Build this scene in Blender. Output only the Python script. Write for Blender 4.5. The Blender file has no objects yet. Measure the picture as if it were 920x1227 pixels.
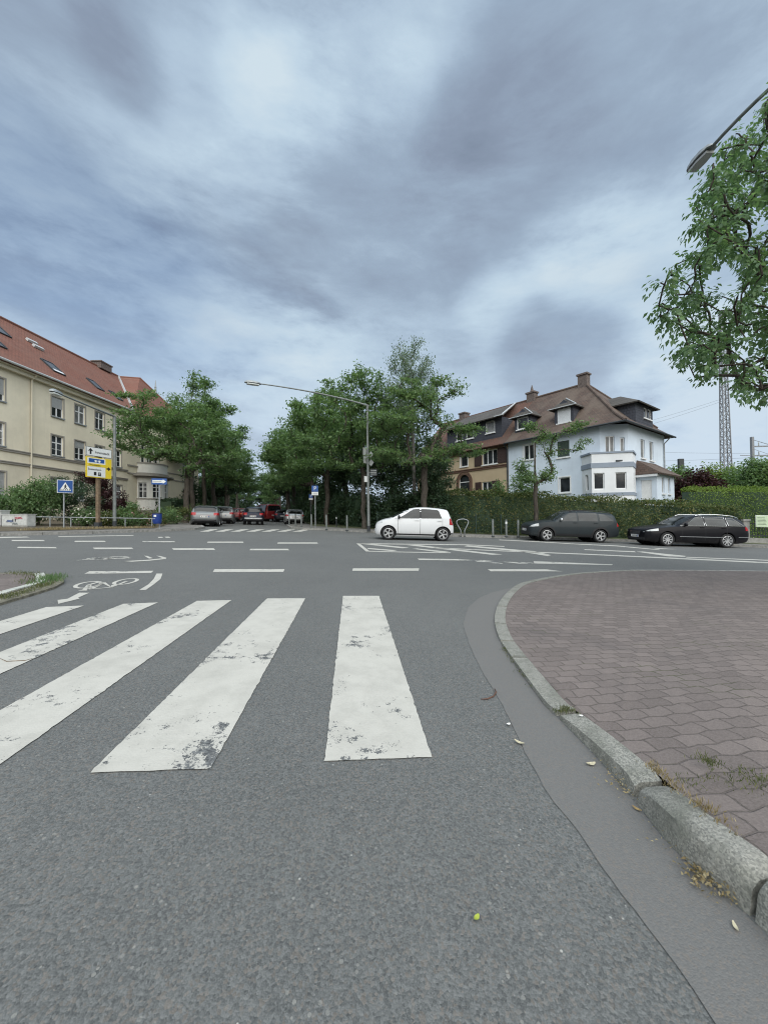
import bpy, bmesh, math, random
import numpy as np
from mathutils import Vector, Matrix
D = bpy.data
SC = bpy.context.scene
COL = SC.collection
R = math.radians
PI = math.pi

# ---------------------------------------------------------------- camera
F = 460.0                       # focal length in photo pixels (photo 920 x 1227)
CAMH = 1.10
cam_d = D.cameras.new('camera')
cam_d.sensor_fit = 'HORIZONTAL'; cam_d.sensor_width = 36.0
cam_d.lens = 36.0 * F / 920.0
cam_d.clip_start = 0.05; cam_d.clip_end = 3000
cam = D.objects.new('camera', cam_d); COL.objects.link(cam)
CM = (Matrix.Rotation(R(90 + 1.0), 4, 'X') @ Matrix.Rotation(R(-0.7), 4, 'Z'))
cam.matrix_world = Matrix.Translation((0, 0, CAMH)) @ CM
SC.camera = cam
CM3 = CM.to_3x3()

# ---------------------------------------------------------------- render / exposure
SC.view_settings.view_transform = 'Standard'
SC.view_settings.look = 'None'
SC.view_settings.exposure = 0.5
SC.view_settings.gamma = 1.0
SC.view_settings.use_curve_mapping = False
SC.render.engine = 'CYCLES'
SC.cycles.use_denoising = True
SC.cycles.max_bounces = 6
SC.cycles.diffuse_bounces = 3
SC.cycles.glossy_bounces = 3
SC.cycles.transmission_bounces = 3
SC.cycles.sample_clamp_indirect = 6
SC.cycles.filter_width = 1.1

GA, GB = -0.038, 0.0095         # the junction lies on a slope falling to the right
def sclamp(v, m):
    return max(-m, min(m, v))
def G(x, y):
    return GA * sclamp(x, 60) + GB * sclamp(y, 150)
def ray(px, py):
    return CM3 @ Vector(((px - 460) / F, -(py - 613.5) / F, -1.0))
def gp(px, py, dz=0.0):
    d = ray(px, py)
    t = (dz - CAMH) / (d.z - GA * d.x - GB * d.y)
    return Vector((d.x * t, d.y * t, CAMH + d.z * t))
def at(px, py, Y):
    d = ray(px, py); t = Y / d.y
    return Vector((d.x * t, Y, CAMH + d.z * t))
def base(px, Y, dz=0.0):
    p = at(px, 620, Y)
    return Vector((p.x, Y, G(p.x, Y) + dz))

# ---------------------------------------------------------------- world: overcast sky
SUN_EL, SUN_AZ = 40.0, 162.0     # azimuth clockwise from +Y (behind the camera, a little to the right)
W = D.worlds.new('World'); SC.world = W; W.use_nodes = True
nt = W.node_tree; nt.nodes.clear()
def N(t, **kw):
    n = nt.nodes.new(t)
    for k, v in kw.items(): setattr(n, k, v)
    return n
def L(a, b): nt.links.new(a, b)
def math_(op, a, b=None, clamp=False):
    n = N('ShaderNodeMath', operation=op, use_clamp=clamp)
    for i, s in enumerate((a, b)):
        if s is None: continue
        if isinstance(s, (int, float)): n.inputs[i].default_value = s
        else: L(s, n.inputs[i])
    return n.outputs[0]
tc = N('ShaderNodeTexCoord')
nv = N('ShaderNodeVectorMath', operation='NORMALIZE'); L(tc.outputs['Generated'], nv.inputs[0])
sep = N('ShaderNodeSeparateXYZ'); L(nv.outputs[0], sep.inputs[0])
zc = math_('ADD', math_('MAXIMUM', sep.outputs['Z'], 0.0), 0.50)
cx = math_('DIVIDE', sep.outputs['X'], zc); cy = math_('DIVIDE', sep.outputs['Y'], zc)
cmb = N('ShaderNodeCombineXYZ'); L(math_('ADD', cx, math_('MULTIPLY', sep.outputs['Z'], .35)), cmb.inputs[0]); L(cy, cmb.inputs[1]); L(math_('MULTIPLY', sep.outputs['Z'], 2.4), cmb.inputs[2])
def noise(scale, detail, rough, dist, off=0.0):
    n = N('ShaderNodeTexNoise')
    m = N('ShaderNodeVectorMath', operation='ADD'); m.inputs[1].default_value = (off, off * .7, off * .3)
    L(cmb.outputs[0], m.inputs[0]); L(m.outputs[0], n.inputs['Vector'])
    n.inputs['Scale'].default_value = scale; n.inputs['Detail'].default_value = detail
    n.inputs['Roughness'].default_value = rough; n.inputs['Distortion'].default_value = dist
    return n.outputs['Fac']
n1 = noise(2.3, 13, .62, .10, 2.3)
n2 = noise(.9, 5, .5, .3, 7.1)
n3 = noise(5.0, 10, .66, .25, 4.4)
v = math_('ADD', math_('ADD', math_('MULTIPLY', n1, .58), math_('MULTIPLY', n2, .22)), math_('MULTIPLY', n3, .20))
# cloud banks that stand in given directions: (photo px, py, radius px, amount)
lobes = [(365, 105, 80, .075), (430, 150, 50, .05), (250, 200, 150, .04), (300, 90, 60, .03), (80, 240, 150, .09), (60, 70, 160, -.10), (190, 60, 110, -.08),
         (490, 260, 150, -.13), (600, 190, 150, -.07), (720, 60, 220, -.09), (700, 290, 90, .07), (740, 330, 110, .06),
         (670, 420, 95, -.14), (570, 395, 70, -.05), (840, 480, 130, .24), (320, 420, 130, .09), (200, 350, 90, .03),
         (590, 370, 60, .05), (480, 110, 60, .06), (300, 300, 90, -.05), (820, 250, 120, -.03), (400, 330, 70, -.03)]
lob = None
for (px, py, rad, amp) in lobes:
    d = ray(px, py).normalized()
    cr = math.cos(math.atan(rad / math.hypot(F, math.hypot(px - 460, py - 613.5))))
    dp = N('ShaderNodeVectorMath', operation='DOT_PRODUCT'); L(nv.outputs[0], dp.inputs[0]); dp.inputs[1].default_value = d
    mr = N('ShaderNodeMapRange', interpolation_type='SMOOTHERSTEP')
    L(dp.outputs['Value'], mr.inputs['Value'])
    mr.inputs['From Min'].default_value = cr; mr.inputs['From Max'].default_value = 1.0
    mr.inputs['To Min'].default_value = 0; mr.inputs['To Max'].default_value = amp
    lob = mr.outputs[0] if lob is None else math_('ADD', lob, mr.outputs[0])
brk = N('ShaderNodeMapRange'); brk.clamp = False; L(n1, brk.inputs['Value']); brk.inputs['From Min'].default_value = .35; brk.inputs['From Max'].default_value = .62; brk.inputs['To Min'].default_value = -.1; brk.inputs['To Max'].default_value = 1.6
v = math_('ADD', v, math_('MULTIPLY', lob, brk.outputs[0]))
ramp = N('ShaderNodeValToRGB'); L(v, ramp.inputs[0])
cr_ = ramp.color_ramp
stops = [(0.26, (0.15, 0.188, 0.252)), (0.36, (0.188, 0.233, 0.308)), (0.44, (0.235, 0.301, 0.387)), (0.51, (0.308, 0.392, 0.485)), (0.6, (0.377, 0.472, 0.556)), (0.73, (0.441, 0.524, 0.583))]
cr_.elements[0].position, cr_.elements[0].color = stops[0][0], (*stops[0][1], 1)
cr_.elements[1].position, cr_.elements[1].color = stops[-1][0], (*stops[-1][1], 1)
for p_, c_ in stops[1:-1]:
    e = cr_.elements.new(p_); e.color = (*c_, 1)
# pale band of thin cloud near the horizon
hz = N('ShaderNodeMapRange', interpolation_type='SMOOTHSTEP'); L(sep.outputs['Z'], hz.inputs['Value'])
hz.inputs['From Min'].default_value = 0.03; hz.inputs['From Max'].default_value = .46
hz.inputs['To Min'].default_value = .72; hz.inputs['To Max'].default_value = 0
mixh = N('ShaderNodeMixRGB'); L(hz.outputs[0], mixh.inputs[0]); L(ramp.outputs[0], mixh.inputs[1]); mixh.inputs[2].default_value = (.43, .51, .61, 1)
# the cloud cover is thinner and brighter behind the camera
bk = N('ShaderNodeMapRange', interpolation_type='SMOOTHSTEP'); L(sep.outputs['Y'], bk.inputs['Value'])
bk.inputs['From Min'].default_value = .45; bk.inputs['From Max'].default_value = -.5
bk.inputs['To Min'].default_value = 0.0; bk.inputs['To Max'].default_value = 1.0
el = N('ShaderNodeMapRange', interpolation_type='SMOOTHSTEP'); L(sep.outputs['Z'], el.inputs['Value']); el.inputs['From Min'].default_value = .12; el.inputs['From Max'].default_value = .6; el.inputs['To Min'].default_value = -.25; el.inputs['To Max'].default_value = 2.8
bk_f = math_('ADD', math_('MULTIPLY', bk.outputs[0], el.outputs[0]), 1.0)
tint = N('ShaderNodeMixRGB'); L(bk.outputs[0], tint.inputs[0]); L(mixh.outputs[0], tint.inputs[1]); gs = N('ShaderNodeMixRGB', blend_type='MULTIPLY'); gs.inputs[0].default_value = 1; L(mixh.outputs[0], gs.inputs[1]); gs.inputs[2].default_value = (1.18, 1.0, .84, 1); L(gs.outputs[0], tint.inputs[2])
sc10 = N('ShaderNodeVectorMath', operation='SCALE'); L(tint.outputs[0], sc10.inputs[0]); L(math_('MULTIPLY', bk_f, 10.0), sc10.inputs['Scale'])
sky = N('ShaderNodeTexSky', sky_type='NISHITA'); sky.sun_disc = False
sky.sun_elevation = R(SUN_EL); sky.sun_rotation = R(SUN_AZ)
gap = N('ShaderNodeMapRange', interpolation_type='SMOOTHSTEP'); L(noise(.9, 5, .5, .3, 11.0), gap.inputs['Value'])
gap.inputs['From Min'].default_value = .56; gap.inputs['From Max'].default_value = .76
gap.inputs['To Min'].default_value = 0; gap.inputs['To Max'].default_value = .55
mixs = N('ShaderNodeMixRGB'); L(gap.outputs[0], mixs.inputs[0]); L(sc10.outputs[0], mixs.inputs[1]); L(sky.outputs[0], mixs.inputs[2])
bg = N('ShaderNodeBackground'); L(mixs.outputs[0], bg.inputs['Color']); bg.inputs['Strength'].default_value = 0.1
wo = N('ShaderNodeOutputWorld'); L(bg.outputs[0], wo.inputs['Surface'])

sun_d = D.lights.new('sun', 'SUN'); sun_d.energy = 1.5; sun_d.angle = R(75); sun_d.color = (1, .95, .86)
sun = D.objects.new('sun', sun_d); COL.objects.link(sun); sun.location = (0, 0, 60)
_az, _el = R(SUN_AZ), R(SUN_EL)
sdir = Vector((math.sin(_az) * math.cos(_el), math.cos(_az) * math.cos(_el), math.sin(_el)))
sun.rotation_euler = sdir.to_track_quat('Z', 'Y').to_euler()

# ---------------------------------------------------------------- materials
MATS = {}
class NB:
    """small node-tree writer"""
    def __init__(s, name):
        s.m = D.materials.new(name); s.m.use_nodes = True
        s.t = s.m.node_tree; s.p = s.t.nodes['Principled BSDF']; MATS[name] = s.m
    def n(s, t, **kw):
        x = s.t.nodes.new(t)
        for k, v in kw.items(): setattr(x, k, v)
        return x
    def l(s, a, b): s.t.links.new(a, b)
    def put(s, sock, v):
        if isinstance(v, (int, float)): sock.default_value = v
        elif isinstance(v, tuple): sock.default_value = (*v, 1) if len(v) == 3 and sock.type == 'RGBA' else v
        else: s.l(v, sock)
    def math(s, op, a, b=0.0, clamp=False):
        x = s.n('ShaderNodeMath', operation=op, use_clamp=clamp); s.put(x.inputs[0], a); s.put(x.inputs[1], b); return x.outputs[0]
    def mix(s, f, a, b, bt='MIX'):
        x = s.n('ShaderNodeMixRGB', blend_type=bt); s.put(x.inputs[0], f); s.put(x.inputs[1], a); s.put(x.inputs[2], b); return x.outputs[0]
    def obj(s): return s.n('ShaderNodeTexCoord').outputs['Object']
    def uv(s): return s.n('ShaderNodeTexCoord').outputs['UV']
    def noise(s, vec, scale, detail=3, rough=.5, dist=0.0):
        x = s.n('ShaderNodeTexNoise'); s.l(vec, x.inputs['Vector']); x.inputs['Scale'].default_value = scale
        x.inputs['Detail'].default_value = detail; x.inputs['Roughness'].default_value = rough; x.inputs['Distortion'].default_value = dist
        return x.outputs['Fac']
    def vor(s, vec, scale, feature='F1'):
        x = s.n('ShaderNodeTexVoronoi', feature=feature); s.l(vec, x.inputs['Vector']); x.inputs['Scale'].default_value = scale; return x
    def rng(s, v, a, b, c=0.0, d=1.0, smooth=True):
        x = s.n('ShaderNodeMapRange', interpolation_type='SMOOTHSTEP' if smooth else 'LINEAR'); s.l(v, x.inputs['Value'])
        for i, q in zip(('From Min', 'From Max', 'To Min', 'To Max'), (a, b, c, d)): x.inputs[i].default_value = q
        return x.outputs[0]
    def bump(s, h, strength=.3, dist=.01, nrm=None):
        x = s.n('ShaderNodeBump'); x.inputs['Strength'].default_value = strength; x.inputs['Distance'].default_value = dist
        s.l(h, x.inputs['Height'])
        if nrm is not None: s.l(nrm, x.inputs['Normal'])
        return x.outputs[0]
    def out(s, col, rough=.8, nrm=None, metal=0.0, spec=.4):
        s.put(s.p.inputs['Base Color'], col); s.put(s.p.inputs['Roughness'], rough); s.p.inputs['Metallic'].default_value = metal
        s.p.inputs['Specular IOR Level'].default_value = spec
        if nrm is not None: s.l(nrm, s.p.inputs['Normal'])
        return s.m

def plain(name, col, rough=.7, metal=0.0, var=.12, scale=4.0, bump=0.0, bscale=60.0, spec=.4):
    b = NB(name); o = b.obj()
    f = b.noise(o, scale, 5, .6)
    c = b.mix(b.rng(f, .3, .7, 0, 1), tuple(x * (1 - var) for x in col), tuple(min(1, x * (1 + var)) for x in col))
    nrm = b.bump(b.noise(o, bscale, 4, .6), bump, .01) if bump else None
    return b.out(c, rough, nrm, metal, spec)

def asphalt(name, lo, hi, fine=True, grain=75.0, specks=True):
    b = NB(name); o = b.obj()
    vA = b.vor(o, grain); vB = b.vor(o, grain * 2.3)
    sa = b.n('ShaderNodeSeparateColor'); b.l(vA.outputs['Color'], sa.inputs[0])
    sb = b.n('ShaderNodeSeparateColor'); b.l(vB.outputs['Color'], sb.inputs[0])
    f = b.math('ADD', b.math('MULTIPLY', sa.outputs[0], .55), b.math('MULTIPLY', sb.outputs[0], .45))
    big = b.noise(o, .35, 5, .6); mid = b.noise(o, 3.0, 4, .65)
    f = b.math('ADD', f, b.math('MULTIPLY', b.math('SUBTRACT', big, .5), .5))
    f = b.math('ADD', f, b.math('MULTIPLY', b.math('SUBTRACT', mid, .5), .2), True)
    c = b.mix(f, lo, hi)
    # warm and cool stones in the mix
    c = b.mix(b.rng(sa.outputs[1], .72, .95, 0, .35), c, (.20, .165, .135))
    h = b.math('ADD', b.math('MULTIPLY', vA.outputs['Distance'], -.7), b.math('MULTIPLY', vB.outputs['Distance'], -.35))
    if specks:
        for sc_, thr, r0, amt, col in ((52.0, .74, .30, .55, (.30, .295, .27)), (95.0, .80, .34, .5, (.035, .037, .038)), (34.0, .86, .13, .85, (.50, .49, .45))):
            vs = b.vor(o, sc_); ss = b.n('ShaderNodeSeparateColor'); b.l(vs.outputs['Color'], ss.inputs[0])
            m = b.math('MULTIPLY', b.math('GREATER_THAN', ss.outputs[0], thr), b.math('LESS_THAN', vs.outputs['Distance'], b.math('ADD', b.math('MULTIPLY', ss.outputs[1], r0 * .7), r0 * .3)))
            c = b.mix(b.math('MULTIPLY', m, b.math('MULTIPLY', ss.outputs[2], amt)), c, col)
    return b.out(c, .85, b.bump(h, .38, .005), 0, .3)
asphalt('asphalt', (.068, .0715, .071), (.178, .182, .177), grain=130.0)
asphalt('gutter_asphalt', (.132, .131, .127), (.166, .163, .158), grain=160.0, specks=False)

def marking(name, wear, dirt=.2):
    b = NB(name); o = b.obj()
    n1 = b.noise(o, 2.1, 3, .6, .4); n2 = b.noise(o, 16.0, 7, .72); n3 = b.noise(o, 110.0, 3, .6)
    f = b.math('ADD', b.math('MULTIPLY', n1, .55), b.math('MULTIPLY', n2, .45))
    f = b.math('ADD', f, b.math('MULTIPLY', b.math('SUBTRACT', n3, .5), .22))
    spz = b.n('ShaderNodeSeparateXYZ'); b.l(o, spz.inputs[0])
    f = b.math('ADD', f, b.rng(spz.outputs[1], 2.4, 1.75, 0, .032))
    worn = b.rng(f, wear, wear + .02, 0, 1)
    va = b.vor(o, 80.0); sa = b.n('ShaderNodeSeparateColor'); b.l(va.outputs['Color'], sa.inputs[0])
    stone = b.mix(sa.outputs[0], (.07, .073, .075), (.17, .175, .175))
    d = b.noise(o, 5.0, 6, .7); d2 = b.noise(o, 240.0, 2, .5)
    white = b.mix(b.rng(d, .35, .75, 0, 1), (.50, .482, .435), (.41, .395, .355))
    white = b.mix(b.rng(d2, .45, .7, 0, dirt), white, (.42, .42, .40))
    c = b.mix(worn, white, stone)
    h = b.math('ADD', b.math('MULTIPLY', va.outputs['Distance'], -.5), b.math('MULTIPLY', worn, -.6))
    return b.out(c, .75, b.bump(h, .3, .005), 0, .3)
marking('zebra_paint', .584); marking('lane_paint', .60); marking('worn_paint', .505, .35)

def pavers():
    b = NB('red_pavers'); o = b.obj()
    sp = b.n('ShaderNodeSeparateXYZ'); b.l(o, sp.inputs[0])
    # interlocking zigzag edge blocks: rows bent by a triangle wave
    ang = R(-6)
    X = b.math('ADD', b.math('MULTIPLY', sp.outputs[0], math.cos(ang)), b.math('MULTIPLY', sp.outputs[1], -math.sin(ang)))
    Y = b.math('ADD', b.math('MULTIPLY', sp.outputs[0], math.sin(ang)), b.math('MULTIPLY', sp.outputs[1], math.cos(ang)))
    pp = b.n('ShaderNodeMath', operation='PINGPONG'); b.l(X, pp.inputs[0]); pp.inputs[1].default_value = .073
    tri = pp.outputs[0]
    wob = b.noise(o, 1.4, 3, .5)
    Yb = b.math('ADD', b.math('ADD', Y, b.math('MULTIPLY', tri, .20)), b.math('MULTIPLY', wob, .10))
    pq = b.n('ShaderNodeMath', operation='PINGPONG'); b.l(Y, pq.inputs[0]); pq.inputs[1].default_value = .049
    Xb = b.math('ADD', b.math('ADD', X, b.math('MULTIPLY', pq.outputs[0], .14)), b.math('MULTIPLY', wob, .12))
    cv = b.n('ShaderNodeCombineXYZ'); b.l(Xb, cv.inputs[0]); b.l(Yb, cv.inputs[1])
    br = b.n('ShaderNodeTexBrick'); b.l(cv.outputs[0], br.inputs['Vector'])
    br.inputs['Scale'].default_value = 1.0; br.inputs['Brick Width'].default_value = .146; br.inputs['Row Height'].default_value = .098
    br.inputs['Mortar Size'].default_value = .0045; br.inputs['Mortar Smooth'].default_value = .35; br.inputs['Bias'].default_value = 0
    br.offset = .5
    br.inputs['Color1'].default_value = (.126, .106, .095, 1); br.inputs['Color2'].default_value = (.200, .168, .152, 1)
    br.inputs['Mortar'].default_value = (.078, .068, .058, 1)
    g = b.noise(o, 130, 4, .7); st = b.noise(o, .9, 5, .65, .5); sv = b.vor(o, 170); sg = b.n('ShaderNodeSeparateColor'); b.l(sv.outputs['Color'], sg.inputs[0])
    c = b.mix(b.rng(g, .3, .7, 0, .55), br.outputs['Color'], (.12, .10, .098))
    c = b.mix(b.math('MULTIPLY', sg.outputs[0], .30), c, (.30, .25, .235))
    c = b.mix(b.rng(st, .52, .72, 0, .55), c, (.10, .088, .086))
    far = b.rng(sp.outputs[1], 3.0, 7.5, 0, .4)     # grimy older surface towards the carriageway
    c = b.mix(b.math('MULTIPLY', far, b.noise(o, 2.0, 4, .6)), c, (.085, .072, .070))
    moss = b.math('MULTIPLY', b.math('SUBTRACT', 1.0, br.outputs['Fac']), 0.0)
    mm = b.math('MULTIPLY', br.outputs['Fac'], b.rng(b.noise(o, 1.7, 3, .6), .56, .68, 0, .7))
    c = b.mix(mm, c, (.075, .09, .035))
    h = b.math('ADD', b.math('MULTIPLY', br.outputs['Fac'], -1.0), b.math('MULTIPLY', g, .25))
    h = b.math('ADD', h, b.math('MULTIPLY', wob, .6))
    return b.out(c, .85, b.bump(h, .8, .010), 0, .3)
pavers()

def granite():
    b = NB('granite'); o = b.obj()
    v = b.vor(o, 190); s = b.n('ShaderNodeSeparateColor'); b.l(v.outputs['Color'], s.inputs[0])
    st = b.noise(o, 7, 5, .7); n = b.noise(o, 30, 5, .7)
    g = b.n('ShaderNodeNewGeometry'); c = b.mix(s.outputs[0], (.16, .16, .145), (.40, .39, .345)); c = b.mix(b.math('MULTIPLY', g.outputs['Random Per Island'], .45), c, (.17, .168, .15))
    c = b.mix(b.rng(st, .42, .68, 0, .6), c, (.135, .14, .115))
    return b.out(c, .85, b.bump(b.math('ADD', n, b.math('MULTIPLY', s.outputs[1], .3)), .7, .012))
granite()
plain('kerb_stone', (.24, .235, .22), .85, 0, .25, 9, .3, 50)
plain('pale_kerb', (.42, .43, .39), .85, 0, .2, 9, .3, 50)
plain('grey_paving', (.17, .16, .148), .85, 0, .25, 2.5, .3, 40)
plain('soil', (.10, .082, .055), .95, 0, .4, 5, .6, 30)
plain('meadow', (.085, .095, .045), .95, 0, .35, 2.0, .6, 25)
plain('dirt_edge', (.16, .15, .115), .95, 0, .45, 14, .5, 60)

def roof_tiles(name, c1, c2, c3, dark, w=.24, h=.17, lich=.5):
    b = NB(name); u = b.uv(); o = b.obj()
    br = b.n('ShaderNodeTexBrick'); b.l(u, br.inputs['Vector'])
    br.inputs['Scale'].default_value = 1; br.inputs['Brick Width'].default_value = w; br.inputs['Row Height'].default_value = h
    br.inputs['Mortar Size'].default_value = .014; br.inputs['Mortar Smooth'].default_value = .6
    br.inputs['Color1'].default_value = (*c1, 1); br.inputs['Color2'].default_value = (*c2, 1); br.inputs['Mortar'].default_value = (*dark, 1)
    n = b.noise(o, .55, 5, .65); n2 = b.noise(o, 6, 5, .7)
    c = b.mix(b.rng(n, .38, .65, 0, lich), br.outputs['Color'], c3)
    c = b.mix(b.rng(n2, .55, .72, 0, .45), c, tuple(x * .6 for x in c3))
    return b.out(c, .8, b.bump(b.math('MULTIPLY', br.outputs['Fac'], -1.0), .6, .02), 0, .3)
roof_tiles('red_tiles', (.235, .100, .070), (.18, .078, .058), (.20, .108, .082), (.08, .042, .03))
roof_tiles('brown_tiles', (.120, .080, .064), (.082, .060, .052), (.150, .118, .096), (.04, .03, .026), .24, .17, .8)
roof_tiles('rusty_tiles', (.17, .082, .06), (.12, .07, .055), (.10, .075, .062), (.04, .03, .026))
roof_tiles('grey_tiles', (.10, .09, .082), (.075, .07, .066), (.12, .112, .10), (.03, .028, .026))
roof_tiles('slate', (.052, .057, .072), (.068, .072, .09), (.055, .06, .075), (.025, .027, .033), .2, .2)

def stucco(name, col, stain=.5):
    b = NB(name); o = b.obj()
    n = b.noise(o, .5, 6, .65); n2 = b.noise(o, 2.2, 6, .7)
    mp = b.n('ShaderNodeMapping'); mp.inputs['Scale'].default_value = (3, 3, .25); b.l(o, mp.inputs[0])
    n3 = b.noise(mp.outputs[0], 2.0, 5, .7)
    c = b.mix(b.rng(n, .3, .72, 0, 1), tuple(x * .9 for x in col), tuple(min(.9, x * 1.05) for x in col))
    c = b.mix(b.rng(n3, .5, .78, 0, stain * .45), c, tuple(x * .68 for x in col))
    c = b.mix(b.rng(n2, .6, .8, 0, stain * .3), c, tuple(x * .8 for x in col))
    return b.out(c, .9, b.bump(b.noise(o, 90, 4, .6), .25, .006), 0, .2)
stucco('cream_stucco', (.73, .67, .53)); stucco('cream_base', (.65, .60, .48)); stucco('blue_stucco', (.62, .70, .79), .45)
stucco('white_stucco', (.72, .74, .76), .4); stucco('sand_stucco', (.50, .40, .27)); stucco('grey_band', (.27, .31, .37), .3)
stucco('stone_trim', (.33, .31, .28)); stucco('brown_trim', (.14, .085, .065), .2); stucco('bay_white', (.74, .73, .69), .3); stucco('stone_base', (.28, .26, .23))
plain('white_frame', (.72, .73, .73), .4, 0, .05, 8)
plain('grey_shutter', (.36, .37, .37), .5, 0, .08, 30)
plain('white_shutter', (.66, .68, .70), .5, 0, .05, 30)
plain('green_shutter', (.05, .075, .06), .6, 0, .2, 12)
plain('brown_shutter', (.055, .034, .03), .6, 0, .2, 12)
plain('zinc', (.30, .32, .33), .5, .3, .15, 6)
plain('light_zinc', (.52, .54, .55), .5, .2, .1, 6)
plain('dark_metal', (.05, .055, .06), .5, .4, .2, 10)
plain('galvanised', (.30, .32, .33), .55, .35, .2, 9, .1, 50)
plain('pole_grey', (.19, .205, .20), .6, .25, .2, 7, .1, 40)
plain('rust_wood', (.16, .115, .075), .8, 0, .3, 10, .3, 30)
plain('brick_stack', (.13, .105, .095), .9, 0, .3, 8, .5, 30)
plain('sign_white', (.66, .68, .67), .5, 0, .06, 20)
plain('sign_yellow', (.66, .50, .03), .5, 0, .06, 20)
plain('sign_blue', (.018, .075, .26), .45, 0, .08, 20)
plain('sign_black', (.012, .012, .014), .6)
plain('sign_back', (.42, .44, .43), .5, .3, .12, 20)
plain('sign_green', (.50, .60, .42), .6, 0, .06, 20)
plain('bin_blue', (.012, .04, .20), .5, 0, .15, 15)
plain('cabinet_grey', (.46, .47, .455), .6, 0, .12, 9)
plain('graffiti_red', (.45, .12, .15), .6); plain('graffiti_blue', (.10, .14, .25), .6); plain('graffiti_grey', (.2, .22, .22), .6)
plain('lamp_glass', (.62, .66, .64), .25, 0, .05, 20)
plain('fence_green', (.02, .04, .032), .6, .2, .2, 10)
plain('concrete', (.26, .255, .24), .9, 0, .2, 5, .3, 40)
plain('mast_steel', (.23, .235, .25), .6, .3, .15, 6)
plain('dry_leaf', (.36, .25, .11), .8, 0, .3, 60); plain('pale_leaf', (.52, .47, .33), .8, 0, .2, 60); plain('fresh_leaf', (.36, .42, .06), .7, 0, .2, 60)
plain('pod_brown', (.12, .06, .04), .7, 0, .2, 60); plain('scrap_white', (.75, .74, .70), .8)
plain('petal_white', (.70, .68, .60), .8, 0, .1, 30); plain('petal_pink', (.48, .25, .26), .8, 0, .1, 30)

def glass(name, col, rough=.06):
    b = NB(name); o = b.obj(); n = b.noise(o, 1.3, 4, .6)
    c = b.mix(b.rng(n, .35, .7, 0, 1), tuple(x * .6 for x in col), tuple(x * 1.5 for x in col))
    return b.out(c, rough, b.bump(b.noise(o, 2.5, 2), .05, .02), 0, .45)
glass('window_glass', (.026, .03, .034)); glass('curtain_glass', (.16, .165, .165), .12); glass('car_glass', (.020, .024, .025), .03); glass('rear_tint', (.008, .009, .010), .05)
plain('skylight_glass', (.045, .05, .06), .25, 0, .2, 3)

def paint(name, col, metal=0.0, rough=.25, coat=.5):
    b = NB(name); o = b.obj(); n = b.noise(o, 5, 5, .7); sp = b.n('ShaderNodeSeparateXYZ'); b.l(o, sp.inputs[0])
    dirt = b.math('MULTIPLY', b.rng(sp.outputs[2], .6, .15, 0, .16), b.rng(n, .35, .75, .3, 1))
    c = b.mix(dirt, col, (.12, .11, .095))
    b.p.inputs['Coat Weight'].default_value = coat if max(col) > .1 else .16; b.p.inputs['Coat Roughness'].default_value = .03
    return b.out(c, b.math('ADD', rough, b.math('MULTIPLY', n, .12)), None, metal, .35 if max(col) > .1 else .2)
paint('paint_white', (.66, .67, .68)); paint('paint_anthracite', (.026, .033, .037), .1, .3); paint('paint_black', (.0035, .0035, .006), 0, .3, .2)
paint('paint_grey', (.15, .16, .165), .5, .35); paint('paint_silver', (.45, .46, .47), .6, .35); paint('paint_red', (.17, .012, .014), 0, .3)
paint('paint_darkblue', (.015, .02, .035), .2, .3); paint('paint_lightgrey', (.27, .28, .28), .5, .35)
plain('tyre', (.018, .018, .019), .85, 0, .2, 30); plain('black_plastic', (.022, .022, .024), .6, 0, .2, 20)
plain('alloy', (.50, .51, .52), .35, .7, .1, 20); plain('dark_alloy', (.06, .06, .065), .4, .5, .1, 20); plain('chrome', (.62, .63, .64), .18, .9, .05, 20)
plain('lamp_clear', (.55, .57, .58), .15, .2, .15, 40); plain('lamp_red', (.32, .012, .015), .25, 0, .15, 30); plain('plate_white', (.68, .68, .66), .5); 
b_ = NB('brake_glow'); b_.p.inputs['Base Color'].default_value = (.6, .05, .03, 1); b_.p.inputs['Emission Color'].default_value = (1, .16, .07, 1); b_.p.inputs['Emission Strength'].default_value = 2.5
plain('interior_pale', (.32, .30, .27), .8)

def leaves(name, dark, mid, light, trans=.3, rough=.55):
    b = NB(name)
    g = b.n('ShaderNodeNewGeometry'); rnd = g.outputs['Random Per Island']
    o = b.obj(); n = b.noise(o, .7, 3, .6)
    f = b.math('ADD', b.math('MULTIPLY', rnd, .6), b.math('MULTIPLY', n, .5), True)
    ra = b.n('ShaderNodeValToRGB'); b.l(f, ra.inputs[0])
    ra.color_ramp.elements[0].position = .15; ra.color_ramp.elements[0].color = (*dark, 1)
    ra.color_ramp.elements[1].position = .95; ra.color_ramp.elements[1].color = (*light, 1)
    e = ra.color_ramp.elements.new(.55); e.color = (*mid, 1)
    b.out(ra.outputs[0], rough, None, 0, .3)
    tr = b.n('ShaderNodeBsdfTranslucent'); b.l(b.mix(1.0, ra.outputs[0], (1.4, 1.5, .9), 'MULTIPLY'), tr.inputs['Color'])
    mx = b.n('ShaderNodeMixShader'); mx.inputs[0].default_value = trans
    b.l(b.p.outputs[0], mx.inputs[1]); b.l(tr.outputs[0], mx.inputs[2])
    b.l(mx.outputs[0], b.t.nodes['Material Output'].inputs['Surface'])
    return b.m
leaves('leaf_avenue', (0.072, 0.124, 0.059), (0.124, 0.204, 0.095), (0.223, 0.309, 0.144), .38)
leaves('leaf_locust', (0.072, 0.122, 0.063), (0.125, 0.200, 0.095), (0.233, 0.314, 0.146), .38)
leaves('leaf_birch', (0.089, 0.143, 0.105), (0.149, 0.208, 0.145), (0.218, 0.283, 0.198))
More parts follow.
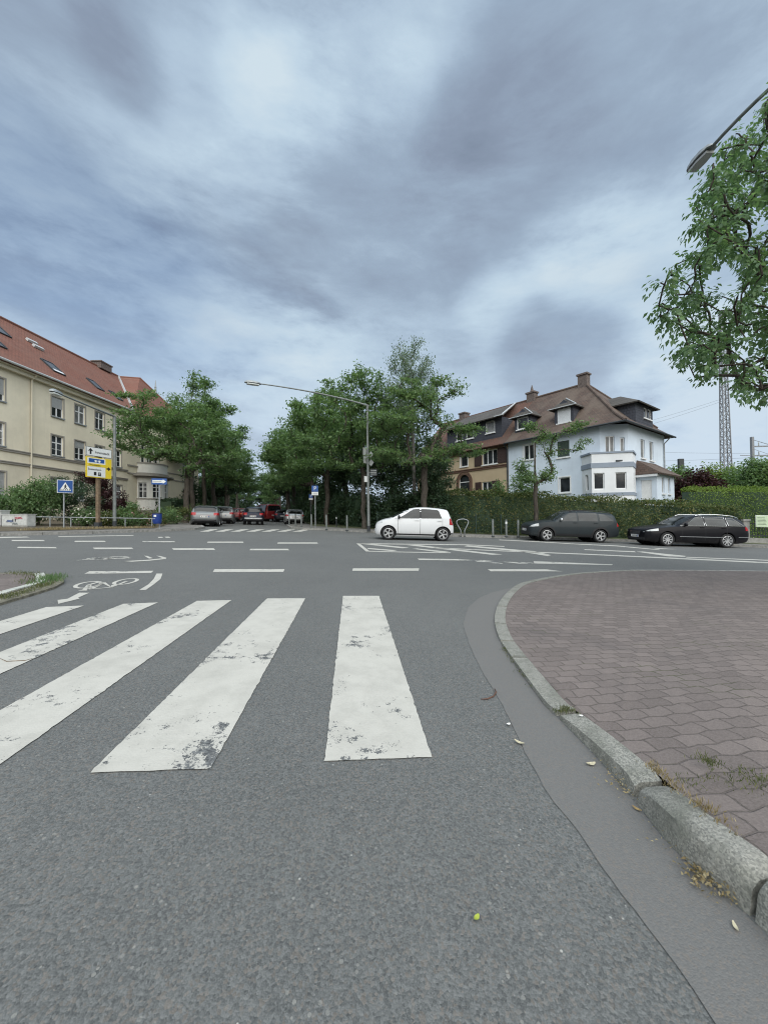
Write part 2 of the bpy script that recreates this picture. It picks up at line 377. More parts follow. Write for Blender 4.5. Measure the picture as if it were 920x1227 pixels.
leaves('leaf_walnut', (0.078, 0.142, 0.076), (0.118, 0.198, 0.103), (0.190, 0.276, 0.142), .42)
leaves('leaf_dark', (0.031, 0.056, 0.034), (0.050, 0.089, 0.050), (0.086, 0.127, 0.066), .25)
leaves('leaf_hedge', (0.041, 0.066, 0.024), (0.080, 0.118, 0.040), (0.222, 0.198, 0.076), .28)
leaves('leaf_bright', (.08, .13, .03), (.16, .24, .05), (.27, .35, .09), .35)
leaves('leaf_purple', (.028, .014, .016), (.048, .022, .024), (.075, .032, .032), .2)
leaves('leaf_grass', (.060, .080, .032), (.105, .125, .048), (.20, .19, .085), .3)
leaves('leaf_dry', (.16, .12, .06), (.27, .21, .11), (.42, .36, .22), .2)
def barkmat(name, c1, c2):
    b = NB(name); o = b.obj(); mp = b.n('ShaderNodeMapping'); mp.inputs['Scale'].default_value = (14, 14, 2.2); b.l(o, mp.inputs[0])
    n = b.noise(mp.outputs[0], 1.6, 6, .7)
    return b.out(b.mix(b.rng(n, .35, .65, 0, 1), c1, c2), .95, b.bump(n, .9, .03), 0, .1)
barkmat('bark', (.040, .034, .028), (.105, .092, .078)); barkmat('bark_birch', (.05, .046, .042), (.20, .19, .18))

# ---------------------------------------------------------------- mesh helpers
def tag(o, label=None, cat=None, group=None, kind=None):
    if label: o['label'] = label
    if cat: o['category'] = cat
    if group: o['group'] = group
    if kind: o['kind'] = kind
    return o
def thing(name, label, cat, loc=(0, 0, 0), rz=0.0, group=None):
    o = D.objects.new(name, None); COL.objects.link(o); o.location = loc; o.rotation_euler = (0, 0, rz)
    o.empty_display_size = .3
    return tag(o, label, cat, group)
def link_mesh(name, me, parent=None):
    o = D.objects.new(name, me); COL.objects.link(o)
    if parent is not None: o.parent = parent
    return o

class MB:
    def __init__(s): s.v = []; s.f = []; s.mi = []; s.mats = []; s.cur = 0
    def mat(s, name):
        if name not in s.mats: s.mats.append(name)
        s.cur = s.mats.index(name); return s
    def face(s, pts):
        i = len(s.v); s.v += [tuple(p) for p in pts]; s.f.append(tuple(range(i, i + len(pts)))); s.mi.append(s.cur); return s
    def add(s, vs, fs):
        i = len(s.v); s.v += [tuple(p) for p in vs]
        for f in fs: s.f.append(tuple(i + k for k in f)); s.mi.append(s.cur)
        return s
    def obox(s, c, ax, ay, az):
        c, ax, ay, az = map(Vector, (c, ax, ay, az))
        vs = [c + sx * ax + sy * ay + sz * az for sz in (-1, 1) for sy in (-1, 1) for sx in (-1, 1)]
        return s.add(vs, [(0, 2, 3, 1), (4, 5, 7, 6), (0, 1, 5, 4), (2, 6, 7, 3), (0, 4, 6, 2), (1, 3, 7, 5)])
    def box(s, c, size):
        return s.obox(c, (size[0] / 2, 0, 0), (0, size[1] / 2, 0), (0, 0, size[2] / 2))
    def bar(s, p0, p1, w, h=None, up=(0, 0, 1)):
        p0, p1 = Vector(p0), Vector(p1); d = (p1 - p0)
        u = Vector(up)
        if abs(d.normalized().dot(u)) > .98: u = Vector((0, 1, 0))
        sx = d.cross(u).normalized(); sy = sx.cross(d).normalized(); h = w if h is None else h
        return s.obox((p0 + p1) / 2, d / 2, sx * w / 2, sy * h / 2)
    def tube(s, path, rad, n=8, caps=True):
        path = [Vector(p) for p in path]; k = len(path)
        rad = [rad] * k if isinstance(rad, (int, float)) else rad
        rings = []; prev = None
        for i, p in enumerate(path):
            d = (path[min(i + 1, k - 1)] - path[max(i - 1, 0)])
            d = d.normalized() if d.length > 1e-9 else Vector((0, 0, 1))
            if prev is None:
                a = d.cross(Vector((0, 0, 1)))
                if a.length < .05: a = d.cross(Vector((0, 1, 0)))
            else:
                a = prev - d * prev.dot(d)
                if a.length < 1e-6: a = d.cross(Vector((0, 1, 0)))
            a.normalize(); prev = a; b = d.cross(a)
            rings.append([p + (a * math.cos(2 * PI * j / n) + b * math.sin(2 * PI * j / n)) * rad[i] for j in range(n)])
        vs = [q for r in rings for q in r]; fs = []
        for i in range(k - 1):
            for j in range(n):
                fs.append((i * n + j, i * n + (j + 1) % n, (i + 1) * n + (j + 1) % n, (i + 1) * n + j))
        if caps: fs.append(tuple(reversed(range(n)))); fs.append(tuple((k - 1) * n + j for j in range(n)))
        return s.add(vs, fs)
    def lathe(s, c, prof, axis='z', n=24, close=False):
        """prof: (radius, height) list"""
        c = Vector(c); vs = []; fs = []; k = len(prof)
        for (r, h) in prof:
            for j in range(n):
                a = 2 * PI * j / n; x, y = r * math.cos(a), r * math.sin(a)
                vs.append(c + (Vector((x, y, h)) if axis == 'z' else Vector((x, h, y)) if axis == 'y' else Vector((h, x, y))))
        for i in range(k if close else k - 1):
            for j in range(n):
                fs.append((i * n + j, i * n + (j + 1) % n, ((i + 1) % k) * n + (j + 1) % n, ((i + 1) % k) * n + j))
        return s.add(vs, fs)
    def prism(s, pts, off):
        """closed outline extruded by off"""
        pts = [Vector(p) for p in pts]; off = Vector(off); n = len(pts)
        vs = pts + [p + off for p in pts]
        return s.add(vs, [tuple(reversed(range(n))), tuple(range(n, 2 * n))] + [(i, (i + 1) % n, n + (i + 1) % n, n + i) for i in range(n)])
    def build(s, name, mat=None, parent=None, smooth=False, uv=True, fix=True):
        me = D.meshes.new(name)
        me.from_pydata(s.v, [], s.f)
        for m in (s.mats or [mat]): me.materials.append(MATS[m])
        if s.mats: me.polygons.foreach_set('material_index', s.mi)
        if fix:
            bm = bmesh.new(); bm.from_mesh(me)
            if smooth: bmesh.ops.remove_doubles(bm, verts=bm.verts, dist=1e-4)
            bmesh.ops.recalc_face_normals(bm, faces=bm.faces); bm.to_mesh(me); bm.free()
        if uv:
            ul = me.uv_layers.new(name='uv')
            for p in me.polygons:
                n = p.normal
                t = Vector((-n.y, n.x, 0)) if abs(n.z) < .98 else Vector((1, 0, 0))
                t.normalize(); w = n.cross(t)
                for li in p.loop_indices:
                    c = me.vertices[me.loops[li].vertex_index].co
                    ul.data[li].uv = (c.dot(t), c.dot(w))
        if smooth: me.polygons.foreach_set('use_smooth', [True] * len(me.polygons))
        me.update()
        return link_mesh(name, me, parent)
    def bbox(s):
        a = np.array(s.v); return a.min(0), a.max(0)

def smooth_edges(o, ang=35):
    o.data.polygons.foreach_set('use_smooth', [True] * len(o.data.polygons))
    bm = bmesh.new(); bm.from_mesh(o.data)
    for e in bm.edges:
        if len(e.link_faces) == 2 and e.calc_face_angle(0) > R(ang): e.smooth = False
    bm.to_mesh(o.data); bm.free(); return o

def text_mesh(name, s, size, origin, ax, ay, mat, parent, extrude=.004, align='LEFT'):
    """lettering lying in the plane (ax, ay) at origin (parent space)"""
    cu = D.curves.new(name, 'FONT'); cu.body = s; cu.size = size; cu.extrude = extrude; cu.align_x = align; cu.align_y = 'CENTER'
    to = D.objects.new(name, cu); COL.objects.link(to)
    bpy.context.view_layer.update()
    dg = bpy.context.evaluated_depsgraph_get()
    me = D.meshes.new_from_object(to.evaluated_get(dg)); D.objects.remove(to)
    ax, ay = Vector(ax).normalized(), Vector(ay).normalized(); az = ax.cross(ay)
    M = Matrix((ax, ay, az)).transposed().to_4x4(); M.translation = Vector(origin)
    me.transform(M); me.materials.clear(); me.materials.append(MATS[mat]); me.name = name
    return link_mesh(name, me, parent)

def mesh_np(name, V, Fq, mat):
    """numpy quads to mesh"""
    me = D.meshes.new(name); nv_, nf = len(V), len(Fq)
    me.vertices.add(nv_); me.vertices.foreach_set('co', np.ascontiguousarray(V, dtype=np.float32).ravel())
    k = Fq.shape[1]
    me.loops.add(nf * k); me.loops.foreach_set('vertex_index', np.ascontiguousarray(Fq, dtype=np.int32).ravel())
    me.polygons.add(nf); me.polygons.foreach_set('loop_start', np.arange(0, nf * k, k, dtype=np.int32))
    me.update(calc_edges=True); me.materials.append(MATS[mat]); return me

def leaf_quads(C, Dv, Nv, length, width, fold=.25):
    """diamond leaves: C centres, Dv along, Nv normal; arrays (n,3), length/width arrays"""
    Dv = Dv / (np.linalg.norm(Dv, axis=1, keepdims=True) + 1e-9)
    S = np.cross(Dv, Nv); S /= (np.linalg.norm(S, axis=1, keepdims=True) + 1e-9)
    Nn = np.cross(S, Dv)
    l = length[:, None]; w = width[:, None]
    a = C - Dv * l * .5; c = C + Dv * l * .5 - Nn * l * .08
    b = C + S * w * .5 + Nn * w * fold - Dv * l * .08; d = C - S * w * .5 + Nn * w * fold - Dv * l * .08
    V = np.stack([a, b, c, d], 1).reshape(-1, 3)
    return V, np.arange(len(V)).reshape(-1, 4)
def runit(rng, n):
    v_ = rng.normal(size=(n, 3)); return v_ / (np.linalg.norm(v_, axis=1, keepdims=True) + 1e-9)
# ================================================================ ground, roads, pavements
def poly_sheet(name, pts, mat, kind='structure', parent=None, skirt=0.0):
    """flat polygon (world points), triangulated, with an optional kerb face dropping by skirt"""
    bm = bmesh.new(); vs = [bm.verts.new(p) for p in pts]
    es = [bm.edges.new((vs[i], vs[(i + 1) % len(vs)])) for i in range(len(vs))]
    bmesh.ops.triangle_fill(bm, edges=es, use_beauty=True, normal=(0, 0, 1))
    for f in bm.faces:
        if f.normal.z < 0: f.normal_flip()
    if skirt:
        low = [bm.verts.new(Vector(p) - Vector((0, 0, skirt))) for p in pts]
        for i in range(len(vs)):
            j = (i + 1) % len(vs); bm.faces.new((vs[i], vs[j], low[j], low[i]))
    me = D.meshes.new(name); bm.to_mesh(me); bm.free(); me.materials.append(MATS[mat])
    o = link_mesh(name, me, parent)
    if kind: tag(o, kind=kind)
    return o

def grid_sheet(name, xs, ys, mat, dz):
    V = [(x, y, G(x, y) + dz) for y in ys for x in xs]; n = len(xs)
    Fs = [(j * n + i, j * n + i + 1, (j + 1) * n + i + 1, (j + 1) * n + i) for j in range(len(ys) - 1) for i in range(n - 1)]
    me = D.meshes.new(name); me.from_pydata(V, [], Fs); me.materials.append(MATS[mat])
    return tag(link_mesh(name, me), kind='structure')
grid_sheet('terrain', [-900, -60, 0, 60, 900], [-300, -20, 60, 150, 1400], 'meadow', -.06)
road = grid_sheet('road', [-60, -30, 0, 30, 60], [-14, 0, 20, 40, 80, 150], 'asphalt', 0)

def quads_px(name, polys, mat, dz=.004, parent=None):
    mb = MB(); mb.mat(mat)
    for p in polys: mb.face([gp(x, y, dz) for (x, y) in p])
    o = mb.build(name, parent=parent, uv=False, fix=False)
    for q in o.data.polygons:
        if q.normal.z < 0: q.flip()
    return o
def mark(polys, mat='lane_paint', name='lane_marking', dz=.004):
    return quads_px(name, polys, mat, dz, road)

# --- zebra crossing (each bar a sheet of thermoplastic)
VPX, VPY = 422.0, 616.5
def bar_edge(x0, y0, y1):      # edge of a bar: through (x0,y0) towards the crossing's vanishing point
    s = (x0 - VPX) / (y0 - VPY); return (x0 + s * (y1 - y0), y1)
zb = []
def subdiv_bar(a, b, c, d, n=6):
    pass
for (xl, yl, xr, yr, nl, nr) in [(411, 714, 454, 714, 912, 907), (320, 717, 366, 717, 926, 921), (236, 720, 277.5, 719, 945, 938),
                                 (148, 723.5, 189, 722, 962, 955), (55.7, 727.4, 101, 725.6, 978, 970)]:
    zb.append([(xl, yl), (xr, yr), bar_edge(xr, yr, nr), bar_edge(xl, yl, nl)])
def ragged_bar(mb, quad, amp=.0016, step=.03):
    rr = random.Random(int(quad[0][0] * 7)); P = [gp(x, y, .005) for x, y in quad]
    A, B = (P[0], P[3]), (P[1], P[2]); n = int((A[1] - A[0]).length / step); rows = []
    for k in range(n + 1):
        f = k / n; a, b = A[0].lerp(A[1], f), B[0].lerp(B[1], f); d = (b - a).normalized(); t = (A[1] - A[0]).normalized()
        j = lambda: rr.gauss(0, amp) * (1.8 if rr.random() < .12 else 1)
        row = [a + d * j()] + [a.lerp(b, q / 8) for q in range(1, 8)] + [b + d * j()]
        if k in (0, n): row = [p + t * j() * 1.2 for p in row]
        rows.append(row)
    vs = [p for r in rows for p in r]; c = 9
    mb.add(vs, [(i * c + j, i * c + j + 1, (i + 1) * c + j + 1, (i + 1) * c + j) for i in range(n) for j in range(c - 1)])
zmb = MB(); zmb.mat('zebra_paint')
for q in zb: ragged_bar(zmb, q)
o_ = zmb.build('zebra_crossing', parent=road, uv=False, fix=False)
for q in o_.data.polygons:
    if q.normal.z < 0: q.flip()

# --- dashes and lines, traced on the ground plane
mark([[(101, 687.6), (107, 684.6), (184, 684), (181, 686.6)],
      [(257, 682), (341, 682), (339.5, 685.3), (255, 685.5)],
      [(423, 681), (502, 681), (501.5, 684), (422, 684)],
      [(584, 682), (655, 682.3), (674, 684.7), (588, 684.6)]])
mark([[(187.5, 687.3), (194.7, 687.3), (192.4, 693.8), (184.2, 693.8)], [(184.2, 693.8), (192.4, 693.8), (184.2, 700.3), (177.7, 700.3)],
      [(177.7, 700.3), (184.2, 700.3), (174.4, 707.2), (167, 706.8)]])
mark([[(22, 655.2), (67, 655.6), (68, 657), (20, 656.6)], [(111, 656.2), (158, 656.2), (160, 658), (113, 658)],
      [(206, 657), (256, 657), (258, 659), (208, 659)], [(300, 657.6), (345, 657.6), (346.5, 659.4), (299, 659.4)]])
mark([[(14, 647), (52, 647), (54, 648.4), (14, 648.4)], [(90, 648), (125, 648), (127, 649.4), (89, 649.4)],
      [(249, 649), (291, 649), (292, 650.4), (248, 650.4)], [(333, 650), (380, 650), (381, 651.4), (332, 651.4)],
      [(189, 643.4), (194, 643.2), (195.5, 644.4), (190, 644.5)], [(197, 643.2), (202, 643), (204.5, 644.3), (199, 644.4)]])
mark([[(171, 648.4), (209, 648.6), (210, 649.8), (170, 649.8)]], 'worn_paint')
mark([[(-150, 644.5), (0, 643.3), (32, 643), (36, 643.9), (0, 644.8), (-150, 647)], [(70, 642.6), (160, 641.2), (160, 641.9), (70, 643.4)]])
# hatched wedge in front of the white car
mark([[(427, 651.3), (431, 651.2), (442, 660), (438, 660.4)], [(427, 651.2), (436, 650.8), (490, 656.2), (482, 657)],
      [(441, 656.6), (476, 659.4), (470, 660.4), (440, 657.8)], [(438, 659.9), (478, 661.0), (540, 662), (540, 662.8), (478, 661.9), (438, 660.8)],
      [(486, 653), (500, 653), (602, 664.4), (590, 664.9)], [(494, 657.6), (500, 657.2), (538, 661.2), (530, 662.2)],
      [(431, 651), (560, 652.4), (604, 654.4), (604, 655.2), (560, 653.3), (431, 651.9)]])
mark([[(560, 653.5), (640, 660.4), (660, 665.2), (656, 666.4), (622, 660.8), (556, 654.6)],
      [(520, 656), (600, 659.6), (700, 663.5), (800, 668), (920, 673.6), (1100, 682), (1100, 684), (920, 675), (800, 669.3), (700, 664.6), (600, 660.6), (520, 656.8)]])
mark([[(500, 669.3), (549, 670), (551, 671.6), (502, 671)], [(639, 672.5), (660, 673.2), (734, 676.4), (733, 677.2), (640, 675.2)]])
mark([[(549, 670.2), (575, 671.2), (575, 672.2), (551, 671.6)], [(575, 671.0), (594, 672.4), (603, 675.6), (586, 674.6), (592, 673.9), (570, 673.2)],
      [(594, 672.4), (622, 675.4), (640, 675.2), (640, 674.2), (603, 673)]], 'worn_paint')
mark([[(762, 661.0), (770, 660.9), (822, 666.2), (820, 667.3), (800, 666.6)], [(822, 667.3), (920, 670.9), (1100, 678), (1100, 680), (920, 671.9), (822, 668.1)],
      [(700, 658.2), (760, 660.6), (762, 661.8), (700, 659)]])
mark([[(598, 646.6), (640, 648.6), (690, 651.6), (740, 653.8), (790, 658.6), (790, 659.2), (740, 654.7), (690, 652.3), (640, 649.3), (598, 647.3)],
      [(780, 656.4), (794, 657.2), (812, 658.2), (790, 657.9)]])
# zebra crossing across the mouth of the side street
fz = []
for k in range(7):
    x0 = 252 + k * 18.5
    fz.append([(x0, 634.2 + .05 * k), (x0 + 9.5, 634.2 + .05 * k), (x0 - 2.5, 637.1), (x0 - 13, 637.1)])
mark(fz, 'lane_paint', 'zebra_crossing')

# --- bicycle symbols and arrows
def stroke_px(pts, w, mat='lane_paint', name='bicycle_symbol', closed=False):
    """a line of paint of width w metres through points given on the ground"""
    P = [gp(x, y, .004) for (x, y) in pts]; n = len(P); mb = MB(); mb.mat(mat); A = []
    for i, p in enumerate(P):
        a = P[(i - 1) % n] if closed or i > 0 else P[i]; b = P[(i + 1) % n] if closed or i < n - 1 else P[i]
        d = (b - a); d.z = 0; d.normalize(); s = Vector((-d.y, d.x, 0)) * w / 2; s.z = GA * s.x + GB * s.y
        A.append((p + s, p - s))
    for i in range(n if closed else n - 1):
        j = (i + 1) % n; mb.face([A[i][0], A[i][1], A[j][1], A[j][0]])
    return mb
def bike(wheels, frame, arrow, mat, w):
    allmb = MB(); allmb.mat(mat)
    for (cx, cy, rx, ry, tilt) in wheels:
        pts = []
        for k in range(22):
            a = 2 * PI * k / 22; dx, dy = rx * math.cos(a), ry * math.sin(a); pts.append((cx + dx, cy + dy + tilt * dx))
        m = stroke_px(pts, w, mat, closed=True); allmb.add(m.v, m.f)
    for pts in frame:
        m = stroke_px(pts, w, mat); allmb.add(m.v, m.f)
    for pts in arrow: allmb.face([gp(x, y, .0045) for (x, y) in pts])
    o = allmb.build('bicycle_symbol', parent=road, uv=False, fix=False)
    for q in o.data.polygons:
        if q.normal.z < 0: q.flip()
def s6(p): return [(60 + x / 6.133, 660 + y / 6.133) for (x, y) in p]
bike([(60 + 280 / 6.133, 660 + 250 / 6.133, 15.6, 3.4, -.13), (60 + 555 / 6.133, 660 + 226 / 6.133, 14.0, 2.9, -.16)],
     [s6([(250, 290), (285, 250), (350, 232), (395, 235), (450, 268), (560, 225)]), s6([(285, 250), (300, 282), (450, 268), (470, 250)]), s6([(300, 282), (385, 238)]), s6([(215, 290), (275, 290)])],
     [s6([(215, 308), (290, 308), (205, 345), (160, 366), (60, 390), (55, 362), (130, 352)]), s6([(160, 366), (205, 345), (218, 352), (175, 362)])], 'lane_paint', .05)
bike([(60 + 360 / 6.133, 660 + 56 / 6.133, 12.5, 1.5, -.02), (60 + 500 / 6.133, 660 + 50 / 6.133, 11, 1.3, -.02)],
     [s6([(200, 70), (290, 62), (350, 50), (440, 60), (520, 48), (590, 54)]), s6([(350, 66), (430, 60), (460, 48)])], [], 'worn_paint', .08)
quads_px('lane_arrow', [s6([(540, 76), (720, 66), (855, 52), (850, 60), (720, 74), (600, 80)]), s6([(690, 36), (715, 38), (755, 54), (728, 58)]),
                        s6([(780, 36), (810, 38), (858, 52), (835, 58)])], 'lane_paint', .0045, road)

# ---------------------------------------------------------------- near right pavement, kerb and gutter strip
gut_out = [(624, 700.5), (612, 704.5), (590, 710), (575, 716), (564, 725), (558.6, 733.7), (555, 748), (560.6, 769), (575, 800), (602, 845), (629, 901), (663, 960), (689, 992), (748, 1076), (799, 1142), (853, 1221), (905, 1300), (1010, 1450)]
kerb_low = [(760, 683.6), (742, 683.9), (705, 686), (676, 689.2), (645, 694.5), (620.6, 701), (602, 717), (592.5, 738), (596, 762.6), (612, 789.5), (632, 818), (653.6, 847), (668, 860), (705, 899), (746.6, 944.5), (794.7, 1005.6), (834, 1045), (888.6, 1092), (925, 1128), (1010, 1215), (1200, 1400)]
kerb_h = [.010, .012, .012, .014, .016, .018, .020, .022, .024, .026, .028, .030, .034, .058, .078, .112, .12, .12, .12, .12, .12]
# the gutter strip of darker smooth asphalt
outer = [gp(x, y, .003) for (x, y) in gut_out]
inner = [gp(x, y, .003) for (x, y) in kerb_low[5:]]
low = [gp(x, y, 0) for (x, y) in kerb_low]
lowv = [Vector(p) for p in low]
def inward(i):
    a, b = lowv[max(i - 1, 0)], lowv[min(i + 1, len(lowv) - 1)]
    d = b - a; d.z = 0; d.normalize(); n = Vector((-d.y, d.x, 0))    # pavement lies on this side of the walking direction
    return n
kout, kin = [], []
for i, p in enumerate(lowv):
    n = inward(i)
    if n.x < 0 and i > 6: n = -n
    if i <= 6 and n.y > 0 and n.x <= 0: n = -n
    w = .115 if i < 13 else .125
    set_b = .004 if kerb_h[i] < .04 else .018
    for lst, off in ((kout, set_b), (kin, w)):
        q = p + n * off; q.z = G(q.x, q.y) + kerb_h[i]; lst.append(q)
def resample(pts, step):
    out = [pts[0].copy()]; acc = 0
    for a, b in zip(pts, pts[1:]):
        L_ = (b - a).length; t = step - acc
        while t < L_: out.append(a.lerp(b, t / L_)); t += step
        acc = (acc + L_) % step
    out.append(pts[-1].copy()); return out
def lerp_list(lst, f):
    i = min(int(f), len(lst) - 2); return lst[i].lerp(lst[i + 1], f - i)
def catmull(lst, f):
    i = min(int(f), len(lst) - 2); t = f - i
    p0, p1, p2, p3 = lst[max(i - 1, 0)], lst[i], lst[i + 1], lst[min(i + 2, len(lst) - 1)]
    return .5 * ((2 * p1) + (p2 - p0) * t + (2 * p0 - 5 * p1 + 4 * p2 - p3) * t * t + (3 * p1 - p0 - 3 * p2 + p3) * t ** 3)
_r = random.Random(8); gmb = MB(); gmb.mat('gutter_asphalt'); grows = []   # the strip's outer edge is uneven where it was patched in
_o = resample(outer, .045); _i = resample(inner, .02); ng = len(_o) - 1; j_ = 0.0
for k in range(ng + 1):
    q = _o[k]; p = lerp_list(_i, k / ng * (len(_i) - 1)); d_ = (q - p).normalized(); j_ = j_ * .6 + _r.gauss(0, .0022); q = q + d_ * j_
    p, q = Vector(p), Vector(q)
    for w_ in (p, q): w_.z = G(w_.x, w_.y) + .003
    grows.append((q, p))
for r0, r1 in zip(grows, grows[1:]): gmb.face([r0[0], r0[1], r1[1], r1[0]])
o_ = gmb.build('gutter', uv=False, fix=False); tag(o_, kind='structure')
for q in o_.data.polygons:
    if q.normal.z < 0: q.flip()
# individual stones: breaks given as fractions of the point list
breaks = [0, 1.0, 2.0, 3.1, 4.4, 5.6, 6.55, 7.45, 8.3, 9.05, 12.0, 14.25, 17.3, 19, 20]
rnd = random.Random(4)
kmb = MB(); kmb.mat('granite')
for s0, s1 in zip(breaks, breaks[1:]):
    n = 10; gap = .026 if s1 <= 9.05 else .034
    jz = rnd.uniform(-.003, .003); big = s0 >= 12
    rows = []
    for k in range(n + 1):
        f = s0 + (s1 - s0) * k / n
        lo, ou, inn = catmull(lowv, f).copy(), catmull(kout, f).copy(), catmull(kin, f).copy()
        e = 1.0
        if big and k in (0, n): e = .55           # worn rounded end of the high stones
        elif big and k in (1, n - 1): e = .93
        lo = Vector((lo.x, lo.y, G(lo.x, lo.y) - .04))
        mid = ou.lerp(inn, .22)
        hz_ = ou.z + jz - G(ou.x, ou.y)
        ou_ = Vector((ou.x, ou.y, G(ou.x, ou.y) + hz_ * e * (.82 if big else .95)))
        fac = ou_.lerp(lo, .45) + (lowv[0] * 0)
        mid.z += jz * e - (1 - e) * hz_ * .8; mid.z += rnd.uniform(-.0025, .0025) * (1 if big else .3)
        inn.z += jz - (1 - e) * hz_ * .6 + .003
        inl = Vector((inn.x, inn.y, G(inn.x, inn.y) - .04))
        rows.append([lo, fac, ou_, mid, inn, inl])
    # shrink towards the stone's middle to leave a joint
    c = rows[n // 2]
    for k in (0, n):
        q = rows[1] if k == 0 else rows[n - 1]
        L_ = (rows[k][2] - q[2]).length
        for j in range(6): rows[k][j] = rows[k][j].lerp(q[j], min(.8, gap * .5 / max(L_, 1e-3)))
    vs = [p for r in rows for p in r]; fs = []
    for k in range(n):
        for j in range(5): fs.append((k * 6 + j, k * 6 + j + 1, (k + 1) * 6 + j + 1, (k + 1) * 6 + j))
    fs += [tuple(range(6)), tuple(reversed(range(n * 6, n * 6 + 6)))]
    kmb.add(vs, fs)
kerb = kmb.build('kerb', uv=False); tag(kerb, kind='structure'); smooth_edges(kerb, 40)
# paving surface behind it
edge = [catmull(kin, f / 4) for f in range(0, 4 * (len(kin) - 1) + 1)]
edge = [Vector((p.x, p.y, p.z - .004)) for p in edge]
far = [gp(x, y, .012) for (x, y) in [(1500, 692), (1100, 687), (920, 684.8), (850, 684), (790, 683.6)]]
xr = 40.0
pts = far + edge + [Vector((xr, edge[-1].y, G(xr, 0) + .12)), Vector((xr, far[0].y, G(xr, far[0].y) + .012))]
poly_sheet('pavement', pts, 'red_pavers')
# litter and dirt line in the gutter and the light kerb along the far edge
fe = MB(); fe.mat('kerb_stone')
fp = [gp(x, y, 0) for (x, y) in [(756, 683.7), (850, 684.1), (920, 685), (1100, 687.3), (1500, 692.5)]]
for a, b in zip(fp, fp[1:]):
    d = b - a; k = max(1, int(d.length / 1.0))
    for q in range(k):
        p0, p1 = a.lerp(b, q / k + .004 / 1), a.lerp(b, (q + 1) / k - .004)
        fe.bar(p0 + Vector((0, .0, -.05)), p1 + Vector((0, .0, -.05)), .12, .13)
tag(fe.build('far_kerb', uv=False), kind='structure')

# ---------------------------------------------------------------- island on the left edge
isl = [gp(x, y, .03) for (x, y) in [(-400, 684), (0, 686), (35, 686.3), (58, 688), (70, 690.5), (77, 694), (76, 697.5), (66, 703), (40, 711), (0, 722.5), (-150, 765), (-500, 900)]]
poly_sheet('island', isl, 'dirt_edge', skirt=.06)
ipv = [gp(x, y, .036) for (x, y) in [(-400, 686), (0, 687.4), (30, 688), (45, 690.6), (46, 697.5), (33, 704), (0, 714.5), (-150, 752), (-500, 880)]]
poly_sheet('island_paving', ipv, 'red_pavers')
kp = [(47, 690.4), (49, 694.5), (49, 699), (42, 703), (25, 708), (12, 711.5), (0, 715.5), (-60, 733), (-150, 757), (-500, 885)]
km = MB(); km.mat('pale_kerb'); kpts = [gp(x, y, .0) for (x, y) in kp]
for a, b in zip(kpts, kpts[1:]):
    k = max(1, int((b - a).length / .8))
    for q in range(k):
        p0, p1 = a.lerp(b, q / k + .01), a.lerp(b, (q + 1) / k - .01)
        km.bar(p0, p1, .11, .10)
tag(km.build('island_kerb', uv=False), kind='structure')

# ---------------------------------------------------------------- far pavements
ST = (-.325, -.33)                                  # side street centre line x = ST0*y + ST1
def st_x(y, off): return ST[0] * y + ST[1] + off
lk = [(-700, 655), (-150, 645), (0, 642.1), (50, 641.2), (110, 639.6), (160, 638), (205, 636.5), (232, 635.2), (244, 633.2)]
LP = [gp(x, y, 0) for (x, y) in lk]
LP += [Vector((st_x(Y, -4.3), Y, G(st_x(Y, -4.3), Y))) for Y in (29, 34, 45, 80, 150)]
KH = .11
def raised(P, dz): return [Vector((p.x, p.y, G(p.x, p.y) + dz)) for p in P]
poly_sheet('pavement_across', raised(LP, KH) + raised([Vector((-60, 150, 0)), Vector((-60, LP[0].y, 0))], KH), 'grey_paving', skirt=.15)
rk = [(350, 633.6), (365, 634.8), (391, 635.6), (415, 636.8), (441, 638.2), (500, 641), (550, 643.4), (610, 645), (680, 646.6), (750, 649.2), (820, 652), (905, 656), (1000, 660.5), (1300, 672)]
RP = [Vector((st_x(Y, 4.0), Y, 0)) for Y in (150, 80, 45, 36)] + [Vector((st_x(31.5, 2.6), 31.5, 0))] + [gp(x, y, 0) for (x, y) in rk]
poly_sheet('pavement_opposite', raised(RP, KH) + raised([Vector((60, RP[-1].y, 0)), Vector((60, 150, 0))], KH), 'grey_paving', skirt=.15)
def kerb_line(name, P, w=.14, h=.125, mat='kerb_stone'):
    mb = MB(); mb.mat(mat)
    for a, b in zip(P, P[1:]):
        d = b - a; k = max(1, int(d.length / 1.0)); n = Vector((-d.y, d.x, 0)).normalized() * 0
        for q in range(k):
            p0, p1 = a.lerp(b, q / k), a.lerp(b, (q + 1) / k); g = (p1 - p0).normalized() * .006
            p0 = Vector((p0.x, p0.y, G(p0.x, p0.y) + .05)); p1 = Vector((p1.x, p1.y, G(p1.x, p1.y) + .05))
            mb.bar(p0 + g, p1 - g, w, h)
    return tag(mb.build(name, uv=False), kind='structure')
kerb_line('kerb_across', LP[1:13]); kerb_line('kerb_opposite', RP[2:])
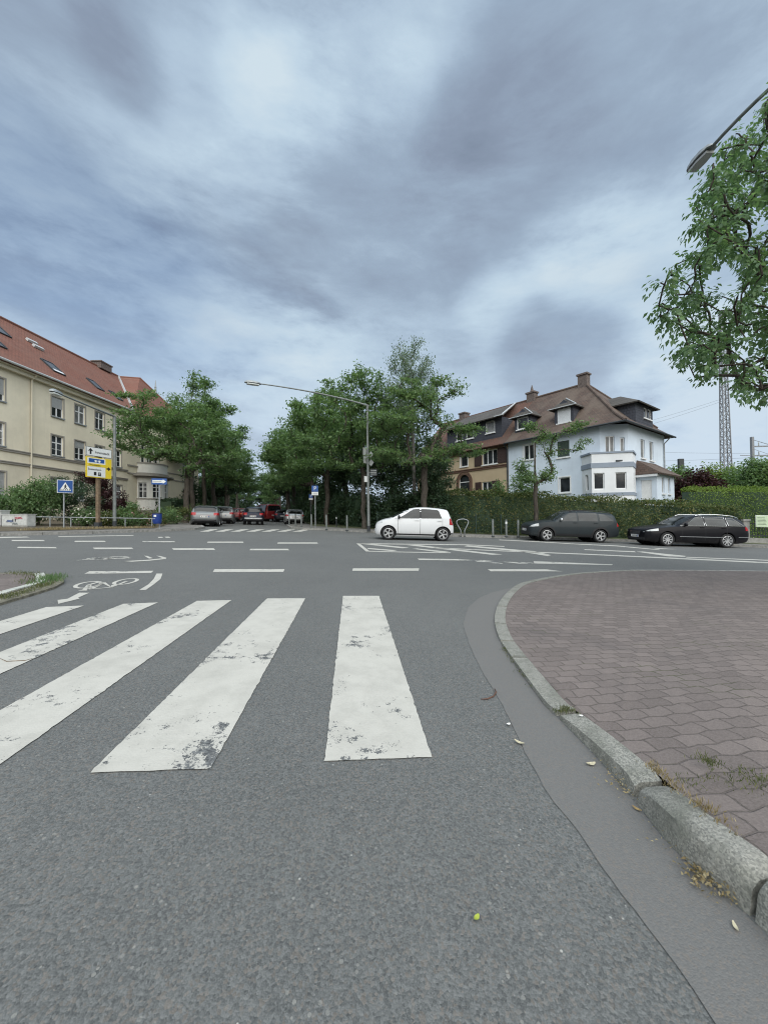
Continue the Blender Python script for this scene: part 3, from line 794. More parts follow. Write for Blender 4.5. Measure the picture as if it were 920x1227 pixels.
# garden ground left and verge / garden right
gl = [gp(x, y, .12) for (x, y) in [(-500, 645), (-150, 638.5), (0, 636.6), (60, 635.6), (120, 634.4), (185, 632.8)]]
gl += [Vector((st_x(29, -6.0), 29, 0)), Vector((st_x(60, -6.3), 60, 0)), Vector((-58, 60, 0)), Vector((-58, gl[0].y, 0))]
poly_sheet('garden_soil', raised(gl, KH + .012), 'soil')
vr = [(375, 30.0), (400, 28.0), (440, 26.5), (480, 25.5), (520, 24.0), (560, 22.9), (600, 22.3), (640, 21.9), (700, 21.3), (780, 20.7), (860, 19.9), (905, 19.5)]
VP_ = [base(px, Y) for (px, Y) in vr] + [Vector((40, 19.5, 0)), Vector((58, 60, 0)), Vector((st_x(60, 6.2), 60, 0))]
poly_sheet('verge', raised(VP_, KH + .014), 'meadow')
# ================================================================ buildings
class Frame:
    """vertical wall frame: point(s, z, out): s along the wall, z height, out = distance in front of the wall"""
    def __init__(s, p0, d, n): s.p0 = Vector(p0); s.d = Vector(d).normalized(); s.n = Vector(n).normalized()
    def p(s, a, z, o=0.0): q = s.p0 + s.d * a + s.n * o; return Vector((q.x, q.y, s.p0.z + z))
    def box(s, mb, a0, a1, z0, z1, o0, o1):
        c = (s.p(a0, z0, o0) + s.p(a1, z1, o1)) / 2
        return mb.obox(c, s.d * abs(a1 - a0) / 2, s.n * abs(o1 - o0) / 2, Vector((0, 0, abs(z1 - z0) / 2)))
    def quad(s, mb, a0, a1, z0, z1, o):
        return mb.face([s.p(a0, z0, o), s.p(a1, z0, o), s.p(a1, z1, o), s.p(a0, z1, o)])

def wall_with_holes(mb, fr, a0, a1, z0, z1, holes, reveal=.16):
    xs = sorted({a0, a1, *[h[0] for h in holes], *[h[1] for h in holes]}); xs = [x for x in xs if a0 <= x <= a1]
    zs = sorted({z0, z1, *[h[2] for h in holes], *[h[3] for h in holes]}); zs = [z for z in zs if z0 <= z <= z1]
    for i in range(len(xs) - 1):
        for j in range(len(zs) - 1):
            cx_, cz_ = (xs[i] + xs[i + 1]) / 2, (zs[j] + zs[j + 1]) / 2
            if any(h[0] < cx_ < h[1] and h[2] < cz_ < h[3] for h in holes): continue
            fr.quad(mb, xs[i], xs[i + 1], zs[j], zs[j + 1], 0)
    for (h0, h1, k0, k1) in holes:
        for (A, B) in (((h0, k0), (h1, k0)), ((h1, k0), (h1, k1)), ((h1, k1), (h0, k1)), ((h0, k1), (h0, k0))):
            mb.face([fr.p(*A, 0), fr.p(*B, 0), fr.p(*B, -reveal), fr.p(*A, -reveal)])

def window(parent, fr, h, mull=1, transom=.62, frame='white_frame', pane='window_glass', sill='stone_trim', shutter=0.0, shut_mat='grey_shutter',
           surround=None, reveal=.16, bars=0, label=None):
    a0, a1, z0, z1 = h; o = -reveal + .05; fw = .065
    m = MB()
    fr.box(m, a0, a0 + fw, z0, z1, o - .04, o + .03); fr.box(m, a1 - fw, a1, z0, z1, o - .04, o + .03)
    fr.box(m, a0 + fw, a1 - fw, z0, z0 + fw, o - .04, o + .03); fr.box(m, a0 + fw, a1 - fw, z1 - fw, z1, o - .04, o + .03)
    for k in range(mull):
        c = a0 + (a1 - a0) * (k + 1) / (mull + 1); fr.box(m, c - .045, c + .045, z0 + fw, z1 - fw, o - .035, o + .025)
    if transom: c = z0 + (z1 - z0) * transom; fr.box(m, a0 + fw, a1 - fw, c - .04, c + .04, o - .03, o + .02)
    for k in range(bars):
        c = z0 + (z1 - z0) * (transom or 1) * (k + 1) / (bars + 1); fr.box(m, a0 + fw, a1 - fw, c - .014, c + .014, o - .02, o + .012)
    w = m.build('window', frame, parent)
    if label: w['label'] = label
    g = MB(); fr.quad(g, a0 + .02, a1 - .02, z0 + .02, z1 - .02, o - .012); g.build('pane', pane, w)
    if sill:
        q = MB(); fr.box(q, a0 - .08, a1 + .08, z0 - .09, z0 - .004, -.02, .10); q.build('sill', sill, w)
    if shutter:
        q = MB(); zt_ = z1; zb_ = z1 - (z1 - z0) * shutter; k = max(2, int((zt_ - zb_) / .06))
        for i in range(k): fr.box(q, a0 + .012, a1 - .012, zb_ + (zt_ - zb_) * i / k + .004, zb_ + (zt_ - zb_) * (i + 1) / k - .004, o + .032, o + .05)
        q.build('roller_shutter', shut_mat, w)
    if surround:
        q = MB(); t = .09
        fr.box(q, a0 - t, a0 - .002, z0 - .0, z1 + t, -.01, .03); fr.box(q, a1 + .002, a1 + t, z0, z1 + t, -.01, .03); fr.box(q, a0 - .002, a1 + .002, z1 + .002, z1 + t, -.01, .03)
        q.build('surround', surround, w)
    return w
def side_shutter(parent, fr, a0, a1, z0, z1, mat):
    m = MB(); fr.box(m, a0, a1, z0, z1, .02, .055)
    for k in range(9): fr.box(m, a0 + .05, a1 - .05, z0 + .08 + (z1 - z0 - .16) * k / 9, z0 + .08 + (z1 - z0 - .16) * (k + .55) / 9, .055, .07)
    return m.build('shutter', mat, parent)
def roof_face(mb, pts, th=.14):
    """sloping slab: the outline (top) and its underside"""
    pts = [Vector(p) for p in pts]; n = (pts[1] - pts[0]).cross(pts[2] - pts[0]).normalized()
    if n.z < 0: n = -n
    return mb.prism([p for p in pts], -n * th)

# ---------------------------------------------------------------- left: long cream house
fd = Vector((.046, 1, 0)).normalized(); fn = Vector((1, -.046, 0)).normalized()
P0 = Vector((-25 + .046 * (16 - 25), 16.0, 0.0)); K = fd.y
def sY(Y): return (Y - 16.0) / K                     # wall coordinate of a point at depth Y
lh = thing('apartment_house', 'long cream three-storey house with steep red roof and several skylights', 'house', (P0.x, P0.y, 0))
fr = Frame((0, 0, 0), fd, fn)
Z1, Z2, EAVE = 6.2, 9.15, 11.65
z_of = lambda py, Y, px: at(px, py, Y).z
S_END = sY(36.6)
wins = []
cols = [18.5, 20.6, 24.75, 29.15, 31.2, 33.25, 35.3]
for Yc in cols:
    s = sY(Yc)
    wins.append((s - .5, s + .5, Z2, Z2 + 1.5, 2)); wins.append((s - .5, s + .5, Z1, Z1 + 1.52, 1)); wins.append((s - .58, s + .58, 2.9, 4.5, 0))
m = MB(); m.mat('cream_stucco')
wall_with_holes(m, fr, 0, S_END, 5.2, EAVE, [w[:4] for w in wins if w[2] > 4.3]); m.mat('cream_base')
wall_with_holes(m, fr, 0, S_END, .2, 5.2, [w[:4] for w in wins if w[2] < 4.3]); m.mat('cream_stucco')
DEP = 12.0
bk0, bk1 = fr.p(0, .2, -DEP), fr.p(S_END, .2, -DEP)
up = Vector((0, 0, EAVE - .2))
m.face([fr.p(0, .2), bk0, bk0 + up, fr.p(0, EAVE)]); m.face([fr.p(S_END, .2), bk1, bk1 + up, fr.p(S_END, EAVE)]); m.face([bk0, bk1, bk1 + up, bk0 + up])
RZ = EAVE + 6.05
for s in (0, S_END): m.face([fr.p(s, EAVE), fr.p(s, RZ - .25, -DEP / 2), fr.p(s, EAVE, -DEP)])
m.build('wall', parent=lh)
for i, w in enumerate(wins):
    s_c = (w[0] + w[1]) / 2; col = min(range(len(cols)), key=lambda k: abs(sY(cols[k]) - s_c)); fl = w[4]
    shut = {(3, 2): .55, (2, 2): .72, (4, 1): .36, (2, 0): 1.0, (1, 1): .3, (5, 0): .4}.get((col, fl), 0)
    window(lh, fr, w[:4], 1, .64, sill='zinc', shutter=shut, bars=1 if fl == 1 else 0, surround='stone_trim', pane='curtain_glass' if (col + fl) % 3 == 0 else 'window_glass')
m = MB()
for (za, zb_, o) in ((5.88, 6.0, .08), (6.0, 6.06, .12), (5.06, 5.18, .08), (5.18, 5.24, .12)): fr.box(m, -.02, S_END, za, zb_, -.01, o)
m.build('string_course', 'stone_trim', lh)
m = MB(); fr.box(m, -.1, S_END, EAVE - .36, EAVE - .12, -.01, .32); fr.box(m, -.1, S_END, EAVE - .12, EAVE + .02, -.01, .52); m.build('cornice', 'cream_base', lh)
m = MB()
S_RID = sY(43.3)                                     # the ridge runs on to meet the cross wing
roof_face(m, [fr.p(-.3, EAVE + .04, .62), fr.p(S_END, EAVE + .04, .62), fr.p(S_RID, RZ, -DEP / 2), fr.p(-.3, RZ, -DEP / 2)])
roof_face(m, [fr.p(-.3, EAVE + .04, -DEP - .62), fr.p(S_RID, EAVE + .04, -DEP - .62), fr.p(S_RID, RZ, -DEP / 2), fr.p(-.3, RZ, -DEP / 2)])
roof = m.build('roof', 'red_tiles', lh)
rn = Vector((0, 0, 1)); slope = Vector(fr.n) * (-(DEP / 2 + .62)) + Vector((0, 0, RZ - EAVE - .04)); slope.normalize(); rn = fr.d.cross(slope).normalized(); rn = rn if rn.z > 0 else -rn
def on_roof(s, t, o=0.0): return fr.p(s, EAVE + .04, .62) + slope * t + rn * o
m = MB(); m.tube([fr.p(-.3, EAVE + .03, .70), fr.p(S_END, EAVE + .03, .70)], .085, 8); m.build('gutter', 'light_zinc', lh)
m = MB(); m.tube([fr.p(sY(27.0), EAVE - .1, .5), fr.p(sY(27.0), EAVE - .45, .12), fr.p(sY(27.0), .3, .08)], .055, 8); m.build('downpipe', 'cream_base', lh)
m = MB(); m.tube([fr.p(-.3, RZ + .03, -DEP / 2), fr.p(S_RID, RZ + .03, -DEP / 2)], .13, 8); m.build('ridge', 'red_tiles', roof)
for (Yc, t0, hgt, wid, blind) in ((25.3, 2.1, 1.5, 1.05, 0), (27.6, 5.0, 1.7, 1.05, 0), (29.6, 1.7, 1.5, 1.0, 1), (34.0, 2.0, 1.4, .8, 0), (35.9, 1.5, 1.2, .7, 0)):
    s = sY(Yc) + .4
    f = MB(); q = [on_roof(s - wid / 2, t0), on_roof(s + wid / 2, t0), on_roof(s + wid / 2, t0 + hgt), on_roof(s - wid / 2, t0 + hgt)]
    for a, b in zip(q, q[1:] + q[:1]): f.bar(a + rn * .03, b + rn * .03, .09, .14, rn)
    sk = f.build('skylight', 'dark_metal', roof)
    g = MB(); g.face([p + rn * .07 for p in q]); g.build('pane', 'skylight_glass', sk)
    if blind: g = MB(); g.obox(on_roof(s, t0 + .17, .09), fr.d * (wid / 2 - .06), slope * .13, rn * .01); g.build('blind', 'white_shutter', sk)
for k in range(2):
    m = MB(); c = on_roof(sY(31.0), 5.5 + .75 * k, .12); m.obox(c, fr.d * .42, slope * .13, rn * .09); m.build('roof_step', 'light_zinc', roof)
m = MB(); c = fr.p(sY(40.9), RZ + .15, -DEP / 2 + .0); m.box(c, (1.0, 1.6, .7)); m.box(c + Vector((0, 0, .36)), (1.16, 1.76, .12)); m.build('chimney', 'brick_stack', roof)
m = MB(); m.bar(fr.p(S_END, EAVE + .10, .60), fr.p(S_RID, RZ + .06, -DEP / 2), .15, .2, rn); m.build('valley_gutter', 'light_zinc', roof)

# ---------------------------------------------------------------- left: corner house with the round bay
bh = thing('bay_house', 'cream house with a white rounded bay and balcony half hidden behind the avenue trees', 'house', (*fr.p(S_END + .0, 0)[:2], 0))
bh.location = (P0.x + fr.d.x * S_END, P0.y + fr.d.y * S_END, 0)
f2 = Frame((0, 0, 0), fd, fn); LEN2 = 12.9; sB = (39.9 - 36.6) / K
def s2(Y): return (Y - 36.6) / K
ho = []
for Yc, fl in ((36.0 + 1.3, 0),): pass
holes2 = []
for sc_ in (s2(46.4), s2(48.2)):
    holes2 += [(sc_ - .5, sc_ + .5, 3.2, 5.0), (sc_ - .5, sc_ + .5, 6.7, 8.3)]
holes2 += [(sB - 1.35, sB - .75, 7.1, 9.0), (sB - .45, sB + .45, 7.1, 9.0), (sB + .75, sB + 1.35, 7.1, 9.0)]
m = MB(); m.mat('cream_stucco'); wall_with_holes(m, f2, 0, LEN2, .8, EAVE, holes2)
b0, b1 = f2.p(0, .8, -11), f2.p(LEN2, .8, -11); up = Vector((0, 0, EAVE - .8))
m.face([f2.p(0, .8), b0, b0 + up, f2.p(0, EAVE)]); m.face([f2.p(LEN2, .8), b1, b1 + up, f2.p(LEN2, EAVE)]); m.face([b0, b1, b1 + up, b0 + up])
m.build('wall', parent=bh)
for h in holes2: window(bh, f2, h, 0 if h[1] - h[0] < .7 else 1, .68, sill='stone_trim', surround='bay_white' if h[2] > 7 else None)
m = MB(); f2.box(m, 0, LEN2, 5.75, 5.87, -.01, .09); f2.box(m, 0, LEN2, 6.5, 6.62, -.01, .09); m.build('string_course', 'stone_trim', bh)
# round bay: stacked rings of an elliptical half plan
BR, BO = 1.95, 1.5
def ring(z, r=1.0, n=20): return [f2.p(sB - BR * r * math.cos(PI * k / n), z, BO * r * math.sin(PI * k / n)) for k in range(n + 1)]
def band(mb, z0, z1, r0=1.0, r1=None, lid=False):
    a, b = ring(z0, r0), ring(z1, r1 or r0)
    for k in range(len(a) - 1): mb.face([a[k], a[k + 1], b[k + 1], b[k]])
    if lid: mb.face(b); mb.face(list(reversed(a)))
bay = MB(); bay.mat('stone_base'); band(bay, .9, 2.25, 1.01); bay.mat('bay_white'); band(bay, 2.25, 3.35, 1.0)
band(bay, 5.0, 5.45, 1.0)
for k in (0, 4, 5, 9, 10, 15, 16, 20):                # piers between the bay windows
    a0 = PI * (k - .55) / 20; a1 = PI * (k + .55) / 20
    q = []
    for z in (3.35, 5.0):
        for a in (a0, a1):
            for r in (1.0, .86): q.append(f2.p(sB - BR * r * math.cos(a), z, BO * r * math.sin(a)))
    bay.add(q, [(0, 2, 6, 4), (1, 5, 7, 3), (0, 4, 5, 1), (2, 3, 7, 6)])
by = bay.build('bay', parent=bh)
para = MB(); band(para, 5.98, 6.92, .98); para.build('balcony_parapet', 'bay_white', by)
m = MB(); band(m, 3.35, 3.43, 1.05, lid=True); band(m, 5.45, 5.62, 1.10, lid=True); band(m, 5.62, 5.74, 1.34, lid=True); band(m, 5.74, 5.98, 1.06, lid=True); band(m, 6.92, 7.03, 1.03, lid=True); m.build('bay_moulding', 'stone_trim', by)
m = MB(); band(m, 3.43, 5.0, .90); m.build('bay_pane', 'window_glass', by)
m = MB()
for k in (2, 7, 12.5, 18):
    for (z0, z1) in ((3.45, 5.0),):
        a = PI * k / 20; m.bar(f2.p(sB - BR * .91 * math.cos(a), z0, BO * .91 * math.sin(a)), f2.p(sB - BR * .91 * math.cos(a), z1, BO * .91 * math.sin(a)), .09, .06)
for z in (3.5, 4.15, 4.55, 4.95):
    r = ring(z, .915); 
    for a, b in zip(r, r[1:]): m.bar(a, b, .06, .07)
m.build('bay_window_frame', 'white_frame', by)
RZ2 = EAVE + 5.6
m = MB(); e = .5; rr = 5.5
wr0, wr1 = f2.p(S_RID - S_END, RZ - .01, -DEP / 2), f2.p(s2(43.9), RZ - .01, -3.9); WL = 13.4
c0_, c1_ = f2.p(0.02, EAVE + .05, .60), f2.p(WL, EAVE + .05, .62)
roof_face(m, [c0_, wr1, wr0]); roof_face(m, [c0_, c1_, wr1]); roof_face(m, [c1_, f2.p(WL, EAVE + .05, -DEP), wr0, wr1]); rf2 = m.build('roof', 'red_tiles', bh)
m = MB(); m.tube([wr0, wr1, c1_], .12, 8); m.build('ridge', 'red_tiles', rf2)
m = MB(); f2.box(m, 0.0, LEN2 + .2, EAVE - .3, EAVE + .0, -.01, .42); m.build('cornice', 'cream_base', bh)
m = MB(); c = wr1.lerp(c1_, .22) + Vector((0, 0, .3)); m.tube([c - Vector((0, 0, .4)), c + Vector((0, 0, .3)), c + Vector((0, 0, 1.2))], [.16, .1, .03], 8); m.lathe(c + Vector((0, 0, .35)), [(0, -.14), (.14, 0), (0, .14)], n=10); m.build('finial', 'zinc', rf2)

# ---------------------------------------------------------------- right: pale blue house
C0 = Vector((16.1, 26.0, 0)); UU = Vector((-.602, .798, 0)).normalized(); VV = Vector((.798, .602, 0)).normalized()
gz0 = G(C0.x, C0.y)
bl = thing('blue_house', 'pale blue house with corner bay and brown hipped roof behind the hedge', 'house', (C0.x, C0.y, 0))
def uv_(u, v_, z): q = UU * u + VV * v_; return Vector((q.x, q.y, z))
EV = 7.55; PW = 8.84; DP = 8.4; CH = 1.3; RT = 12.15
front = Frame((0, 0, 0), UU, -VV); side = Frame((0, 0, 0), VV, -UU)
chf = Frame(uv_(CH, 0, 0), uv_(0, CH, 0) - uv_(CH, 0, 0), -(UU + VV))
CL = (uv_(0, CH, 0) - uv_(CH, 0, 0)).length
hf = [(6.42, 7.36, 5.82, 7.06), (3.5, 4.45, 5.62, 6.86), (3.5, 4.35, 2.92, 4.08)]
hs = [(3.5, 4.3, 5.35, 6.75), (5.2, 6.0, 5.3, 6.75)]
hc = [(.35, .95, 5.45, 6.75), (1.32, 1.62, 5.6, 6.6)]
m = MB(); m.mat('blue_stucco')
wall_with_holes(m, front, CH, PW, gz0 - .4, EV, hf); wall_with_holes(m, side, CH, DP, gz0 - .6, EV, hs); wall_with_holes(m, chf, 0, CL, gz0 - .5, EV, hc)
m.face([uv_(PW, 0, gz0 - .4), uv_(PW, DP, gz0 - .4), uv_(PW, DP, EV), uv_(PW, 0, EV)]); m.face([uv_(0, DP, gz0 - .6), uv_(PW, DP, gz0 - .6), uv_(PW, DP, EV), uv_(0, DP, EV)])
m.build('wall', parent=bl)
window(bl, front, hf[0], 1, 0, sill='white_frame', surround='white_frame'); w_ = window(bl, front, hf[1], 0, 0, sill='white_frame', shutter=.95, shut_mat='green_shutter', label='upper window with a closed dark green shutter')
window(bl, front, hf[2], 0, 0, sill='white_frame', surround='white_frame')
for h in hs: window(bl, side, h, 0, 0, sill='white_frame', pane='curtain_glass')
window(bl, chf, hc[0], 1, 0, sill=None, pane='curtain_glass'); window(bl, chf, hc[1], 0, 0, sill=None, pane='curtain_glass')
# corner bay with parapet and grey bands
BP = [(2.6, 0), (1.55, -.8), (-.42, .82), (0, 2.5)]
m = MB(); m.mat('white_stucco'); bayw = []
for (a, b) in zip(BP, BP[1:]):
    A, B = uv_(*a, 0), uv_(*b, 0); d = B - A; L_ = d.length; n = Vector((d.y, -d.x, 0)).normalized()
    if n.dot(-(UU + VV)) < 0: n = -n
    f = Frame(A, d, n)
    if L_ > 2.2: hh = [(.12, .80, 2.95, 4.10), (1.48, 2.16, 2.95, 4.10)]
    else: hh = [(.45, .85, 2.9, 4.05)]
    wall_with_holes(m, f, 0, L_, gz0 - .5, 4.42, hh); f.quad(m, 0, L_, 4.86, 5.44, 0)
    f.quad(m, 0, L_, 4.42, 4.86, 0)
    bayw += [(f, h) for h in hh]
m.face([uv_(*p, 5.44) for p in BP] )
byb = m.build('bay', parent=bl)
m = MB()
for (z0, z1, o) in ((2.50, 2.72, .05), (4.46, 4.80, .06), (5.44, 5.56, .10)):
    c = uv_(.6, .9, 0)
    def off(p, o): q = uv_(*p, 0); dd = (q - c).normalized() * o; return q + dd
    lo = [off(p, o) + Vector((0, 0, z0)) for p in BP] + [uv_(.3, 2.3, z0), uv_(2.3, .3, z0)]
    m.prism(lo, (0, 0, z1 - z0))
m.build('grey_band', 'grey_band', byb)
for f, h in bayw: window(byb, f, h, 0, 0, sill=None, frame='white_frame')   # panes and frames of the bay
m = MB(); m.box(uv_(.2, .35, 4.9), (.5, .14, .1)); m.build('bay_lamp', 'dark_metal', byb)
# roof with a slight kick at the eaves
e = .55; m = MB()
def hip(u0, u1, v0, v1, z0, ru0, ru1, rv, z1, names):
    pass
E = [uv_(-e, -e, EV - .12), uv_(PW, -e, EV - .12), uv_(PW, DP + e, EV - .12), uv_(-e, DP + e, EV - .12)]
I = [uv_(.35, .35, EV + .62), uv_(PW, .35, EV + .62), uv_(PW, DP - .35, EV + .62), uv_(.35, DP - .35, EV + .62)]
ra, rb = uv_(4.15, DP / 2, RT), uv_(PW, DP / 2, RT)
for (a, b, c, d) in ((E[0], E[1], I[1], I[0]), (E[1], E[2], I[2], I[1]), (E[2], E[3], I[3], I[2]), (E[3], E[0], I[0], I[3])):
    if a is E[1]: continue
    roof_face(m, [a, b, c, d], .1)
roof_face(m, [I[0], I[1], rb, ra], .1); roof_face(m, [I[2], I[3], ra, rb], .1); roof_face(m, [I[3], I[0], ra], .1)
brf = m.build('roof', 'brown_tiles', bl)
m = MB()
for a, b in ((ra, rb), (I[0], ra), (E[0], I[0]), (I[3], ra)): m.tube([a + Vector((0, 0, .02)), b + Vector((0, 0, .02))], .11, 8)
m.build('ridge_tiles', 'brown_tiles', brf)
m = MB(); m.tube([uv_(-e - .06, -e - .06, EV - .16), uv_(PW, -e - .06, EV - .16)], .07, 8); m.tube([uv_(-e - .06, -e - .06, EV - .16), uv_(-e - .06, DP + e, EV - .16)], .07, 8)
m.build('gutter', 'dark_metal', bl)
m = MB(); m.tube([uv_(-e, DP - .3, EV - .2), uv_(-.08, DP - .3, EV - .7), uv_(-.08, DP - .3, 3.6)], .05, 8); m.build('downpipe', 'zinc', bl)
def chimney(parent, c, w, d, h, cap=True, pot=False):
    m = MB(); m.obox(c + Vector((0, 0, h / 2)), UU * w / 2, VV * d / 2, Vector((0, 0, h / 2)))
    if cap: m.obox(c + Vector((0, 0, h + .05)), UU * (w / 2 + .08), VV * (d / 2 + .08), Vector((0, 0, .07)))
    if pot: m.tube([c + Vector((0, 0, h)), c + Vector((0, 0, h + .35)), c + Vector((0, 0, h + .8))], [.26, .14, .03], 8)
    return m.build('chimney', 'brick_stack', parent)
chimney(brf, uv_(4.3, DP / 2, RT - .4), .75, .6, 1.15)
# gabled dormers on the front slope
def small_dormer(roofo, u, v_, z0, z1, ap, wid, shut):
    f = Frame(uv_(u - wid / 2, v_, 0), UU, -VV); d = MB(); h = (.22, wid - .22, z0 + .05, z1)
    wall_with_holes(d, f, 0, wid, z0 - .35, z1 + .08, [h], .1); dep = 2.2
    for a in (0, wid): d.face([f.p(a, z0 - .35), f.p(a, z0 - .35, -dep), f.p(a, z1 + .08, -dep), f.p(a, z1 + .08)])
    d.face([f.p(0, z1 + .08), f.p(wid, z1 + .08), f.p(wid / 2, ap - .12)])
    do = d.build('dormer', 'slate', roofo)
    window(do, f, h, 0, 0, sill='white_frame', reveal=.1, shutter=.98 if shut else .12, shut_mat='white_shutter')
    r = MB(); o = .32
    pk = f.p(wid / 2, ap, o); pkb = f.p(wid / 2, ap, -3.2); hipf = f.p(wid / 2, ap, -.35)
    ez = z1 + .02
    roof_face(r, [f.p(-o, ez, o), hipf, pkb, f.p(-o, ez, -3.0)], .08); roof_face(r, [f.p(wid + o, ez, o), hipf, pkb, f.p(wid + o, ez, -3.0)], .08)
    roof_face(r, [f.p(-o, ez, o), f.p(wid + o, ez, o), hipf], .08); r.build('dormer_roof', 'grey_tiles', do)
    r = MB(); r.bar(f.p(-o - .05, ez + .03, o + .03), f.p(wid + o + .05, ez + .03, o + .03), .07, .05); r.bar(f.p(-o - .03, ez + .06, o), hipf + Vector((0, 0, .06)), .06, .05); r.build('dormer_flashing', 'light_zinc', do)
small_dormer(brf, 7.75, .55, 8.55, 9.6, 10.45, 1.5, False); small_dormer(brf, 4.15, .55, 8.35, 9.5, 10.3, 1.5, True)
# big slate dormer on the side slope
f = Frame(uv_(.0, 2.7, 0), VV, -UU); wd = 3.3; d = MB(); hd = [(1.55, 2.1, 8.42, 9.2), (2.35, 2.9, 8.42, 9.2)]
wall_with_holes(d, f, 0, wd, 7.6, 9.35, hd, .1)
for a in (0, wd): d.face([f.p(a, 7.6), f.p(a, 7.6, -3.4), f.p(a, 9.35, -3.4), f.p(a, 9.35)])
do = d.build('dormer', 'slate', brf)
for h in hd: window(do, f, h, 0, 0, sill='white_frame', reveal=.1)
r = MB(); o = .4; pa, pb = f.p(wd / 2, 10.45, -1.6), f.p(wd / 2, 10.45, -4.0); q = [f.p(-o, 9.3, o), f.p(wd + o, 9.3, o), f.p(wd + o, 9.3, -3.8), f.p(-o, 9.3, -3.8)]
roof_face(r, [q[0], q[1], pa], .09); roof_face(r, [q[1], q[2], pb, pa], .09); roof_face(r, [q[3], q[0], pa, pb], .09); r.build('dormer_roof', 'grey_tiles', do)
# entrance annex with its lean-to roof
an = MB(); an.mat('blue_stucco'); AU, A0, A1 = -1.25, 2.6, 6.1
fa = Frame(uv_(0, A0, 0), -UU, -VV); fs = Frame(uv_(AU, A0, 0), VV, -UU)
wall_with_holes(an, fa, 0, 1.25, gz0 - .6, 4.05, [(.28, .95, 1.7, 3.6)]); wh = [(.95, 1.45, 2.65, 3.85), (2.2, 2.65, 2.65, 3.85)]
wall_with_holes(an, fs, 0, A1 - A0, gz0 - .6, 4.05, wh); an.face([uv_(0, A1, gz0 - .6), uv_(AU, A1, gz0 - .6), uv_(AU, A1, 4.05), uv_(0, A1, 4.05)])
ano = an.build('annex', parent=bl)
for h in wh: window(ano, fs, h, 0, 0, sill='white_frame', pane='curtain_glass')
dm = MB(); fa.box(dm, .28, .95, 1.7, 3.6, -.14, -.08); fa.box(dm, .45, .75, 2.9, 3.3, -.08, -.07); dm.build('door', 'white_frame', ano)
r = MB(); roof_face(r, [uv_(AU - .4, A0 - .4, 4.0), uv_(AU - .4, A1 + .3, 4.0), uv_(0, A1 + .3, 5.1), uv_(0, A0 + .1, 5.1)], .12); roof_face(r, [uv_(AU - .4, A0 - .4, 4.0), uv_(0, A0 - .4, 4.0), uv_(0, A0 + .1, 5.1)], .12)
r.build('annex_roof', 'brown_tiles', ano)
r = MB(); fa.box(r, -.1, 1.4, 3.82, 3.98, 0, .35); r.build('porch_slab', 'white_stucco', ano)

# ---------------------------------------------------------------- right: sand-coloured house next door
Q0 = PW + .02; Q1 = 20.5
sd = thing('terraced_house', 'sand-coloured house with brown shutters, arched window and wide slate dormer beyond the locust tree', 'house', (C0.x, C0.y, 0))
hf = [(9.95, 11.6, 5.9, 7.2), (13.35, 14.25, 6.05, 7.2), (16.0, 16.9, 6.05, 7.2), (10.6, 11.7, 2.9, 4.35), (13.1, 14.5, 3.3, 5.3), (17.0, 18.0, 2.9, 4.35)]
m = MB(); m.mat('sand_stucco'); gzs = 0.0
wall_with_holes(m, front, Q0, Q1, gzs, EV, hf)
m.face([uv_(Q1, 0, gzs), uv_(Q1, DP, gzs), uv_(Q1, DP, EV), uv_(Q1, 0, EV)]); m.face([uv_(Q0, DP, gzs), uv_(Q1, DP, gzs), uv_(Q1, DP, EV), uv_(Q0, DP, EV)])
m.face([uv_(Q1, 0, EV), uv_(Q1, DP, EV), uv_(Q1, DP / 2, RT - .1)])
# masonry that closes the arch corners of the round-headed window
h = hf[4]; ca, cz_, rad = (h[0] + h[1]) / 2, 4.6, .62; NN = 12
for sgn in (-1, 1):
    pr = None
    for k in range(NN + 1):
        a = PI / 2 * k / NN; p = (ca + sgn * rad * math.cos(a), cz_ + rad * math.sin(a)); c_ = (ca + sgn * .7, cz_ + .7 * k / NN)
        if pr: m.face([front.p(*pr[0], -.02), front.p(*p, -.02), front.p(*c_, -.02), front.p(*pr[1], -.02)])
        pr = (p, c_)
    
m.build('wall', parent=sd)
for i, h in enumerate(hf):
    w_ = window(sd, front, h, 2 if i == 0 else 1 if i in (3, 5) else 0, 0 if i < 4 else .62, sill='brown_trim' if i == 4 else 'white_frame', surround='white_frame' if i in (1, 2) else None)
m = MB(); pr = None
for r0_, r1_ in ((.66, .80), (.88, .98)):
    pr = None
    for k in range(25):
        a = PI * k / 24; q = [front.p(ca + r_ * math.cos(a), cz_ + r_ * math.sin(a), .0) for r_ in (r0_, r1_)]
        if pr: m.prism([pr[0], pr[1], q[1], q[0]], front.n * .07)
        pr = q
    for sg in (-1, 1): front.box(m, ca + sg * r0_, ca + sg * r1_, 3.2, cz_, 0, .07) if sg > 0 else front.box(m, ca - r1_, ca - r0_, 3.2, cz_, 0, .07)
m.build('arch_surround', 'brown_trim', sd)
for (a0, a1, z0, z1) in ((9.0, 9.9, 5.86, 7.22), (11.66, 12.5, 5.86, 7.22), (9.75, 10.55, 2.85, 4.38), (11.75, 12.45, 2.85, 4.38), (17.0, 17.7, 6.0, 7.2)): side_shutter(sd, front, a0, a1, z0, z1, 'brown_shutter')
m = MB(); front.box(m, Q0, Q1, 5.50, 5.66, -.01, .08); front.box(m, Q0, Q1, 5.66, 5.73, -.01, .13); front.box(m, Q0, Q1, EV - .28, EV - .1, -.01, .30); front.box(m, Q0, Q1, EV - .1, EV - .02, -.01, .45); m.build('cornice', 'brown_trim', sd)
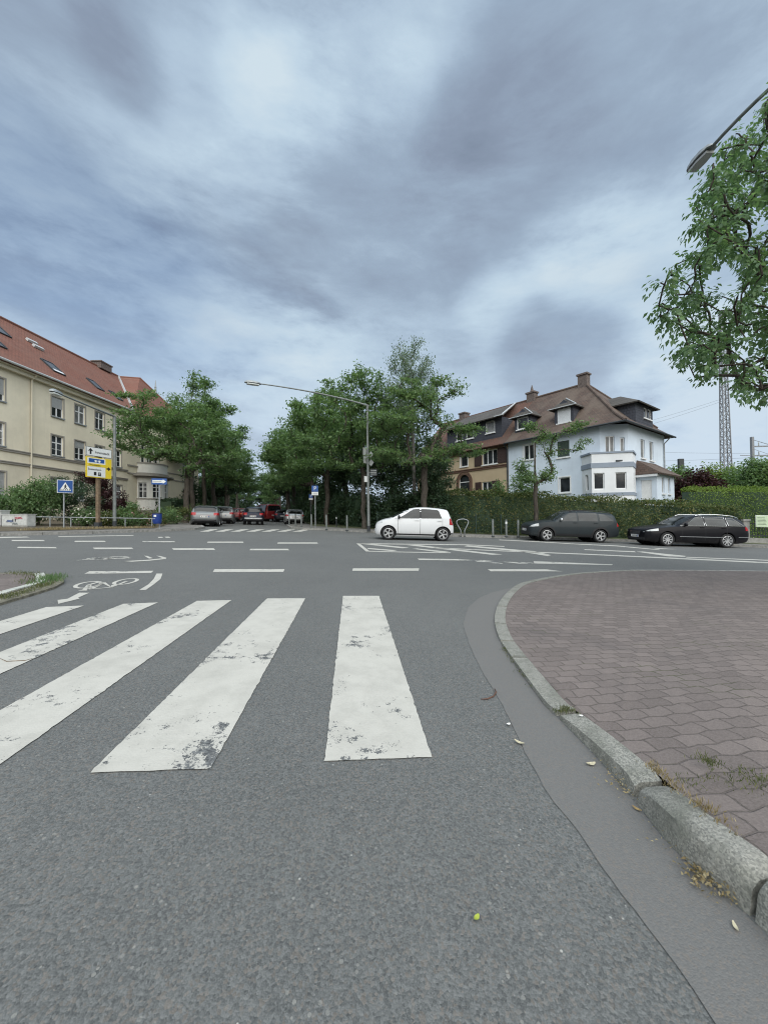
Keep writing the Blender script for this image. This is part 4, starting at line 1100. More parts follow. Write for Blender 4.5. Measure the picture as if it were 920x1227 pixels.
m = MB(); m.tube([uv_(Q0 + .02, -.5, EV - .2), uv_(Q0 + .02, -.09, EV - .6), uv_(Q0 + .02, -.09, .2)], .06, 8); m.build('downpipe', 'dark_metal', sd)
m = MB()
E = [uv_(Q0, -e, EV - .12), uv_(Q1 + .2, -e, EV - .12), uv_(Q1 + .2, DP + e, EV - .12), uv_(Q0, DP + e, EV - .12)]; I = [uv_(Q0, .35, EV + .62), uv_(Q1 + .2, .35, EV + .62), uv_(Q1 + .2, DP - .35, EV + .62), uv_(Q0, DP - .35, EV + .62)]
ra, rb = uv_(Q0, DP / 2, RT - .02), uv_(Q1 + .2, DP / 2, RT - .02)
for q in ((E[0], E[1], I[1], I[0]), (I[0], I[1], rb, ra), (E[2], E[3], I[3], I[2]), (I[2], I[3], ra, rb)): roof_face(m, q, .1)
srf = m.build('roof', 'rusty_tiles', sd)
m = MB(); m.tube([ra, rb], .11, 8); m.build('ridge_tiles', 'rusty_tiles', srf)
chimney(srf, uv_(Q0 + .2, DP / 2, RT - .5), .8, .6, 1.0, pot=True); chimney(srf, uv_(17.5, DP / 2 + .2, RT - .5), .8, .8, 1.0)
D0, D1 = 9.75, 16.4; fw_ = Frame(uv_(D0, .45, 0), UU, -VV); wl = D1 - D0; d = MB(); hd = [(.75, 1.75, 8.85, 9.95), (3.2, 4.1, 8.75, 9.65), (4.55, 5.4, 8.75, 9.65)]
wall_with_holes(d, fw_, 0, wl, 8.2, 10.1, hd, .1)
for a in (0, wl): d.face([fw_.p(a, 8.2), fw_.p(a, 8.2, -2.6), fw_.p(a, 10.1, -2.6), fw_.p(a, 10.1)])
do = d.build('dormer', 'slate', srf)
for h in hd: window(do, fw_, h, 0, 0, sill='white_frame', reveal=.1, pane='curtain_glass' if h[0] < 1 else 'window_glass', shutter=.15, shut_mat='grey_shutter')
r = MB(); roof_face(r, [fw_.p(-.5, 10.05, .6), fw_.p(wl + .4, 10.05, .6), fw_.p(wl + .4, RT + .02, -DP / 2 + .45), fw_.p(1.1, RT + .02, -DP / 2 + .45)], .1); r.build('dormer_roof', 'grey_tiles', do)
r = MB(); r.bar(fw_.p(-.5, 10.12, .6), fw_.p(1.1, RT + .08, -DP / 2 + .45), .16, .06); r.bar(fw_.p(-.6, 10.06, .66), fw_.p(.3, 10.06, .66), .06, .08); r.build('dormer_flashing', 'light_zinc', do)
# ================================================================ vegetation
def tubes_mesh(name, chains, mat, parent, n=6):
    m = MB()
    for path, rad in chains: m.tube(path, rad, n if max(rad) > .03 else 4, caps=False)
    o = m.build(name, mat, parent, uv=False, fix=False); o.data.polygons.foreach_set('use_smooth', [True] * len(o.data.polygons)); return o

def skeleton(rng, trunk, targets, trunk_r, bend=.12, keep=.72):
    """grow branches from a trunk polyline towards every target; returns chains and the tip runs"""
    P = [np.array(p, float) for p in trunk]; par = [-1] + list(range(len(P) - 1)); start = max(1, int(len(P) * keep) - 1)
    T = np.array(targets); top = P[start]
    order = np.argsort(np.linalg.norm(T - top, axis=1)); runs = []
    arr = P[:]
    for ti in order:
        t = T[ti]; A = np.array(arr[start:]); dv = t - A; dist = np.linalg.norm(dv, axis=1)
        # prefer parents lying below and inwards
        score = dist + .55 * np.maximum(0, A[:, 2] - t[2]) + .18 * np.linalg.norm(A - top, axis=1)
        k = int(np.argmin(score)); pi = k + start; a = arr[pi]; L_ = np.linalg.norm(t - a); steps = max(2, int(L_ / .55))
        ids = [pi]; off = rng.normal(size=3) * bend * L_; sag = L_ * .10
        for q in range(1, steps + 1):
            f = q / steps; p = a + (t - a) * f + off * math.sin(PI * f) + np.array([0, 0, sag]) * math.sin(PI * f) + rng.normal(size=3) * .03 * L_ / steps
            arr.append(p); par.append(ids[-1]); ids.append(len(arr) - 1)
        runs.append(ids)
    cnt = np.zeros(len(arr))
    for ids in runs: cnt[ids[-1]] += 1
    for i in range(len(arr) - 1, 0, -1): cnt[par[i]] += cnt[i]
    cnt = np.maximum(cnt, 1); rad = trunk_r * (cnt / cnt[0]) ** .55; rad = np.maximum(rad, .012)
    nt_ = len(trunk)
    for i in range(nt_): rad[i] = max(rad[i], trunk_r * (1 - .45 * i / nt_)) if i < start + 1 else rad[i]
    rad[0] *= 1.25
    chains = [([tuple(arr[i]) for i in range(nt_)], [rad[i] for i in range(nt_)])]
    for ids in runs:
        rr = [rad[i] for i in ids]; rr[0] = min(rr[0], rr[1] * 1.15); chains.append(([tuple(arr[i]) for i in ids], rr))
    return chains, [[arr[i] for i in ids] for ids in runs]

def crown_leaves(rng, runs, per, clump, size, aspect=.6, droop=.3, flat=.55, along=.45, upn=.9):
    Cs, w = [], []
    for r in runs:
        k = len(r); tip = r[-1]; base_ = r[max(0, int(k * (1 - along)) - 1)]
        n = max(1, int(per * rng.uniform(.7, 1.3))); f = rng.random(n) ** .7
        c = base_ + (tip - base_) * f[:, None] + rng.normal(size=(n, 3)) * np.array([clump, clump, clump * flat]); Cs.append(c)
    C = np.concatenate(Cs); n = len(C)
    Dv = runit(rng, n); Dv[:, 2] = Dv[:, 2] * .5 - droop
    Nv = runit(rng, n); Nv[:, 2] = np.abs(Nv[:, 2]) + upn
    Nv /= np.linalg.norm(Nv, axis=1, keepdims=True)
    l = size * rng.uniform(.6, 1.35, n)
    return leaf_quads(C, Dv, Nv, l, l * aspect)

def blob_targets(rng, blobs, n, shell=.45, mind=.0):
    wts = np.array([b[3] * b[4] * b[5] for b in blobs]) ** .75; wts /= wts.sum(); out = []
    tries = 0
    while len(out) < n and tries < n * 40:
        tries += 1; b = blobs[rng.choice(len(blobs), p=wts)]; d = rng.normal(size=3); d /= np.linalg.norm(d); r = rng.random() ** shell
        p = np.array(b[:3]) + d * r * np.array(b[3:6])
        if mind and out and np.min(np.linalg.norm(np.array(out) - p, axis=1)) < mind: continue
        out.append(p)
    return out

def trunk_path(rng, h, lean=(0, 0), wob=.05, n=7):
    return [(lean[0] * (i / n) ** 1.3 + (rng.normal() * wob if 0 < i else 0), lean[1] * (i / n) ** 1.3 + (rng.normal() * wob if 0 < i else 0), h * i / n - (.1 if i == 0 else 0)) for i in range(n + 1)]

def make_tree(name, label, loc, seed, trunk_h, trunk_r, blobs, n, per, clump, size, leaf, bark='bark', lean=(0, 0), droop=.3, flat=.55, aspect=.6, mind=.5, group=None, cat='tree', upn=.9, keep=.72, bend=.12, along=.45, shell=.45, wob=.05):
    rng = np.random.default_rng(seed); t = thing(name, label, cat, loc, 0, group)
    tr = trunk_path(rng, trunk_h, lean, wob); tg = blob_targets(rng, blobs, n, shell, mind)
    chains, runs = skeleton(rng, tr, tg, trunk_r, bend, keep)
    tubes_mesh('trunk', chains, bark, t)
    V, Q = crown_leaves(rng, runs, per, clump, size, aspect, droop, flat, along, upn)
    link_mesh('crown', mesh_np('crown', V, Q, leaf), t); return t
def copy_thing(src, loc, rz, sc, label, group=None):
    c = src.copy(); COL.objects.link(c); c.location = loc; c.rotation_euler = (0, 0, rz); c.scale = (sc[0], sc[0], sc[1]) if isinstance(sc, tuple) else (sc, sc, sc); c['label'] = label
    if group: c['group'] = group
    for ch in src.children:
        d = ch.copy(); COL.objects.link(d); d.parent = c
        for g in ch.children:
            h_ = g.copy(); COL.objects.link(h_); h_.parent = d
    return c

GL, GR = 'trees along the left of the side street', 'trees along the right of the side street'
# ---- left row
def stree(Y, off): return Vector((st_x(Y, off), Y, G(st_x(Y, off), Y) + .1))
tA = make_tree('street_tree', 'broad street tree leaning over the blue one-way sign in front of the bay house', base(222, 29.5, .1), 11, 4.8, .21,
    [(-3.2, 0, 8.0, 2.8, 3.0, 1.5), (.4, .5, 8.6, 2.8, 3, 1.5), (-4.4, -.5, 6.4, 1.8, 2, .9), (2.4, -.3, 6.8, 2.6, 2.2, 1.2), (-1.2, -.6, 5.4, 2.8, 2, .7), (3.2, 0, 5.0, 1.8, 1.6, .8), (-3.4, -.3, 9.6, 1.6, 1.6, .9), (1.0, -1, 4.2, 1.5, 1.2, .5)], 170, 85, .28, .20, 'leaf_avenue', lean=(.3, 0), group=GL, flat=.34, upn=1.3)
tB = make_tree('street_tree', 'tallest tree of the left row, rising above the grey parked cars', stree(36.5, -6.0), 12, 5.4, .22,
    [(.3, 0, 10.2, 3.2, 3.2, 2.2), (3.0, 0, 8.4, 2.4, 2.6, 1.5), (-2.2, .5, 8.6, 3.0, 2.6, 1.8), (.2, .2, 13.0, 1.7, 1.8, 1.3), (2.6, 0, 11.0, 1.6, 1.6, 1.0), (3.4, 0, 5.8, 2.2, 2.0, 1.2), (-1.0, -.5, 6.2, 2.2, 2, .8)], 180, 85, .30, .22, 'leaf_avenue', lean=(-.2, 0), group=GL, flat=.36, upn=1.3)
tC = make_tree('street_tree', 'forked street tree third along the left pavement, behind the two grey cars', stree(44, -6.0), 13, 5.4, .22,
    [(.5, 0, 9.4, 3.2, 3.4, 2.2), (3.0, -.5, 7.6, 2.6, 2.4, 1.6), (-2, .4, 8.0, 2.6, 2.6, 1.8), (3.4, 0, 5.2, 2.4, 2.2, 1.3), (1.0, 0, 12.0, 1.8, 1.8, 1.2)], 160, 85, .34, .25, 'leaf_avenue', group=GL, flat=.38, upn=1.3)
for i, (Y, src, rz, sc, lab) in enumerate([(53, tB, 2.1, (1.2, .92), 'street tree fourth along the left pavement, above the red car'), (64, tC, 1.0, (1.35, 1.05), 'street tree fifth along the left pavement, near the red van'),
                                           (78, tB, 4.0, (.95, .85), 'street tree sixth along the left pavement'), (96, tC, 3.0, (1.1, 1.0), 'street tree seventh along the left pavement'), (118, tB, .7, (1.1, .9), 'last street tree seen on the left pavement, closing the view')]):
    copy_thing(src, stree(Y, -6.0 + (.8 if i % 2 else 0)), rz, sc, lab)
# ---- right row
rA = make_tree('street_tree', 'street tree with slim trunk directly behind the street lamp', base(436, 27.0, .1), 21, 4.4, .17,
    [(-.8, 0, 8.6, 2.9, 2.6, 1.9), (1.0, 0, 6.8, 3.0, 2.6, 1.2), (-2.4, .3, 6.4, 2.4, 2.2, 1.2), (.2, -.3, 10.6, 1.6, 1.5, .9), (2.0, -.8, 4.8, 1.9, 1.4, .7), (-1.6, -.5, 4.4, 2.0, 1.4, .7), (1.6, 0, 9.0, 1.6, 1.6, .8)], 170, 85, .28, .20, 'leaf_avenue', group=GR, flat=.34, upn=1.3)
rB = make_tree('street_tree', 'street tree behind the blue parking sign', base(392, 32.5, .1), 22, 4.8, .20,
    [(-.8, 0, 8.8, 3.6, 3.2, 2.0), (-3.0, -.5, 6.6, 2.6, 2.2, 1.4), (1.6, .4, 7.2, 2.8, 2.6, 1.6), (-.2, 0, 11.2, 2.0, 2, 1.0), (-.8, -1.2, 5.0, 2.8, 1.6, .9), (-3.2, -.3, 4.4, 2.0, 1.6, .9), (-2.2, 0, 10.0, 1.6, 1.5, .8)], 180, 85, .30, .22, 'leaf_avenue', group=GR, flat=.36, upn=1.3)
rC = make_tree('street_tree', 'street tree beside the silver parked car', base(374, 40.0, .1), 23, 4.8, .22,
    [(-.6, 0, 8.6, 3.4, 3.2, 2.2), (-3.0, -.4, 7.0, 2.4, 2.2, 1.5), (1.2, .4, 9.4, 2.6, 2.4, 1.8), (-1.8, 0, 5.0, 2.6, 2, 1.0), (-3.4, 0, 4.6, 1.8, 1.8, .8), (-.6, 0, 11.6, 1.6, 1.6, 1.0)], 170, 85, .34, .24, 'leaf_avenue', group=GR, flat=.38, upn=1.3)
for i, (Y, off, src, rz, sc, lab) in enumerate([(49, 4.8, rB, 1.4, (1.2, 1.02), 'street tree next after the one by the silver car'), (59, 4.8, rC, 2.4, (1.25, 1.05), 'mid-row street tree on the right pavement, its crown meeting the left row'),
        (72, 5.6, rB, 3.9, (1.05, .98), 'street tree far along the right pavement'), (90, 5.2, rC, .6, (1.1, 1.0), 'street tree nearly last along the right pavement'), (112, 5.0, rB, 5.0, (1.15, .95), 'last street tree seen on the right pavement')]):
    copy_thing(src, stree(Y, off), rz, sc, lab)
# trees standing in the gardens behind the right row
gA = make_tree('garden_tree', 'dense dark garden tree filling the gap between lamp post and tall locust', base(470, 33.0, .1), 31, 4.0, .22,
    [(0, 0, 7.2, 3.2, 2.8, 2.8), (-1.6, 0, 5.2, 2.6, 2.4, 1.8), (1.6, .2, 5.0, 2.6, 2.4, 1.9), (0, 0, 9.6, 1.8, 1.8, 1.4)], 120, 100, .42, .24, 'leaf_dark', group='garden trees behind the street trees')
copy_thing(gA, base(516, 27.5, .1), 5.2, (.52, .64), 'dark garden tree in front of the left part of the sand-coloured house')
copy_thing(gA, base(415, 41, .1), 2.2, (1.25, 1.15), 'tall dark garden tree behind the trees at the parking sign')
copy_thing(gA, base(352, 66, .1), 4.0, (1.1, .95), 'dark garden tree beyond the silver car at the end of the street')
copy_thing(gA, base(258, 64, .1), 1.0, (1.2, .9), 'dark garden tree behind the left row, at the end of the cream house')
copy_thing(gA, base(318, 150, .1), 3.0, (2.0, 1.3), 'hazy tree closing the far end of the street')
# ---- tall locust beside the hedge
make_tree('locust_tree', 'large locust tree with bare lower trunk behind the white car and a limb reaching right', base(508.5, 23.3, .1), 41, 4.6, .20,
    [(-1.6, 0, 6.7, 2.4, 2.2, .8), (1.5, 0, 4.9, 2.0, 1.8, .45), (-2.2, -.2, 4.9, 1.8, 1.8, .5), (-.2, 0, 8.0, 1.6, 1.6, 1.2), (2.3, .1, 8.7, 1.0, .9, .45), (2.6, -.2, 6.2, 1.3, 1.2, .35), (.2, -.8, 4.2, 1.7, 1.2, .4), (-.9, .2, 8.8, 1.2, 1.3, .7), (1.3, 0, 9.4, .9, .9, .4), (3.2, -.4, 4.9, .9, .9, .3), (.8, -.3, 6.6, 1.5, 1.2, .5)],
    190, 62, .21, .16, 'leaf_locust', lean=(.1, 0), flat=.30, mind=.36, upn=1.5, bend=.14, keep=.8)
# ---- birch behind
make_tree('birch_tree', 'tall slender birch with hanging twigs rising above the locust tree', base(497, 27.0, .1), 51, 12.2, .13,
    [(-.2, 0, 11.9, 1.5, 1.4, 1.7), (-.9, 0, 9.6, 1.6, 1.5, 1.6), (.7, 0, 9.9, 1.1, 1.3, 1.8), (-1.3, .2, 12.0, .6, .6, .8)], 110, 85, .22, .13, 'leaf_birch', bark='bark_birch', droop=.9, flat=1.2, mind=.35, upn=.1, keep=.45, lean=(-.1, 0), aspect=.55)
# ---- young tree behind the dark estate car
make_tree('young_tree', 'young sparse tree with two limbs reaching right, behind the dark grey estate car', base(642, 21.3, .1), 61, 5.2, .12,
    [(2.6, 0, 6.3, .45, .4, .25), (2.0, 0, 5.9, .35, .35, .25), (2.9, 0, 5.3, .35, .35, .25), (2.3, 0, 4.9, .35, .35, .3), (.4, 0, 5.6, .4, .4, .45), (-.2, 0, 6.2, .4, .4, .35), (.9, 0, 4.6, .45, .4, .4), (-.7, 0, 4.0, .5, .4, .4), (1.2, 0, 5.4, .35, .3, .3), (.7, 0, 3.5, .5, .4, .35), (-.5, 0, 3.2, .5, .4, .35)], 64, 60, .16, .12, 'leaf_locust', flat=.6, mind=.22, upn=.8, keep=.55, bend=.03, lean=(.02, 0), along=.4, wob=.012)

# ---- shrubs
def make_shrub(name, label, loc, seed, blobs, n, size, leaf, group=None, clump=.18, per=40, droop=.1, cat='shrub', aspect=.6, stem=.05, upn=.6):
    rng = np.random.default_rng(seed); t = thing(name, label, cat, loc, 0, group)
    tg = blob_targets(rng, blobs, n, .28); h = max(.25, min(b[2] for b in blobs) * .5)
    chains, runs = skeleton(rng, trunk_path(rng, h, n=3, wob=.02), tg, stem, .1, .6)
    tubes_mesh('stem', chains, 'bark', t, 5)
    V, Q = crown_leaves(rng, runs, per, clump, size, aspect, droop, .9, .5, upn)
    link_mesh('foliage', mesh_np('foliage', V, Q, leaf), t); return t
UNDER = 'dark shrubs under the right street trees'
for i, (px, Y, w, h, lab) in enumerate([(400, 36, 2.4, 2.6, 'dark shrub behind the parking sign'), (428, 33, 2.2, 2.9, 'dark shrub left of the lamp post'), (462, 29.5, 2.3, 2.8, 'dark shrub right of the lamp post'), (486, 27.5, 2.0, 2.7, 'dark shrub above the white car bonnet'),
                                        (375, 46, 2.6, 3.6, 'dark shrub beside the row of parked cars'), (448, 36, 3.2, 5.0, 'tall dark shrub behind the lamp post'),
                                        (412, 40, 3.4, 5.4, 'tall dark shrub behind the lone bollards'), (482, 31, 2.6, 4.6, 'tall dark shrub left of the locust trunk'), (385, 54, 3.6, 5.6, 'tall dark shrub between the far right street trees'), (366, 64, 3.2, 5.0, 'far dark shrub beyond the silver car')]):
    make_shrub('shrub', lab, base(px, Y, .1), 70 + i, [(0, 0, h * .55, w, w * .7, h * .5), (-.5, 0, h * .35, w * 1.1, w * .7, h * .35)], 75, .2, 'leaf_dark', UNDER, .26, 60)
big = make_shrub('garden_shrub', 'tall dark garden shrub at the house end of the left hedge', stree(47, -9.6), 79, [(0, 0, 3.4, 2.6, 2.0, 3.2), (.8, 0, 2.2, 2.6, 2, 2.0), (-.9, .3, 4.8, 1.6, 1.5, 1.8)], 110, .30, 'leaf_dark', 'tall garden shrubs along the side street', .36, 60)
for i, (Y, off, sc, lab) in enumerate([(57, -9.8, 1.0, 'tall dark garden shrub second along the left hedge'), (69, -9.6, 1.15, 'tall dark garden shrub third along the left hedge'), (86, -9.4, 1.2, 'tall dark garden shrub fourth along the left hedge'), (108, -9.2, 1.3, 'tall dark garden shrub last along the left hedge'),
        (46, 9.2, .9, 'tall dark garden shrub behind the trees by the silver car'), (58, 9.0, 1.0, 'tall dark garden shrub second along the right hedge'), (72, 9.0, 1.1, 'tall dark garden shrub third along the right hedge'), (92, 8.8, 1.2, 'tall dark garden shrub fourth along the right hedge'), (135, -5.5, 1.5, 'distant shrub closing the street on the left'), (138, 4.5, 1.5, 'distant shrub closing the street on the right')]):
    copy_thing(big, stree(Y, off), i * 1.3, sc, lab)
make_shrub('shrub', 'columnar dark conifer bush right of the locust trunk', base(528, 23.6, .1), 81, [(0, 0, 1.3, .85, .7, 1.3), (0, 0, 2.2, .6, .5, .8)], 70, .11, 'leaf_dark', None, .14, 70)
make_shrub('shrub', 'round-leaved shrub rising over the hedge before the blue house', base(612, 24.0, .1), 82, [(.2, 0, 2.7, 1.3, .9, .9), (1.3, 0, 2.7, 1.0, .8, .8), (-.9, 0, 2.4, .9, .8, .6), (.9, 0, 3.6, .7, .6, .5)], 70, .15, 'leaf_avenue', None, .16, 45)
# left garden
make_shrub('shrub', 'large dark round shrub directly behind the pedestrian crossing sign', base(88, 20.5, .12), 83, [(0, 0, 1.4, 1.25, 1.0, 1.35), (-.3, 0, 1.9, .9, .8, .8), (-.9, .2, 1.0, 1.0, .8, .9)], 100, .10, 'leaf_dark', None, .14, 80, .4, aspect=.4)
make_shrub('shrub', 'loose spreading shrub behind the graffitied grey cabinet', base(46, 19.6, .12), 84, [(0, 0, 1.2, 1.3, 1.0, 1.1), (.5, 0, 1.75, .9, .8, .7), (-1.0, 0, 1.0, 1.2, .9, .8)], 90, .13, 'leaf_avenue', None, .16, 75, .5, aspect=.4)
make_shrub('shrub', 'low dark shrub at the left edge behind the cabinets', base(6, 19.0, .12), 85, [(0, 0, 1.0, 1.6, 1.0, .9), (-1.4, 0, 1.0, 1.5, 1, .9), (.9, .1, .9, 1.0, .8, .8)], 100, .13, 'leaf_avenue', None, .16, 75, .5, aspect=.4)
make_shrub('shrub', 'tall purple-leaved shrub behind the yellow direction sign', base(120, 25.0, .12), 86, [(0, 0, 2.0, .9, .8, 1.5), (-.5, 0, 2.9, .8, .6, .6), (.4, 0, 1.1, .9, .8, .9)], 80, .15, 'leaf_purple', None, .16, 60, .2)
make_shrub('shrub', 'small purple-leaved shrub between lamp post and bay', base(146, 24.5, .12), 87, [(0, 0, .9, .7, .6, .8), (0, 0, 1.5, .4, .4, .5)], 40, .13, 'leaf_purple', None, .14, 45, .2)
make_shrub('shrub', 'small green shrub right of the purple bushes', base(156, 24.2, .12), 88, [(0, 0, .7, .6, .6, .6)], 30, .12, 'leaf_avenue', None, .13, 50)
BED = 'flowering bushes in the bed behind the low rail'
for i, (px, Y, w, h, lab) in enumerate([(104, 20.2, .7, .9, 'pale yellow-green flowering bush left of the sign post'), (127, 20.6, .9, .8, 'white-flowering bush between sign post and lamp post'), (150, 21.0, 1.1, .75, 'grey-green low bush right of the lamp post'), (172, 22.0, 1.3, .95, 'pink-flowering bush left of the blue bin'),
        (198, 25.5, 1.2, 1.1, 'dark bush behind the blue bin'), (212, 27.0, 1.1, 1.3, 'bush at the foot of the broad street tree'), (236, 33, 1.4, 1.6, 'bush behind the first grey parked car')]):
    sh = make_shrub('flower_bush', lab, base(px, Y, .12), 90 + i, [(0, 0, h * .5, w, .6, h * .45)], 45, .09, 'leaf_hedge' if i % 2 else 'leaf_avenue', BED, .13, 50)
    if i in (0, 1, 3):
        rng = np.random.default_rng(i); n = 70 if i != 0 else 40
        C = np.stack([rng.normal(0, w * .5, n), rng.uniform(-.7, -.1, n), h * .55 + rng.normal(0, h * .22, n)], 1)
        V, Q = leaf_quads(C, runit(rng, n), runit(rng, n), np.full(n, .085), np.full(n, .085)); link_mesh('blossom', mesh_np('blossom', V, Q, 'petal_pink' if i == 3 else 'petal_white'), sh)

# ---- hedges: a woody core and leaves through the outer layer
def make_hedge(name, label, path, depth, tops, leaf, seed, per_m2=210, size=.085, core='leaf_dark', jag=.15):
    """path: world points along the front foot; tops: height of the top above the foot"""
    rng = np.random.default_rng(seed); P = [Vector(p) for p in path]; o0 = P[0].copy(); t = thing(name, label, 'hedge', o0)
    Cs, Ns = [], []
    cm = MB()
    for (a, b), (ha, hb) in zip(zip(P, P[1:]), zip(tops, tops[1:])):
        a, b = a - o0, b - o0; d = b - a; Ln = math.hypot(d.x, d.y); nb = Vector((-d.y, d.x, 0)).normalized()
        if nb.y < 0: nb = -nb
        cm.add([a + nb * .25, b + nb * .25, b + nb * (depth - .25), a + nb * (depth - .25), a + nb * .25 + Vector((0, 0, ha - .28)), b + nb * .25 + Vector((0, 0, hb - .28)), b + nb * (depth - .25) + Vector((0, 0, hb - .28)), a + nb * (depth - .25) + Vector((0, 0, ha - .28))],
               [(0, 1, 5, 4), (1, 2, 6, 5), (2, 3, 7, 6), (3, 0, 4, 7), (4, 5, 6, 7)])
        for face, area in (('f', Ln * ha), ('t', Ln * depth * 1.25), ('b', Ln * ha * .5), ('e', depth * ha)):
            n = int(area * per_m2); u = rng.random(n); q = rng.random(n); r = np.abs(rng.normal(0, .11, n))
            h_ = ha + (hb - ha) * u
            bulge = jag * (np.sin(u * Ln * 1.7 + 3 * q + seed) + .6 * np.sin(u * Ln * 4.3 + 5 * q))
            if face == 'f': dep, z = r - .02 + bulge * .9, q * h_ * .99
            elif face == 't': dep, z = q * depth, h_ - r * 1.3 + bulge * .8 + np.where(rng.random(n) < .10, rng.random(n) * .18, 0)
            elif face == 'b': dep, z = depth - r, q * h_
            else:
                if not (b - (P[-1] - o0)).length < 1e-4: continue
                u = 1 - r / max(Ln, .1) + .02; dep, z = q * depth, rng.random(n) * h_
            c = np.outer(1 - u, np.array(a)) + np.outer(u, np.array(b)) + np.outer(dep, np.array(nb)); c[:, 2] += z; Cs.append(c)
            nn = np.array(nb) * (-1 if face == 'f' else 1 if face == 'b' else 0) + np.array([0, 0, 1 if face == 't' else .4]); Ns.append(np.tile(nn, (n, 1)))
    C = np.concatenate(Cs); Nv = np.concatenate(Ns) + runit(rng, len(C)) * .9; n = len(C); l = size * rng.uniform(.6, 1.4, n)
    V, Q = leaf_quads(C, runit(rng, n) + np.array([0, 0, .25]), Nv, l, l * .6)
    cm.build('branches', core, t, uv=False); link_mesh('foliage', mesh_np('foliage', V, Q, leaf), t); return t
hp = [(524, 24.4), (560, 23.6), (620, 22.9), (700, 22.2), (780, 21.5), (850, 20.9), (890, 20.5)]
htops = []
for (px, Y), ty in zip(hp, (588, 588, 590, 594.5, 599, 604, 609)): htops.append(at(px, ty, Y).z - base(px, Y, .11).z)
make_hedge('hedge', 'long dense green hedge with reddish shoots behind the parked cars', [base(px, Y, .11) for px, Y in hp], 1.5, htops, 'leaf_hedge', 5, 260, .105)
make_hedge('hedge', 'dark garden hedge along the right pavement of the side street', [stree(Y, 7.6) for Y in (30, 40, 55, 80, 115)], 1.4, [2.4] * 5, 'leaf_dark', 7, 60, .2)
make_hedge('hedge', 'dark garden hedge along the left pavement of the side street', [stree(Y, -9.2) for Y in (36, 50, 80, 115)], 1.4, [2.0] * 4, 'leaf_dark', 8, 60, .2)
make_hedge('hedge', 'bright yellow-green clipped hedge behind the right end of the long hedge', [base(828, 25.5, .1), base(880, 25.0, .1), base(960, 24.4, .1), base(1060, 23.5, .1)], 1.3,
           [at(828, 584, 25.5).z - base(828, 25.5, .1).z] + [at(828, 584.5, 25.2).z - base(880, 25, .1).z] * 3, 'leaf_bright', 6, 230, .09)
# ---- background growth by the railway
BG = 'bushes along the railway'
for i, (px, Y, w, h, leaf, lab) in enumerate([(838, 34, 2.3, 5.5, 'leaf_purple', 'wide dark red bush behind the bright hedge'), (815, 38, 1.2, 6.6, 'leaf_avenue', 'loose green bush left of the dark red bush'), (862, 42, 2.8, 7.4, 'leaf_bright', 'pale green bush at the foot of the lattice mast'),
        (893, 40, 2.8, 6.9, 'leaf_locust', 'green bush between lattice mast and catenary mast'), (915, 36, 2.4, 7.2, 'leaf_avenue', 'tall green bush at the right edge'), (960, 36, 3.0, 7.5, 'leaf_avenue', 'dark bush just outside the right edge'), (843, 52, 3, 7.7, 'leaf_locust', 'farther pale bush behind the dark red bush')]):
    make_shrub('bush', lab, base(px, Y, 0), 110 + i, [(0, 0, h * .5, w, w * .7, h * .5), (.4 * w, 0, h * .4, w * .8, w * .6, h * .4), (-.3 * w, 0, h * .72, w * .6, w * .5, h * .3), (.3 * w, 0, h * .74, w * .6, w * .5, h * .28)], 170, .24, leaf, BG, .34, 80)
# far belt of trees
rng = np.random.default_rng(200); cs = []
for k in range(90):
    a = -1.25 + 2.5 * k / 89 + rng.normal() * .01; d = 150 + rng.random() * 50
    c0 = np.array([math.sin(a) * d, math.cos(a) * d, 2.0]); n = 320; h = 3.2 + rng.random() * 2.5
    cs.append(c0 + rng.normal(size=(n, 3)) * np.array([4.5, 4.5, h * .42]) + np.array([0, 0, h * .4]))
C = np.concatenate(cs); n = len(C); V, Q = leaf_quads(C, runit(rng, n), runit(rng, n) + np.array([0, 0, .6]), np.full(n, 1.2), np.full(n, .9))
tag(link_mesh('treeline', mesh_np('treeline', V, Q, 'leaf_dark')), 'far belt of trees on the horizon behind the houses', 'trees', kind='stuff')

